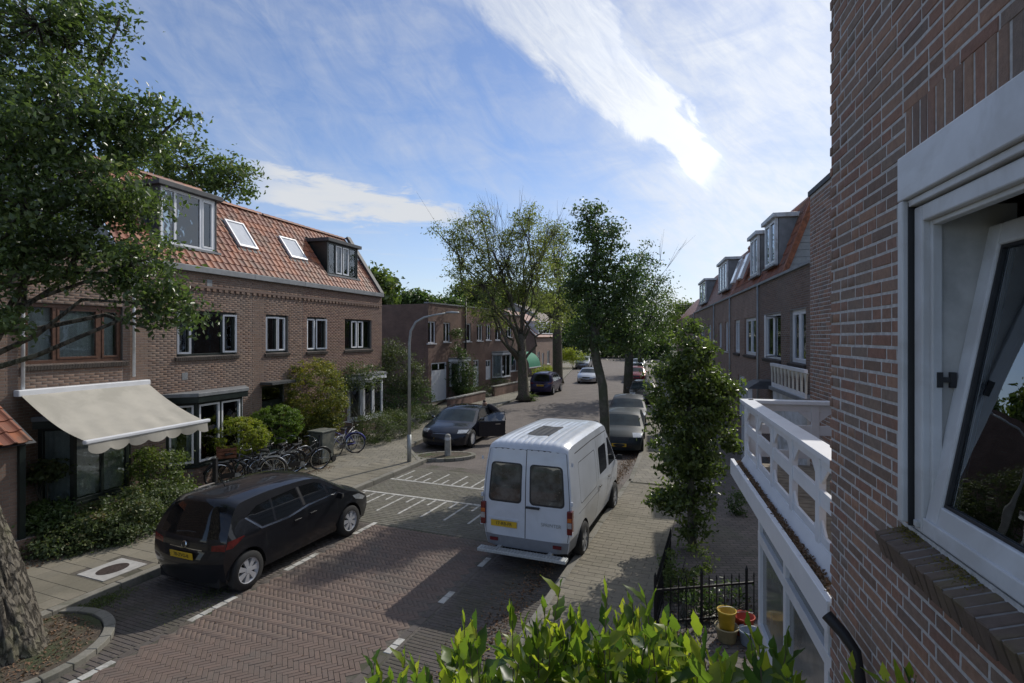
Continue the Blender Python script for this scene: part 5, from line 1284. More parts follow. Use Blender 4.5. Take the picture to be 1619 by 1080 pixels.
def arc_rect(x0, x1, z0, z1, r_=.05, n=3):
    o = []
    for cx, cz, a0 in ((x1 - r_, z1 - r_, 0), (x0 + r_, z1 - r_, 90), (x0 + r_, z0 + r_, 180), (x1 - r_, z0 + r_, 270)):
        for k in range(n + 1): an = R(a0 + 90 * k / n); o.append((cx + r_ * math.cos(an), cz + r_ * math.sin(an)))
    return o
def arc2(x0, x1, z0, z1, rx_, rz_, n=3):
    o = []
    for cx, cz, a0 in ((x1 - rx_, z1 - rz_, 0), (x0 + rx_, z1 - rz_, 90), (x0 + rx_, z0 + rz_, 180), (x1 - rx_, z0 + rz_, 270)):
        for k in range(n + 1): an = R(a0 + 90 * k / n); o.append((cx + rx_ * math.cos(an), cz + rz_ * math.sin(an)))
    return o
def line(pts, w=.012):
    L_ = [(p[0] - w / 2, p[1]) if abs(pts[-1][0] - pts[0][0]) < abs(pts[-1][1] - pts[0][1]) else (p[0], p[1] - w / 2) for p in pts]
    R_ = [(p[0] + w / 2, p[1]) if abs(pts[-1][0] - pts[0][0]) < abs(pts[-1][1] - pts[0][1]) else (p[0], p[1] + w / 2) for p in pts]
    return L_ + R_[::-1]
MPV = dict(L=4.29, W=1.81, belt=.98, tumble=.30, kin2=.12, r=.325, xr=.74, xf=3.39, sill=.24, mirror=(2.92, .98), pw=2.8, nr=.14, nf=.16,
    prof=[(.03, .26, .27, .26), (.0, .45, .17, .45), (.01, .62, .13, .62), (.07, .78, .15, .80), (.10, .96, .19, 1.0), (.30, 1.36, .40, 1.33), (.42, 1.52, .56, 1.46), (.62, 1.58, .74, 1.505), (1.3, 1.62, 1.35, 1.54), (2.2, 1.605, 2.2, 1.52), (2.72, 1.50, 2.62, 1.43), (3.50, 1.10, 3.25, 1.05), (3.92, .93, 3.72, .88), (4.2, .72, 4.0, .72), (4.29, .48, 4.08, .48), (4.24, .24, 4.0, .24)],
    top=[('rear_window', [(4.05, -.8), (4.05, .8), (5.35, .84), (5.85, .8), (5.85, -.8), (5.35, -.84)], 'glass'), ('windscreen', [(10.05, -.88), (10.05, .88), (10.95, .86), (10.95, -.86)], 'wind'),
         ('seam', [(3.5, -.9), (3.5, .9), (3.53, .9), (3.53, -.9)], 'seam'), ('seam', [(1.5, -.75), (1.5, .75), (1.54, .75), (1.54, -.75)], 'seam'), ('tail_light', [(3.1, .68), (3.1, .995), (3.7, .995), (3.6, .68)], 'red'), ('tail_light', [(3.1, -.68), (3.1, -.995), (3.7, -.995), (3.6, -.68)], 'red'),
         ('headlight', [(12.3, .6), (12.3, .97), (13.1, .97), (13.1, .7)], 'clear'), ('headlight', [(12.3, -.6), (12.3, -.97), (13.1, -.97), (13.1, -.7)], 'clear'), ('grille', [(13.3, -.4), (13.3, .4), (13.7, .35), (13.7, -.35)], 'blk'),
         ('chrome_trim', [(3.0, -.45), (3.0, .45), (3.1, .45), (3.1, -.45)], 'chrome'), ('grille', [(14.2, -.7), (14.2, .7), (14.6, .7), (14.6, -.7)], 'blk')],
    side=[('chrome_trim', [(.66, 1.235), (1.0, .975), (1.62, .965), (2.15, 1.04), (2.95, 1.06), (2.95, 1.085), (2.12, 1.07), (1.62, .995), (1.02, 1.005), (.70, 1.245)], 'chrome'),
          ('side_window', [(.72, 1.26), (1.03, 1.02), (1.30, 1.012), (1.30, 1.40), (1.0, 1.37)], 'glass'),
          ('side_window', [(1.345, 1.012), (1.62, 1.01), (2.00, 1.075), (1.93, 1.435), (1.345, 1.405)], 'glass'),
          ('side_window', [(2.10, 1.095), (2.70, 1.10), (2.60, 1.36), (2.42, 1.42), (2.03, 1.44)], 'glass'),
          ('side_window', [(2.75, 1.10), (3.02, 1.10), (2.70, 1.30)], 'glass'),
          ('pillar', [(1.96, 1.437), (2.025, 1.08), (2.085, 1.085), (2.01, 1.44)], 'blk'),
          ('seam', line([(2.10, .32), (2.1, .6), (2.09, 1.03)]), 'seam'), ('seam', line([(1.18, .62), (1.1, .8), (1.12, .96)]), 'seam'), ('seam', line([(2.98, .34), (3.0, .7), (2.96, 1.02)]), 'seam'), ('seam', line([(1.2, .30), (2.0, .29), (2.95, .31)], .015), 'seam'),
          ('tail_light', [(.16, .84), (.3, .83), (.58, .97), (.55, .985), (.2, .97)], 'red'), ('headlight', [(3.68, .86), (3.95, .72), (3.85, .68), (3.55, .78), (3.45, .88)], 'clear')],
    handles=[(2.25, .88), (1.85, .86)])
SED = dict(L=4.97, W=1.94, belt=.86, tumble=.36, kin2=.25, r=.345, xr=1.0, xf=3.96, sill=.2, mirror=(3.22, .92), pw=2.6, nr=.16, nf=.2,
    prof=[(.05, .26, .3, .26), (.0, .55, .18, .55), (.07, .9, .24, .88), (.2, .99, .36, .94), (.55, 1.07, .7, 1.0), (1.25, 1.30, 1.35, 1.23), (1.9, 1.42, 1.95, 1.34), (2.55, 1.42, 2.5, 1.34), (3.0, 1.32, 2.88, 1.24), (3.85, .96, 3.6, .90), (4.45, .82, 4.22, .76), (4.82, .65, 4.5, .63), (4.97, .45, 4.62, .45), (4.92, .2, 4.58, .2)],
    top=[('rear_window', [(4.1, -.85), (4.1, .85), (5.2, .85), (5.2, -.85)], 'glass'), ('windscreen', [(8.0, -.88), (8.0, .88), (8.95, .88), (8.95, -.88)], 'wind'), ('sunroof', [(5.4, -.8), (5.4, .8), (7.6, .8), (7.6, -.8)], 'glass'),
         ('seam', [(9.2, -.93), (9.2, .93), (9.23, .93), (9.23, -.93)], 'seam'), ('headlight', [(10.35, .62), (10.2, .97), (10.9, .97), (11.0, .66)], 'clear'), ('headlight', [(10.35, -.62), (10.2, -.97), (10.9, -.97), (11.0, -.66)], 'clear'),
         ('grille', arc2(11.15, 11.75, -.42, .42, .15, .2), 'blk'), ('chrome_trim', [(11.1, -.4), (11.1, .4), (11.14, .4), (11.14, -.4)], 'chrome'), ('grille', [(12.2, -.65), (12.2, .65), (12.5, .6), (12.5, -.6)], 'blk'), ('tail_light', [(2.0, .55), (2.0, .99), (2.7, .99), (2.6, .55)], 'red'), ('tail_light', [(2.0, -.55), (2.0, -.99), (2.7, -.99), (2.6, -.55)], 'red')],
    side=[('side_window', [(1.15, 1.02), (1.6, .94), (2.15, .93), (2.1, 1.26), (1.8, 1.27), (1.4, 1.18)], 'glass'), ('side_window', [(2.22, .93), (3.35, .93), (2.9, 1.17), (2.6, 1.25), (2.17, 1.27)], 'glass'),
          ('chrome_trim', [(1.1, .925), (3.4, .905), (3.4, .925), (1.6, .935), (1.12, 1.0)], 'chrome'), ('seam', line([(2.2, .3), (2.2, .6), (2.19, .9)]), 'seam'), ('seam', line([(3.3, .3), (3.32, .6), (3.3, .88)]), 'seam'), ('headlight', [(4.25, .74), (4.5, .62), (4.4, .58), (4.1, .66), (4.05, .76)], 'clear'), ('tail_light', [(.22, .74), (.6, .8), (.55, .88), (.27, .87)], 'red')],
    handles=[(2.35, .8), (1.5, .82)], spokes=10)
HAT = dict(L=4.15, W=1.74, belt=.9, tumble=.30, kin2=.2, r=.31, xr=.72, xf=3.28, sill=.22, mirror=(2.72, .94), pw=2.7, nr=.14, nf=.17,
    prof=[(.03, .26, .25, .26), (.0, .5, .15, .5), (.05, .8, .17, .8), (.12, .95, .24, .93), (.45, 1.3, .58, 1.26), (.7, 1.4, .8, 1.33), (1.3, 1.44, 1.35, 1.365), (2.0, 1.42, 2.0, 1.345), (2.4, 1.33, 2.32, 1.26), (3.15, .98, 2.95, .93), (3.65, .86, 3.45, .80), (4.0, .7, 3.8, .68), (4.15, .45, 3.92, .45), (4.1, .22, 3.86, .22)],
    top=[('rear_window', [(3.1, -.82), (3.1, .82), (4.3, .84), (4.3, -.84)], 'glass'), ('windscreen', [(8.0, -.88), (8.0, .88), (8.95, .88), (8.95, -.88)], 'wind'), ('headlight', [(10.2, .55), (10.1, .97), (11.0, .97), (11.0, .62)], 'clear'), ('headlight', [(10.2, -.55), (10.1, -.97), (11.0, -.97), (11.0, -.62)], 'clear'),
         ('grille', [(11.0, -.45), (11.0, .45), (11.5, .42), (11.5, -.42)], 'blk'), ('grille', [(12.1, -.6), (12.1, .6), (12.5, .6), (12.5, -.6)], 'blk'), ('tail_light', [(2.1, .72), (2.1, .995), (3.0, .995), (3.0, .78)], 'red'), ('tail_light', [(2.1, -.72), (2.1, -.995), (3.0, -.995), (3.0, -.78)], 'red'), ('seam', [(1.6, -.8), (1.6, .8), (1.64, .8), (1.64, -.8)], 'seam')],
    side=[('side_window', [(.8, 1.1), (1.0, .97), (1.72, .96), (1.68, 1.29), (1.1, 1.29)], 'glass'), ('side_window', [(1.8, .96), (2.75, .96), (2.35, 1.20), (2.1, 1.27), (1.76, 1.29)], 'glass'),
          ('seam', line([(1.78, .3), (1.78, .6), (1.77, .93)]), 'seam'), ('seam', line([(2.72, .3), (2.74, .6), (2.72, .93)]), 'seam'), ('tail_light', [(.18, .72), (.34, .74), (.36, .92), (.25, .93)], 'red'), ('headlight', [(3.45, .78), (3.75, .68), (3.65, .62), (3.35, .7)], 'clear')],
    handles=[(1.9, .84)], spokes=6)
import copy
def scaled(sp, sx, sy, sz):
    q = copy.deepcopy(sp); q['L'] *= sx; q['W'] *= sy; q['belt'] *= sz; q['r'] *= (sz + 1) / 2; q['xr'] *= sx; q['xf'] *= sx; q['sill'] *= sz; q['mirror'] = (q['mirror'][0] * sx, q['mirror'][1] * sz)
    q['prof'] = [(a * sx, b * sz, c_ * sx, d * sz) for a, b, c_, d in q['prof']]; q['side'] = [(a, [(x * sx, z * sz) for x, z in b], c_) for a, b, c_ in q['side']]; q['handles'] = [(x * sx, z * sz) for x, z in q['handles']]; return q
VAN = dict(L=4.9, W=1.80, belt=1.15, tumble=.055, kin2=.045, r=.34, xr=.98, xf=4.02, sill=.34, mirror=(3.95, 1.28), mirmat=m_black, hmat=m_black, pw=7.0, nr=.03, nf=.16, ribs=(4.3, 6.8), gv=40, win=.0,
    prof=[(.0, .36, .10, .36), (.0, .58, .06, .58), (.01, .9, .05, .9), (.03, 1.5, .07, 1.5), (.09, 2.06, .13, 2.04), (.22, 2.32, .27, 2.235), (1.2, 2.37, 1.2, 2.26), (2.9, 2.35, 2.9, 2.25), (3.25, 2.26, 3.2, 2.17), (3.4, 2.08, 3.32, 2.0), (4.1, 1.38, 3.98, 1.33), (4.6, 1.12, 4.45, 1.07), (4.85, .85, 4.68, .85), (4.9, .5, 4.72, .5), (4.86, .32, 4.66, .32)],
    top=[('bumper', [(.0, -.99), (.0, .99), (.95, .99), (.95, -.99)], 'plast'), ('window_seal', arc2(2.50, 3.72, .09, .86, .12, .09, 4), 'blk'), ('window_seal', arc2(2.50, 3.72, -.86, -.09, .12, .09, 4), 'blk'),
         ('rear_window', arc2(2.55, 3.67, .125, .825, .11, .08, 4), 'wing'), ('rear_window', arc2(2.55, 3.67, -.825, -.125, .11, .08, 4), 'wing'),
         ('seam', [(.96, -.009), (.96, .009), (4.45, .009), (4.45, -.009)], 'seam'), ('seam', [(4.40, -.95), (4.40, .95), (4.425, .95), (4.425, -.95)], 'seam'), ('seam', [(1.0, .955), (4.4, .955), (4.4, .967), (1.0, .967)], 'seam'), ('seam', [(1.0, -.955), (4.4, -.955), (4.4, -.967), (1.0, -.967)], 'seam'),
         ('roof_vent', arc2(5.55, 6.35, -.32, .32, .06, .06), 'blk'), ('windscreen', [(9.1, -.9), (9.1, .9), (9.95, .9), (9.95, -.9)], 'wind'), ('headlight', [(11.1, .6), (11.1, .95), (12, .95), (12, .6)], 'clear'), ('headlight', [(11.1, -.6), (11.1, -.95), (12, -.95), (12, -.6)], 'clear'), ('grille', [(11.3, -.45), (11.3, .45), (12, .45), (12, -.45)], 'blk')],
    side=[('side_window', arc_rect(2.28, 3.02, 1.28, 1.86, .08, 4), 'glass'), ('side_window', [(3.2, 1.28), (3.9, 1.28), (3.86, 1.42), (3.35, 1.92), (3.2, 1.92)], 'glass'),
          ('bumper', [(.02, .34), (.55, .34), (.55, .6), (.1, .6), (.04, .58)], 'plast'), ('seam', line([(3.1, .38), (3.1, 1.0), (3.1, 2.05)]), 'seam'), ('seam', line([(2.15, .38), (2.15, 1.0), (2.15, 2.1)]), 'seam'), ('seam', line([(.5, .98), (1.3, .98), (2.14, .98)], .01), 'seam'), ('seam', line([(.5, 2.1), (1.8, 2.12), (3.2, 2.1)], .018), 'seam'),
          ('seam', arc_rect(.62, 1.98, 1.12, 1.9, .08, 4), 'seam'), ('body', arc_rect(.632, 1.968, 1.132, 1.888, .075, 4), 'body'), ('side_moulding', line([(1.5, .62), (2.5, .62), (3.55, .62)], .05), 'body'), ('headlight', [(4.4, 1.05), (4.66, .9), (4.66, .8), (4.35, .85)], 'clear')],
    handles=[(2.28, 1.05), (3.22, 1.05)], spokes=6)
# black people carrier
blk = M('black_car_paint', (.010, .011, .014), .35, .0, var=.2, scale=1.2, coat=.75, spec=.15)
def comp(sp, x1, d, sx=1.0):
    q = copy.deepcopy(sp); f = lambda x: x if x > x1 else d + x * (x1 - d) / x1
    q['prof'] = [(f(a), b, f(c_), e) for a, b, c_, e in q['prof']]; q['side'] = [(a, [(f(x), z) for x, z in b], c_) for a, b, c_ in q['side']]; return q
MPV1 = scaled(comp(MPV, .95, .17), 1.0, .965, .975); MPV1['r'] = .325; MPV1['win'] = 0
mpv, Y_, top_, res_ = car('parked_car', 'black people carrier with silver alloy wheels parked nose away beside the left kerb', 'car', (-5.545, 8.77), SA, MPV1, blk, plate=[('r', .157, 0, .68, 8, '78-ZVG-8')])
for s_ in ():
    pass
MB().lathe([(.045, 0), (.06, .006), (.045, .012)], (0, 0, 0), 'x', 20).build('badge', m_chrome, mpv, loc=(.20, 0, .84), rot=(0, R(12), 0))
MB().tube([(1.0, 0, 1.6), (.93, 0, 1.72)], [.012, .004], 6).build('aerial', m_black, mpv)
MB().tube([(.275, .25, 1.0), (.29, .0, 1.03), (.295, -.18, 1.03)], [.014, .01, .008], 5).build('wiper', m_black, mpv)
# white van
M_VAN = M('white_van_paint', (.60, .64, .70), .32, .0, var=.05, scale=2, coat=.5, dirt=.18, col2=(.5, .53, .57), c2scale=.8)
m_vanwin = M('van_rear_glass', (.055, .06, .058), .04, var=.8, scale=3.5, spec=.9, coat=.5)
_t = VAN['top']; VAN['top'] = [(a, b, 'glass' if c_ == 'wing' else c_) for a, b, c_ in _t]
van, Yv, topv, rv = car('white_van', 'white delivery van seen from behind, parked against the right hand kerb', 'van', (.24, 9.93), SA, VAN, M_VAN, plate=[('r', -.012, .42, .79, 0, '17-RB-FR')], rim=M('steel_rim', (.3, .31, .32), .5, .3))
for ch in van.children:
    if ch.name.startswith('rear_window'): ch.data.materials[0] = m_vanwin
for s_ in (1, -1):
    b = MB(); y0, y1 = sorted((s_ * .80, s_ * .90)); b.box(-.012, .10, y0, y1, .74, 1.16); tl = b.build('tail_light', m_red_l, van, bevel=.012)
    MB().box(-.016, .0, y0 + .01, y1 - .01, .86, .96).build('reverse_lamp', m_clear_l, tl); MB().box(-.016, .0, y0 + .01, y1 - .01, .97, 1.04).build('indicator_lamp', m_red_d, tl)
    MB().box(-.02, -.002, s_ * .62 - .08, s_ * .62 + .08, .46, .52).build('reflector', m_red_l, van)
    for z in (.72, 1.25, 1.95): MB().box(-.01 + (z - .6) * .05, .06, s_ * .885 - .02, s_ * .885 + .02, z, z + .07).build('hinge', M_VAN, van)
MB().box(-.03, .03, -.28, -.02, 1.13, 1.165).build('door_handle', m_black, van, bevel=.006)
MB().box(.0, .02, .12, .74, .86, .885).build('plate_lamp_bar', M_VAN, van)
text_mesh('model_lettering', 'SPRINTER', .09, m_metal, van, (.002, -.5, .86), (R(90), 0, R(-90)))
b = MB(); b.box(-.30, -.12, -.86, .84, .33, .385)
for s_ in (-.5, .5): b.box(-.13, .3, s_ - .04, s_ + .04, .33, .38)
st_ = b.build('rear_step', M('step_metal', (.42, .44, .44), .6, .3, var=.2, scale=30), van, bevel=.008)
MB().tube([(.055, -.2, 1.36), (.03, -.35, 1.30), (.025, -.62, 1.31)], [.012, .008, .006], 5).build('wiper', m_black, van)
for k in range(27): MB().box(-.29, -.13, -.84 + k * .062, -.84 + k * .062 + .012, .386, .394).build('tread_rib', m_metal, st_)
# black saloon with its driver's door open
sal_paint = M('midnight_car_paint', (.006, .008, .015), .35, .0, var=.15, coat=.8, spec=.15)
SED2 = copy.deepcopy(SED); SED2['side_l'] = [('dark_door_opening', [(2.24, .3), (3.28, .3), (3.3, .92), (2.88, 1.19), (2.6, 1.265), (2.19, 1.285)], 'opening')]  # near-black patch on the body stands in for the shaded cabin
sA = math.atan2(-.959, -.284)
sal, Ys, tops, rs_ = car('parked_car', 'black saloon facing the camera with its street side door standing open', 'car', (-1.31, 24.93), sA, SED2, sal_paint, plate=[('f', 4.945, 0, .42, 0, '5-TNK-82')])
HX = 3.28; dm = Matrix.Translation((HX, .95, 0)) @ Matrix.Rotation(R(-62), 4, 'Z') @ Matrix.Translation((-HX, -.95, 0))
dl = MB(); ol = [(2.2, .28), (3.3, .28), (3.3, .9), (2.18, .9)]; dl.prism(ol, .86, .95, 'xz'); dr = dl.build('open_door', sal_paint, sal, bevel=.03); dr.matrix_local = dm
b = MB()
wpts = [(2.18, .9), (2.2, 1.24), (2.6, 1.22), (2.95, 1.1), (3.3, .9)]
b.tube([(x, .87 - .3 * (z - .9), z) for x, z in wpts], .018, 6); b.build('window_frame', m_black, dr)
MB().add([(x, .87 - .3 * (z - .9), z) for x, z in wpts], [(0, 1, 2, 3, 4)]).build('pane', m_glass, dr)
MB().box(2.4, 2.6, .952, .965, .76, .79).build('door_handle', m_chrome, dr)
b = MB(); b.box(2.4, 2.9, .1, .65, .25, .55); b.box(2.3, 2.45, .12, .63, .5, 1.1); b.build('seat', M('tan_seat', (.2, .19, .17), .7), sal)
# others
def heading(th): return -R(90) - R(th)
car('parked_car', 'dark green hatchback facing the camera behind the curved trunk of the near right tree', 'car', (4.86, 23.1), heading(15), scaled(HAT, .96, .97, .97), M('dark_green_car_paint', (.02, .028, .03), .5, var=.05, coat=.25, spec=.15), plate=[('f', 3.97, 0, .41, 0, 'HX-73-LT')])
car('parked_car', 'dark hatchback parked directly behind the dark green hatchback', 'car', (6.2, 28.4), heading(14), scaled(HAT, .98, 1, .97), M('dark_grey_car_paint', (.02, .023, .03), .5, var=.05, coat=.25, spec=.15), plate=[('f', 4.05, 0, .4, 0, '31-GK-ZP')])
car('parked_car', 'black small car with a pale roof half hidden by the columnar tree on the right', 'car', (8.9, 36.5), heading(14), scaled(HAT, .9, .95, 1.02), paint('two_tone_black_paint', (.02, .02, .022), .2))
pv = R(90) - R(17); car('parked_car', 'purple people carrier seen from behind past the sparse tree trunk', 'car', (2.05, 39.2), pv, scaled(MPV, 1.0, .96, 1.02), paint('purple_car_paint', (.035, .03, .075), .3), plate=[('r', -.012, 0, .72, 8, '96-SD-NK')])
car('moving_car', 'silver saloon driving towards the camera in the middle distance', 'car', (8.0, 53.0), heading(17), scaled(SED, .9, .92, .98), paint('silver_car_paint', (.45, .47, .5), .6), plate=[('f', 4.45, 0, .42, 0, '18-PB-TR')])
car('parked_car', 'grey off road car parked facing the camera by the green hedge at the far left', 'car', (10.3, 74.5), heading(16), scaled(HAT, 1.08, 1.06, 1.16), paint('grey_car_paint', (.28, .3, .33), .5))
car('parked_car', 'red car parked behind the second right hand tree trunk', 'car', (12.3, 53.2), heading(14), scaled(HAT, .98, 1, 1.02), paint('red_car_paint', (.18, .015, .022), .2))
car('parked_car', 'pale silver car parked just beyond the red car', 'car', (14.0, 60.5), heading(14), scaled(HAT, 1.0, 1, 1.04), paint('pale_silver_paint', (.42, .44, .47), .6))
car('parked_car', 'small dark car far down the right side of the street', 'car', (17.0, 72), heading(15), scaled(HAT, 1.0, 1, 1.0), paint('far_dark_paint', (.05, .055, .06), .4))
# ================================================================== bicycles
def bicycle(name, label, loc, rz, lean, col, group, crate=None, basket=False):
    t = thing(name, label, 'bicycle', loc, rz, group); t.rotation_euler = (lean, 0, rz)
    rr = .345
    for x in (0, 1.08):
        w = MB(); ring = [(x + rr * math.cos(2 * math.pi * k / 28), 0, rr + rr * math.sin(2 * math.pi * k / 28)) for k in range(29)]; w.tube(ring, .02, 6, False); wo = w.build('wheel', m_rubber, t, smooth=True)
        r2 = MB(); ring = [(x + (rr - .03) * math.cos(2 * math.pi * k / 28), 0, rr + (rr - .03) * math.sin(2 * math.pi * k / 28)) for k in range(29)]; r2.tube(ring, .011, 5, False); r2.build('rim', m_chrome, wo)
        s_ = MB(); 
        for k in range(16): an = 2 * math.pi * k / 16; s_.tube([(x, .02 * (-1) ** k, rr), (x + (rr - .03) * math.cos(an), 0, rr + (rr - .03) * math.sin(an))], .0022, 3, False)
        s_.tube([(x, -.05, rr), (x, .05, rr)], .02, 8); s_.build('spokes', m_chrome, wo)
        g = MB(); a0, a1 = (20, 175) if x == 0 else (20, 150); pts = [(x + (rr + .04) * math.cos(R(a)), 0, rr + (rr + .04) * math.sin(R(a))) for a in range(a0, a1, 12)]; g.tube(pts, .022, 5); g.build('mudguard', col, t, smooth=True)
    f = MB(); bb, ht, hb, stt = (.47, 0, .29), (.86, 0, .88), (.89, 0, .75), (.34, 0, .78)
    f.tube([bb, (.29, 0, .9)], .016, 8); f.tube([bb, hb], .019, 8); f.tube([(.38, 0, .62), ht], .017, 8); f.tube([ht, hb], .02, 8)
    for s_ in (-1, 1): f.tube([bb, (0, s_ * .05, rr)], .01, 6); f.tube([stt, (0, s_ * .05, rr)], .009, 6)
    f.build('frame', col, t, smooth=True)
    f = MB()
    for s_ in (-1, 1): f.tube([hb, (1.0, s_ * .05, .55), (1.08, s_ * .05, rr)], .011, 6)
    f.build('fork', col, t, smooth=True)
    f = MB(); f.tube([ht, (.82, 0, 1.03), (.84, 0, 1.06)], .013, 6); f.tube([(.62, -.28, 1.05), (.74, -.25, 1.07), (.84, -.1, 1.06), (.84, .1, 1.06), (.74, .25, 1.07), (.62, .28, 1.05)], .012, 6); hb_ = f.build('handlebar', m_chrome, t, smooth=True)
    for s_ in (-1, 1): MB().tube([(.60, s_ * .28, 1.05), (.72, s_ * .255, 1.07)], .018, 6).build('grip', m_black, hb_)
    f = MB(); f.add([(.14, -.1, .96), (.14, .1, .96), (.42, .02, .97), (.42, -.02, .97), (.14, -.09, .9), (.14, .09, .9), (.42, .02, .93), (.42, -.02, .93)], [(0, 1, 2, 3), (7, 6, 5, 4), (0, 4, 5, 1), (1, 5, 6, 2), (2, 6, 7, 3), (3, 7, 4, 0)]); f.build('saddle', m_black, t, bevel=.015)
    f = MB(); f.lathe([(.0, -.04), (.09, -.04), (.09, -.035), (0, -.035)], bb, 'y', 16); f.tube([(bb[0], -.06, bb[2]), (bb[0] + .1, -.06, bb[2] - .14)], .01, 5); f.tube([(bb[0], .06, bb[2]), (bb[0] - .1, .06, bb[2] + .14)], .01, 5); f.box(bb[0] + .06, bb[0] + .14, -.15, -.06, bb[2] - .16, bb[2] - .14); f.box(bb[0] - .14, bb[0] - .06, .06, .15, bb[2] + .13, bb[2] + .15); f.build('crank', m_metal, t)
    f = MB()
    for y in (-.05, 0, .05): f.tube([(-.2, y, .73), (.26, y, .74)], .007, 4)
    for s_ in (-1, 1): f.tube([(-.15, s_ * .05, .73), (0, s_ * .06, rr)], .006, 4)
    f.build('rack', m_metal, t)
    MB().box(.05, .4, -.03, -.06, .27, .4).build('chain_case', m_black, t)
    MB().lathe([(.0, 0), (.04, .0), (.03, -.05), (0, -.06)], (.95, 0, .88), 'x', 10).build('lamp', m_black, t)
    if crate: crate(t)
    return t
m_bluebike = M('blue_violet_bike_paint', (.09, .09, .36), .35, .2, var=.1); m_greybike = M('grey_bike_paint', (.25, .26, .28), .4, .4); m_blackbike = M('black_bike_paint', (.02, .02, .022), .4); m_grnbike = M('green_bike_paint', (.03, .07, .045), .4)
gb = 'bicycles parked on the left pavement'
def bk(px_, py_, ang, lean, col, lab, crate=None):
    p = G(px_, py_, .1); bicycle('bicycle', lab, (p.x, p.y, .1), R(ang), R(lean), col, gb, crate)
bk(562, 716, 203, 9, m_bluebike, 'blue violet bicycle in front of the grey bicycle beside the grey bin')
bk(533, 722, 78, 8, m_greybike, 'grey bicycle standing behind the blue violet bicycle next to the bin')
bk(452, 752, 48, 10, m_blackbike, 'rightmost of the crowd of parked bicycles, black with a chrome handlebar')
bk(428, 752, 60, 12, m_greybike, 'grey bicycle second from the right in the crowded row')
bk(405, 757, 42, 7, m_blackbike, 'black bicycle in the middle of the crowded row under the round shrub')
bk(432, 760, 200, -8, m_greybike, 'grey bicycle lying across the front of the crowded row')
bk(385, 762, 70, 8, m_grnbike, 'green bicycle at the back left of the crowded row')
def mk_crate(t):
    pass
p = G(345, 772, .1); bt = bicycle('bicycle', 'black bicycle at the left end of the row carrying a brown crate', (p.x, p.y, .1), R(40), R(6), m_blackbike, gb)
m_cr = M('brown_wooden_crate', (.16, .06, .03), .7, var=.3, scale=10)
cp = p + Vector((.12, .2, .1)); cr_ = thing('crate', 'brown slatted crate strapped on the front of the leftmost bicycle', 'crate', (cp.x, cp.y, .92), R(30))
for k, z in enumerate((0, .1, .2)):
    for s_ in (-1, 1): MB().box(-.24, .24, s_ * .18 - .008, s_ * .18 + .008, z, z + .075).build('slat', m_cr, cr_); MB().box(s_ * .24 - .008, s_ * .24 + .008, -.17, .17, z, z + .075).build('slat', m_cr, cr_)
MB().box(-.235, .235, -.17, .17, -.01, 0).build('base', m_cr, cr_)
# ================================================================== street furniture
p = G(647, 730, .1); t = thing('street_lamp', 'tall grey street lamp with a curved arm on the left pavement', 'street lamp', (p.x, p.y, .1)); lt = 4.98
pts = [(0, 0, 0), (0, 0, .9), (0, 0, .92), (0, 0, lt - 1.0), (.05, .0, lt - .6), (.22, 0, lt - .3), (.5, 0, lt - .14), (.9, .0, lt - .05), (1.25, 0, lt)]
MB().tube(pts[:2], .072, 14).build('base', m_metal, t, smooth=True); MB().tube(pts[2:], [.055, .048, .043, .038, .034, .03, .026], 12).build('post', m_metal, t, smooth=True)
MB().lathe([(0, -.03), (.1, -.02), (.13, .0), (.1, .05), (0, .07)], (1.5, 0, lt + .01), 'z', 12).build('lamp_head', m_metal, t, smooth=True).scale = (1, 1, 1)
for ch in list(t.children):
    if ch.name.startswith('lamp_head'): ch.scale = (2.0, .8, .8); ch.location = (-1.55, 0, (lt + .01) * .2)
p = G(708, 721, .06); t = thing('bollard', 'short round concrete bollard in front of the black saloon', 'bollard', (p.x, p.y, .05))
MB().lathe([(.0, .0), (.13, .0), (.12, .05), (.105, .7), (.09, .76), (.05, .79), (0, .8)], n=18).build('post', m_concrete, t, smooth=True); MB().lathe([(.109, .58), (.112, .6), (.112, .66), (.107, .68)], n=18).build('band', m_white_old, t)
b = MB()
for k in range(20):
    a0, a1 = 2 * math.pi * k / 20, 2 * math.pi * (k + 1) / 20 - .02; b.prism([(.95 * math.cos(a0), .5 * math.sin(a0)), (1.1 * math.cos(a0), .62 * math.sin(a0)), (1.1 * math.cos(a1), .62 * math.sin(a1)), (.95 * math.cos(a1), .5 * math.sin(a1))], 0, .10, 'xy')
o = b.build('kerb_island', BR_KERB, None, loc=(p.x - .1, p.y, 0), rot=(0, 0, R(8))); tag(o, 'small oval kerb island round the bollard', 'kerb')
tag(sheet('island_soil', [(.96 * math.cos(a * .3), .51 * math.sin(a * .3)) for a in range(21)], .09, m_earth, None, (p.x - .1, p.y, 0), R(8), None), kind='structure')
p = G(509, 731, .1); t = thing('wheelie_bin', 'grey green bin with a flat lid standing by the yellow green shrub', 'bin', (p.x, p.y, .1), SA - R(90)); mb_ = M('bin_plastic', (.09, .10, .09), .6, var=.2, col2=(.16, .16, .13), c2scale=3)
MB().add([(-.24, -.25, .04), (.24, -.25, .04), (.24, .25, .04), (-.24, .25, .04), (-.29, -.32, 1.02), (.29, -.32, 1.02), (.29, .32, 1.02), (-.29, .32, 1.02)], [(3, 2, 1, 0), (4, 5, 6, 7), (0, 1, 5, 4), (1, 2, 6, 5), (2, 3, 7, 6), (3, 0, 4, 7)]).build('body', mb_, t, bevel=.02)
MB().box(-.31, .31, -.35, .36, 1.03, 1.09).build('lid', mb_, t, bevel=.02); MB().tube([(-.25, .38, 1.0), (.25, .38, 1.0)], .018, 8).build('handle', m_black, t)
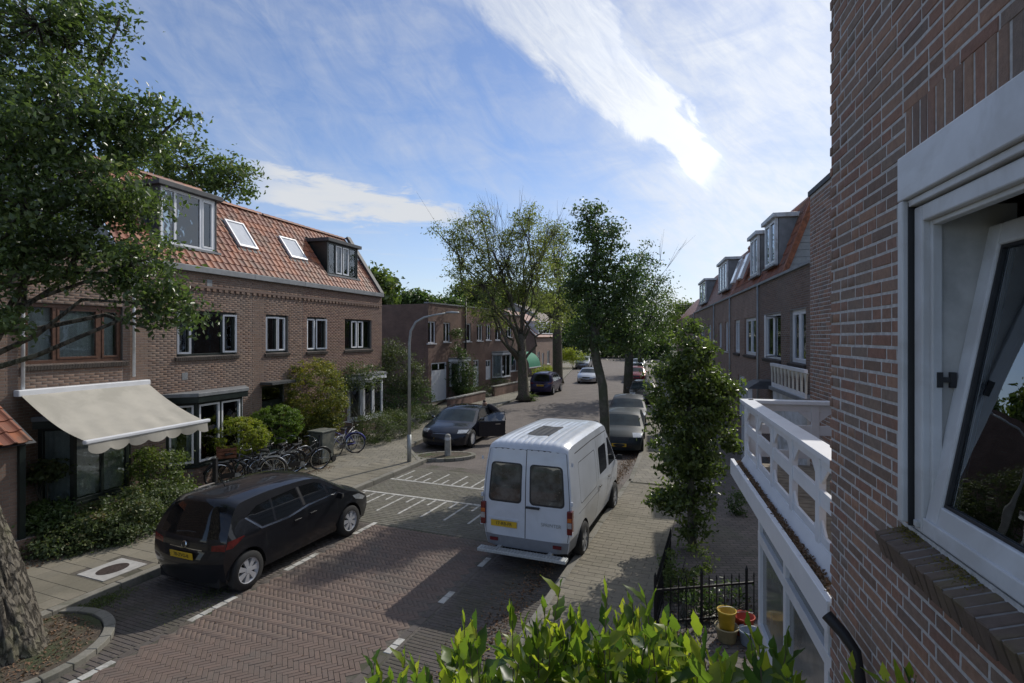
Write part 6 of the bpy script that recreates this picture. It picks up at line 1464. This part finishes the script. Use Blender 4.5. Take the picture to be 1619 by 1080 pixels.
for s_ in (-1, 1): MB().lathe([(0, s_ * .25), (.1, s_ * .25), (.1, s_ * .3), (0, s_ * .3)], (0, 0, 0), 'x', 14).build('wheel', m_black, t, loc=(0, .25, .1))
# post in front of the bin
p = G(505, 735, .1); t = thing('post', 'thin black steel post in front of the bin', 'post', (p.x, p.y, .1)); MB().tube([(0, 0, 0), (0, 0, .95)], .03, 10).build('shaft', m_black, t, smooth=True); MB().lathe([(0, .97), (.04, .955), (.035, .93)], n=10).build('cap', m_black, t)
p = G(340, 783, .1); t = thing('post', 'dark wooden post beside the brown crate', 'post', (p.x, p.y, .1)); MB().box(-.05, .05, -.05, .05, 0, .95).build('shaft', m_black, t, bevel=.01); MB().box(-.06, .06, -.06, .06, .951, .975).build('cap', m_black, t)
# iron fence at right
fA, fB = G(1036, 1000, .1), G(1192, 985, .1); d_ = (fB - fA); an = math.atan2(d_.y, d_.x); L_ = d_.length
t = thing('iron_fence', 'low black wrought iron garden fence with spear tops at lower right', 'fence', (fA.x, fA.y, .1), an); m_iron = M('black_iron', (.015, .015, .016), .5, .4)
for z in (.12, .58): MB().box(0, L_, -.012, .012, z, z + .03).build('rail', m_iron, t)
n = int(L_ / .11)
for k in range(n + 1):
    x = L_ * k / n; big = k % 6 == 0
    b = MB(); b.tube([(x, 0, 0), (x, 0, .78 if big else .68)], .02 if big else .008, 6); b.lathe([(.0, .0), (.026 if big else .014, .03), (0, .1)], (x, 0, .76 if big else .66), 'z', 6); b.build('post' if big else 'bar', m_iron, t)
fC = G(1036, 870, .1); d_ = (fC - fA); an = math.atan2(d_.y, d_.x); L2_ = 2.3
t = thing('iron_fence', 'short run of black iron fence going away along the right pavement edge', 'fence', (fA.x, fA.y, .1), SA)
for z in (.12, .58): MB().box(0, L2_, -.012, .012, z, z + .03).build('rail', m_iron, t)
for k in range(20):
    x = .06 + L2_ * k / 20; b = MB(); b.tube([(x, 0, 0), (x, 0, .68)], .008, 6); b.lathe([(.0, .0), (.014, .03), (0, .1)], (x, 0, .66), 'z', 6); b.build('bar', m_iron, t)
def bucket(px_, py_, r_, h, m_, lab, name='bucket'):
    p = G(px_, py_, .1); t = thing(name, lab, 'bucket', (p.x, p.y, .1)); MB().lathe([(0, .0), (r_ * .78, .0), (r_, h), (r_ * 1.08, h), (r_ * 1.08, h - .02), (r_ * .96, h - .02), (r_ * .74, .02), (0, .02)], n=20).build('body', m_, t, smooth=True)
    MB().tube([(r_ * math.cos(a), .02, h + r_ * .9 * math.sin(a) * .3) for a in [math.pi * k / 8 for k in range(9)]], .004, 4).build('handle', m_metal, t); return t
b0 = bucket(1149, 1012, .15, .2, M('beige_plastic', (.33, .28, .16), .6), 'low beige tub underneath the yellow bucket', 'plant_tub')
b1 = bucket(1149, 1012, .12, .28, M('yellow_plastic', (.55, .37, .03), .5), 'yellow plastic bucket standing in a beige tub by the iron fence'); b1.location.z = .24
bucket(1176, 1002, .14, .26, M('red_plastic', (.5, .06, .025), .5), 'red plastic bucket against the white bay post'); bucket(1184, 1018, .13, .2, M('pale_blue_plastic', (.3, .36, .45), .5), 'pale blue tub next to the red bucket', 'plant_tub')
# low garden walls left
a_ = st(4.6, 12.35); t = thing('garden_wall', 'low brick planter wall under the flowering shrubs at lower left', 'wall', (a_.x, a_.y, .09), SA)
wb = brick_items(0, 5.6, 0, .375, [], proud=.005); MB().box(0, 5.6, .003, .2, 0, .37).build('core', m_mortar, t)
w2 = Matrix.Translation((a_.x, a_.y, .09)) @ Matrix.Rotation(SA + R(180), 4, 'Z')
Bw = Matrix(((1, 0, 0), (0, 0, -1), (0, 1, 0)))
pieces('brick', 'brickwork', wb, BR_LEFT2, t, Bw, 200, .003, Matrix.Translation((a_.x, a_.y, .09)) @ Matrix.Rotation(SA, 4, 'Z'))
kerbline('garden_edging', [(-7.0, 18.9), (-5.9, 23.5), (-4.4, 27.8)])
t = thing('garden_wall', 'low brick wall below the white panelled door', 'wall', EF.w(-.5, 0, 2.6), EF.a); MB().box(-1.2, 3.4, 0, .25, 0, .62).build('core', F_RED, t); MB().box(-1.25, 3.45, -.03, .28, .621, .68).build('coping', m_concrete, t)
t = thing('garden_wall', 'low brick wall with gaps in front of the red brick houses', 'wall', EF.w(5.0, 0, 2.3), EF.a); MB().box(0, 5.4, 0, .25, 0, .75).build('core', F_RED, t); MB().box(-.05, 5.45, -.03, .28, .751, .81).build('coping', m_concrete, t)
# ================================================================== person at the open door
def skin(name, chains, mat, parent, sub=2):
    me = bpy.data.meshes.new(name); vs = []; es = []; rad = []; idx = {}
    def vid(p, r_):
        k = tuple(round(c_, 4) for c_ in p)
        if k not in idx: idx[k] = len(vs); vs.append(p); rad.append(r_)
        return idx[k]
    for ch in chains:
        pr = None
        for p, r_ in ch:
            i = vid(p, r_)
            if pr is not None: es.append((pr, i))
            pr = i
    me.from_pydata(vs, es, []); o = link(name, me, parent); sk = o.modifiers.new('skin', 'SKIN')
    for i, r_ in enumerate(rad): o.data.skin_vertices[0].data[i].radius = (r_, r_) if len(o.data.skin_vertices) else (r_, r_)
    o.data.skin_vertices[0].data[0].use_root = True
    s_ = o.modifiers.new('sub', 'SUBSURF'); s_.levels = sub; s_.render_levels = sub; me.materials.append(mat); return o
t = thing('person', 'person in dark clothes bending into the black saloon behind its open door', 'person', (-.52, 23.35, 0), R(196))
cloth = M('dark_jacket', (.03, .032, .04), .85, var=.2); jeans = M('dark_jeans', (.03, .035, .055), .85, var=.2); skn = M('skin', (.42, .26, .19), .55, var=.06); hair = M('brown_hair', (.05, .03, .02), .6, var=.3)
pel = (0, 0, .92)
def mkskin(name, chains, mat, sub=2):
    me = bpy.data.meshes.new(name); vs = []; es = []; rad = []; idx = {}
    for ch in chains:
        pr = None
        for p, r_ in ch:
            k = tuple(round(c_, 4) for c_ in p)
            if k not in idx: idx[k] = len(vs); vs.append(p); rad.append(r_)
            if pr is not None: es.append((pr, idx[k]))
            pr = idx[k]
    import bmesh
    bm = bmesh.new(); lay = bm.verts.layers.skin.verify(); bv = [bm.verts.new(v) for v in vs]
    for i, v in enumerate(bv): v[lay].radius = (rad[i], rad[i]); v[lay].use_root = (i == 0)
    for a, b in es: bm.edges.new((bv[a], bv[b]))
    bm.to_mesh(me); bm.free(); me.materials.append(mat); o = link(name, me, t); o.modifiers.new('skin', 'SKIN'); s_ = o.modifiers.new('sub', 'SUBSURF'); s_.levels = sub; s_.render_levels = sub; return o
mkskin('body', [[(pel, .13), ((.22, 0, 1.13), .13), ((.40, 0, 1.26), .15), ((.50, 0, 1.32), .10), ((.58, 0, 1.36), .06)],
    [((.44, 0, 1.28), .12), ((.44, .19, 1.24), .065), ((.58, .24, 1.0), .05), ((.78, .2, .88), .038), ((.86, .19, .86), .03)], [((.44, 0, 1.28), .12), ((.44, -.19, 1.24), .065), ((.56, -.25, 1.0), .05), ((.76, -.2, .86), .038), ((.84, -.19, .84), .03)]], cloth)
mkskin('trousers', [[(pel, .14), ((0, .1, .85), .10), ((.06, .11, .5), .065), ((-.02, .12, .1), .048)], [(pel, .14), ((0, -.1, .85), .10), ((-.12, -.12, .5), .065), ((-.26, -.12, .12), .048)]], jeans)
mkskin('head', [[((.58, 0, 1.36), .05), ((.66, 0, 1.40), .085), ((.72, 0, 1.44), .095), ((.76, 0, 1.47), .07)]], skn)
mkskin('hair', [[((.64, 0, 1.47), .07), ((.70, 0, 1.51), .085), ((.76, 0, 1.53), .06)]], hair)
for s_, fx, fz in ((1, -.02, .04), (-1, -.28, .05)): mkskin('shoe', [[((fx - .03, s_ * .12, fz), .045), ((fx + .08, s_ * .12, fz - .005), .045), ((fx + .19, s_ * .12, fz - .01), .03)]], m_black)
for s_ in (1, -1):
    for k in range(5):
        mkskin('finger', [[((.86, s_ * .19, .85), .012), ((.90, s_ * .19 + (k - 2) * .018, .84 - abs(k - 2) * .004), .0095), ((.94, s_ * .19 + (k - 2) * .022, .82), .008)]], skn, 1)
# ================================================================== vegetation
def E3(x, y, Y, rx_, ry_=None, rz_=None, w=None):
    p = P(x, y, Y); k = Y / F; a = rx_ * k; b = (rz_ or rx_) * k; c_ = (ry_ if ry_ else (a + b) / 2 * .8)
    return ((p.x, p.y, p.z), (a, c_, b), w if w else a * b + .02)
# big street tree at left
tb = Vector((-6.95, 7.25, 0.03))
tr = [(tb + Vector((.04, 0, -.1)), .62), (tb + Vector((.02, 0, .12)), .5), (tb + Vector((-.04, 0, .5)), .42), (tb + Vector((-.25, .05, 1.2)), .37), (tb + Vector((-.6, .1, 2.1)), .33), (tb + Vector((-.95, .1, 3.3)), .33), (tb + Vector((-1.1, .1, 4.6)), .28)]
lb = [E3(-60, 120, 7.6, 150, 1.2, 170), E3(60, 40, 7.2, 105, 1.0, 110), E3(60, 190, 7.0, 120, 1.0, 110), E3(150, 200, 7.4, 95, .9, 95), E3(215, 185, 7.6, 55, .5, 45), E3(235, 225, 7.8, 45, .5, 42), E3(150, 300, 7.2, 100, .8, 75), E3(40, 330, 7.0, 100, .9, 90), E3(-60, 300, 7.0, 120, 1, 150), E3(200, 320, 7.6, 62, .6, 55), E3(120, 400, 7.3, 95, .7, 60), E3(210, 415, 7.4, 75, .6, 60), E3(225, 480, 7.3, 50, .4, 45), E3(275, 470, 7.6, 48, .35, 35), E3(30, 430, 7.0, 60, .6, 40), E3(300, 505, 7.6, 28, .25, 18), E3(-40, 450, 6.8, 55, .5, 90), E3(250, 400, 7.9, 30, .35, 28), E3(110, 70, 7.4, 50, .5, 50), E3(285, 185, 7.7, 18, .2, 12), E3(20, 520, 6.6, 22, .2, 25), E3(190, 30, 7.8, 18, .2, 20), E3(130, 20, 7.6, 40, .3, 30)]
lb = [(c_, tuple(q * (.80 if c_[0] > -6.2 else .95) for q in r_), w_) for c_, r_, w_ in lb]
T1 = tree('street_tree', 'big dark leaved tree with a thick ridged trunk filling the left edge', tb, tr, lb, L_BIG, .09, 600, 60, .26, m_barkbig, shell=.25, up=.25, br=.17, ridged=True)
# trunk ridges
for ch in T1.children:
    if ch.name.startswith('trunk'):
        pass
# tree rising behind the left roofs
b_ = P(350, 520, 34); tree('tree', 'olive green tree rising behind the tiled roof at left', (b_.x - 1, 34, 0), [((b_.x - 1, 34, 0), .4), ((b_.x - 1, 34, 7), .3)], [E3(300, 265, 34, 75, 2.5, 50), E3(370, 290, 34, 38, 1.5, 35), E3(250, 300, 34, 80, 3, 70)], L_MID, .3, 150, 50, .8)
# sparse tree in mid distance
L_SPARSE = MLEAF('thinning_leaf', [(0.090, 0.117, 0.048), (0.150, 0.171, 0.063), (0.210, 0.216, 0.082), (0.300, 0.270, 0.122)], .5)
b_ = G(828, 632, .1); Yt = b_.y
tree('street_tree', 'tall thinning tree with bare top twigs on the left kerb, forked trunk', b_, [(b_, .58), (b_ + Vector((0, 0, .35)), .38), (P(826, 580, Yt), .31), (P(824, 528, Yt), .27)],
     [E3(760, 450, Yt, 48, 2.2, 50), E3(800, 420, Yt, 55, 2.2, 60), E3(850, 440, Yt, 40, 2, 50), E3(745, 380, Yt, 40, 2, 35), E3(715, 370, Yt, 20, 1, 22), E3(830, 370, Yt, 45, 2, 38), E3(780, 500, Yt, 40, 1.6, 25), E3(870, 500, Yt, 35, 1.5, 30), E3(730, 420, Yt, 25, 1, 40), E3(860, 400, Yt, 25, 1.3, 30), E3(762, 350, Yt, 24, 1.3, 28), E3(835, 345, Yt, 20, 1.2, 22), E3(690, 365, Yt, 10, .6, 12)], L_SPARSE, .16, 620, 30, .45, m_bark, shell=.1,
     bare=[(P(820, 520, Yt), P(760, 318, Yt), 1.2, 26), (P(826, 520, Yt), P(838, 335, Yt), 1.0, 18), (P(820, 500, Yt), P(720, 370, Yt), .8, 6), (P(826, 520, Yt), P(800, 380, Yt), 1.6, 8)], br=.36)
b_ = G(882, 606, .1); Yt = b_.y
tree('street_tree', 'slimmer thinning tree just beyond the forked one on the left kerb', b_, [(b_, .6), (b_ + Vector((0, 0, .5)), .46), (P(881, 540, Yt), .42), (P(880, 470, Yt), .34)],
     [E3(880, 420, Yt, 30, 2, 60), E3(870, 470, Yt, 32, 2, 30), E3(895, 480, Yt, 20, 1.5, 30), E3(875, 370, Yt, 25, 1.5, 25)], L_SPARSE, .18, 340, 28, .7, m_bark, shell=.1, bare=[(P(880, 460, Yt), P(882, 360, Yt), 1.6, 14)], br=.35)
# near right tree with the curved trunk
Yt = 17.6; b_ = Vector((3.02, Yt, .1))
tree('street_tree', 'dense dark green tree with a curved slim trunk on the right kerb behind the van', b_, [(b_, .19), (P(956, 660, Yt), .155), (P(953, 610, Yt), .15), (P(944, 575, Yt), .145), (P(938, 540, Yt), .14), (P(940, 500, Yt), .12)],
     [E3(930, 350, Yt, 26, .6, 28), E3(945, 385, Yt, 42, .9, 32), E3(935, 430, Yt, 42, 1.0, 40), E3(965, 440, Yt, 38, .9, 40), E3(940, 490, Yt, 46, 1.1, 38), E3(985, 490, Yt, 38, 1.0, 38), E3(925, 530, Yt, 30, .9, 25), E3(965, 540, Yt, 42, 1.0, 28), E3(1000, 535, Yt, 28, .8, 22), E3(915, 460, Yt, 20, .6, 30), E3(968, 360, Yt, 16, .4, 14), E3(1005, 430, Yt, 14, .6, 30)], L_DARK, .115, 330, 55, .30, m_bark2, shell=.2, br=.5)
b_ = G(993, 626, .1); Yt = b_.y
tree('street_tree', 'second tree on the right kerb, mid green with a lighter see through top', b_, [(b_, .36), (P(994, 580, Yt), .3), (P(996, 540, Yt), .27)],
     [E3(1000, 480, Yt, 40, 2.2, 60), E3(1030, 500, Yt, 30, 2, 45), E3(1015, 410, Yt, 28, 1.5, 28), E3(1035, 450, Yt, 18, 1.3, 25), E3(1000, 550, Yt, 40, 2, 25), E3(970, 500, Yt, 30, 2, 50)], L_DARK, .2, 170, 36, .75, m_bark2, shell=.2, bare=[(P(996, 540, Yt), P(1018, 400, Yt), 1.2, 10)])
Yt = 62; b_ = P(1012, 590, Yt); b_.z = .1
tree('street_tree', 'third tree along the right kerb in front of the far terrace', b_, [(b_, .3), (P(1012, 555, Yt), .26), (P(1015, 520, Yt), .2)], [E3(1035, 480, Yt, 30, 3, 30), E3(1050, 500, Yt, 25, 3, 28), E3(1020, 520, Yt, 30, 3, 25), E3(1045, 525, Yt, 25, 3, 20)], L_MID, .28, 120, 36, 1.0)
# belt of trees at the end of the street and behind the roofs
for (x, y, Y, a, b, m_, lab) in ((905, 490, 105, 28, 62, L_DARK, 'dark tree closing the end of the street beside the pale gabled house'), (940, 515, 112, 45, 45, L_DARK, 'dark tree straight across the end of the street'), (985, 530, 110, 45, 32, L_MID, 'mid green tree at the end of the street right of centre'), (1030, 535, 100, 40, 32, L_DARK, 'dark tree beside the furthest right houses'), (1085, 500, 95, 22, 22, L_MID, 'rounded tree top beyond the right hand terrace'),
        (745, 470, 75, 38, 28, L_DARK, 'dark rounded tree behind the flat roofed red houses'), (790, 470, 80, 45, 28, L_MID, 'mid green tree behind the flat roofed red houses'), (593, 455, 45, 14, 22, L_MID, 'tree top peeping past the end of the left terrace'), (855, 480, 100, 40, 30, L_MID, 'tree behind the orange roofed gabled house'), (700, 484, 70, 30, 10, L_DARK, 'low dark tree line just above the red brick parapet'), (655, 474, 66, 14, 6, L_DARK, 'tiny dark tree top above the red side wall')):
    p = P(x, y, Y); tree('tree', lab, (p.x, Y, 0), [((p.x, Y, 0), .45), ((p.x, Y, max(2, p.z * .7)), .3)], [E3(x, y, Y, a, None, b), E3(x - a * .4, y + b * .4, Y, a * .6, None, b * .7), E3(x + a * .4, y + b * .3, Y, a * .6, None, b * .7), E3(x, min(y + b * 1.1, 560), Y, a * .8, None, b * .6)], m_, .48, 230, 42, 1.1, twigs=False)
# columnar young tree in front at right
Yt = 10.6; b_ = Vector((P(1095, 860, Yt).x, Yt, .09))
tree('young_tree', 'leafy upright young tree in front of the right hand houses, sunlit on one side', b_, [(b_, .09), (P(1092, 780, Yt), .07), (P(1090, 700, Yt), .055), (P(1088, 600, Yt), .03)],
     [E3(1086, 560, Yt, 38, .5, 45), E3(1070, 600, Yt, 38, .5, 40), E3(1110, 610, Yt, 42, .5, 40), E3(1085, 660, Yt, 55, .6, 45), E3(1130, 665, Yt, 28, .4, 35), E3(1075, 720, Yt, 50, .6, 45), E3(1110, 730, Yt, 38, .5, 40), E3(1085, 790, Yt, 45, .5, 42), E3(1050, 790, Yt, 22, .3, 20), E3(1095, 835, Yt, 26, .3, 20), E3(1090, 520, Yt, 14, .2, 18), E3(1140, 620, Yt, 25, .3, 25), E3(1150, 700, Yt, 16, .25, 20), E3(1045, 640, Yt, 22, .4, 30)], L_COL, .105, 330, 46, .19, m_bark2, shell=.2, up=.3, br=.5)
for ch in bpy.data.objects:
    pass
Yt = 8.7; b_ = Vector((P(1082, 980, Yt).x, Yt, .09))
shrub('shrub', 'pale green bushy shrub growing at the corner of the iron fence', b_, [E3(1085, 895, Yt, 38, .35, 34), E3(1070, 930, Yt, 30, .3, 30)], L_LIME if False else L_MID, .06, 50, 40, .12)
b_ = G(1170, 812, .1); shrub('potted_plant', 'small dark plant on the garden paving behind the columnar tree', b_, [E3(1165, 798, b_.y, 16, .25, 20)], L_DARK, .07, 14, 40, .12)
b_ = G(1085, 985, .1); shrub('garden_plant', 'straggly plant behind the iron fence', b_, [((b_.x + .2, b_.y + .15, .4), (.3, .25, .3), 1), ((b_.x + .8, b_.y + .3, .3), (.4, .3, .2), .6)], L_DARK, .06, 22, 36, .14)
# left front gardens
L_YEL2 = MLEAF('golden_green_leaf', [(.05, .075, .018), (.12, .14, .03), (.27, .24, .04), (.46, .35, .06)], .35)
def SH(lab, x, y, Y, a, b, m_, ls=.055, nc=70, nl=45, cr_=.14, ry_=None, name='shrub', extra=(), shell=.6, stems=5):
    p = P(x, y, Y); return shrub(name, lab, (p.x, Y, .1), [E3(x, y, Y, a, ry_, b)] + [E3(*e) for e in extra], m_, ls, nc, nl, cr_, shell=shell, stems=stems)
SH('round clipped yellow green shrub nearest the black people carrier', 380, 690, 15.7, 44, 30, L_LIME, .055, 330, 55, .07, .6, shell=.85)
SH('round clipped green shrub left of the bin', 438, 671, 17.2, 40, 31, L_YEL if False else MLEAF('fresh_green_leaf', [(.05, .09, .015), (.09, .15, .02), (.14, .2, .03), (.2, .24, .04)], .35), .055, 330, 55, .07, .7, shell=.85)
SH('tall rounded shrub with yellow tipped leaves behind the bin', 497, 625, 19.3, 48, 58, L_YEL2, .075, 430, 60, .16, 1.0, extra=[(495, 680, 19.3, 40, .8, 30), (525, 640, 19.3, 25, .6, 40), (480, 660, 19.0, 36, .8, 36)], shell=.75)
SH('small wispy shrub reaching above the yellow tipped shrub', 512, 578, 19.8, 16, 16, L_SHRUB, .06, 20, 30, .15)
SH('flowering hydrangea hedge over the planter wall', 205, 818, 11.6, 64, 46, L_SHRUB, .075, 380, 60, .17, .8, extra=[(150, 845, 10.9, 60, .5, 38), (100, 862, 10.5, 50, .4, 30), (245, 800, 12.3, 48, .6, 38)], shell=.5)
SH('dark green bush under the awning window at left', 72, 835, 10.9, 58, 40, L_DARK, .08, 220, 55, .17, .7, extra=[(40, 858, 10.6, 40, .5, 30)])
SH('leafy green bush beside the white bay post', 250, 745, 13.2, 42, 42, L_MID, .085, 110, 50, .16, .6, extra=[(275, 790, 13.0, 30, .5, 30)])
SH('yellowish bush peeping between the two round shrubs', 465, 650, 18.9, 28, 22, L_YEL, .065, 40, 45, .14)
SH('climbing green shrub over the ground floor bay of the end house', 572, 595, 22.5, 32, 22, L_SHRUB, .1, 60, 45, .25, .7, extra=[(548, 600, 22, 20, .5, 22)])
SH('tall loose shrub tree between the left terrace and the red house', 632, 590, 26, 34, 45, MLEAF('grey_green_leaf', [(.04, .055, .025), (.07, .085, .04), (.1, .115, .055), (.13, .14, .07)], .35), .1, 150, 50, .3, 1.2, extra=[(618, 560, 26, 20, .8, 25), (655, 600, 26, 18, .8, 28)])
SH('dark laurel mass below the loose shrub tree', 640, 635, 26, 45, 32, L_DARK, .1, 120, 50, .3, 1.2)
SH('clipped brownish hedge running along the left pavement', 592, 677, 21.3, 34, 26, L_SHRUB, .055, 330, 55, .16, .7, name='hedge', extra=[(622, 671, 22.5, 32, .7, 24), (650, 662, 24.5, 28, .7, 20), (675, 652, 27, 20, .7, 15)], shell=.7)
SH('dense ivy column climbing the red house beside the panelled door', 727, 590, 36.5, 17, 42, L_DARK, .12, 150, 45, .35, .6, extra=[(737, 605, 36.5, 18, .8, 28), (722, 540, 36.6, 7, .4, 22)])
SH('low green planting in front of the flat roofed houses', 757, 620, 38, 24, 12, L_SHRUB, .1, 60, 40, .3, .8, extra=[(790, 608, 41, 20, .8, 10)])
SH('bright green hedge in front of the gabled house', 862, 590, 55, 16, 10, L_LIME, .16, 60, 45, .5, 1.5, name='hedge')
SH('bright green hedge beyond the slim tree trunk', 905, 562, 72, 22, 11, L_LIME, .2, 80, 45, .6, 2, name='hedge')
SH('weedy plants at the foot of the forked tree', 838, 628, 35.8, 12, 6, L_MID, .1, 24, 30, .2)
SH('spiky potted plant under the cream awning', 70, 745, 11.3, 26, 14, L_SHRUB, .12, 20, 30, .2, name='potted_plant')
# fresh green climber just below the camera
t = thing('climbing_plant', 'bright fresh green climbing plant rising into the bottom edge of the photo', 'climbing plant', (.2, 1.9, 2.6)); o_ = Vector((.2, 1.9, 2.6))
def big_leaf(seed, L_=.095):
    rr = random.Random(seed); n = 7; vs = []; w = L_ * rr.uniform(.18, .28); bend = rr.uniform(-.6, .4)
    for i in range(n + 1):
        s_ = i / n; ww = w * (math.sin(math.pi * min(1, s_ * 1.08) ** .8) ** .8 if 0 < s_ < 1 else .01) * (1 + .22 * math.sin(i * 2.4 + seed)); zc = L_ * bend * s_ * s_
        vs += [(-ww, L_ * s_, zc + ww * .35 + rr.uniform(-.005, .005)), (0, L_ * s_, zc), (ww, L_ * s_, zc + ww * .35 + rr.uniform(-.002, .002))]
    fs = [(3 * i, 3 * i + 1, 3 * i + 4, 3 * i + 3) for i in range(n)] + [(3 * i + 1, 3 * i + 2, 3 * i + 5, 3 * i + 4) for i in range(n)]
    me = bpy.data.meshes.new('leaf'); me.from_pydata(vs, [], fs); at = me.attributes.new('tint', 'FLOAT', 'FACE'); at.data.foreach_set('value', [min(1, max(0, rr.gauss(.5, .34)))] * len(fs)); me.materials.append(L_BRIGHT); me.polygons.foreach_set('use_smooth', [True] * len(fs)); return me
LM = [big_leaf(s_) for s_ in range(16)]
rnd = random.Random(3)
extra_shoots = [(rnd.uniform(585, 1105), rnd.uniform(1040, 1090)) for _ in range(42)] + [(min(1105, max(690, rnd.gauss(960, 95))), rnd.uniform(975, 1065)) for _ in range(38)] + [(rnd.uniform(1120, 1260), rnd.uniform(1055, 1085)) for _ in range(6)]
shoots = [(810, 1000), (845, 1010), (895, 1010), (915, 985), (940, 990), (1000, 945), (1035, 1000), (1060, 1000), (955, 1010), (725, 1010), (745, 1015), (875, 990), (925, 1040), (1005, 1045), (660, 1060), (600, 1062), (592, 1040), (640, 1035), (700, 1035), (735, 975), (752, 985), (790, 1015), (830, 985), (862, 950), (885, 925), (905, 975), (930, 1000), (960, 935), (985, 960), (1010, 965), (1020, 935), (1050, 975), (1070, 990), (1085, 1020), (1130, 1045), (1185, 985), (1200, 1010), (1225, 1035), (1245, 1010), (1350, 1050), (870, 1020), (820, 1040), (980, 1020), (1030, 1020), (940, 1040), (760, 1040), (680, 1055), (1070, 1050), (1400, 1065), (620, 1065), (720, 1060), (900, 1045), (850, 985), (1000, 1000), (780, 1060), (1160, 1060), (1210, 1055), (1440, 1060)]
sb = MB(); LV = []
for (x, y) in [(x, y + 8) for x, y in shoots] + extra_shoots:
    Y = rnd.uniform(1.55, 2.15) if x < 1100 else rnd.uniform(1.35, 1.6)
    tip = P(x, y, Y) - o_; base = Vector((tip.x + rnd.uniform(-.08, .08), tip.y + rnd.uniform(-.1, .1), tip.z - rnd.uniform(.45, .6))); ax = (tip - base); pts = [base, base.lerp(tip, .5) + Vector((rnd.gauss(0, .012), rnd.gauss(0, .012), 0)), tip]; sb.tube(pts, [.004, .003, .0012], 5)
    for k in range(15):
        f = 1 - k * .062 - rnd.uniform(0, .02); p = base.lerp(tip, f); an = k * 2.4 + rnd.random(); open_ = (.18 + .16 * min(k, 8)) if k else .05
        d = (ax.normalized() * math.cos(open_) + Vector((math.cos(an), math.sin(an), 0)) * math.sin(open_)).normalized(); nrm = Vector((-math.cos(an), -math.sin(an), .6)); sd_ = d.cross(nrm).normalized(); nn = sd_.cross(d)
        m_ = Matrix((sd_, d, nn)).transposed().to_4x4(); sc = rnd.uniform(.55, 1.15) * (.72 + .12 * min(k, 6)); LV.append((Matrix.Translation(p) @ m_ @ Matrix.Scale(sc, 4), rnd.randrange(16)))
sb.build('stem', m_twig, t)
def lscore(e):
    q = proj(o_ + e[0].translation + e[0].to_3x3() @ Vector((0, .05, 0))); return (1100 - q[1]) if (0 < q[0] < 1619 and q[1] < 1100) else -1
LV.sort(key=lscore, reverse=True)
for M4, k in LV[:298]: o = link('leaf', LM[k], t); o.matrix_local = M4
mb = MB()
for M4, k in LV[298:]: mb.add([tuple(M4 @ v.co) for v in LM[k].vertices], [tuple(p.vertices) for p in LM[k].polygons], LM[k].attributes['tint'].data[0].value)
o = mb.build('leaves', L_BRIGHT, t, smooth=True); o['kind'] = 'stuff'
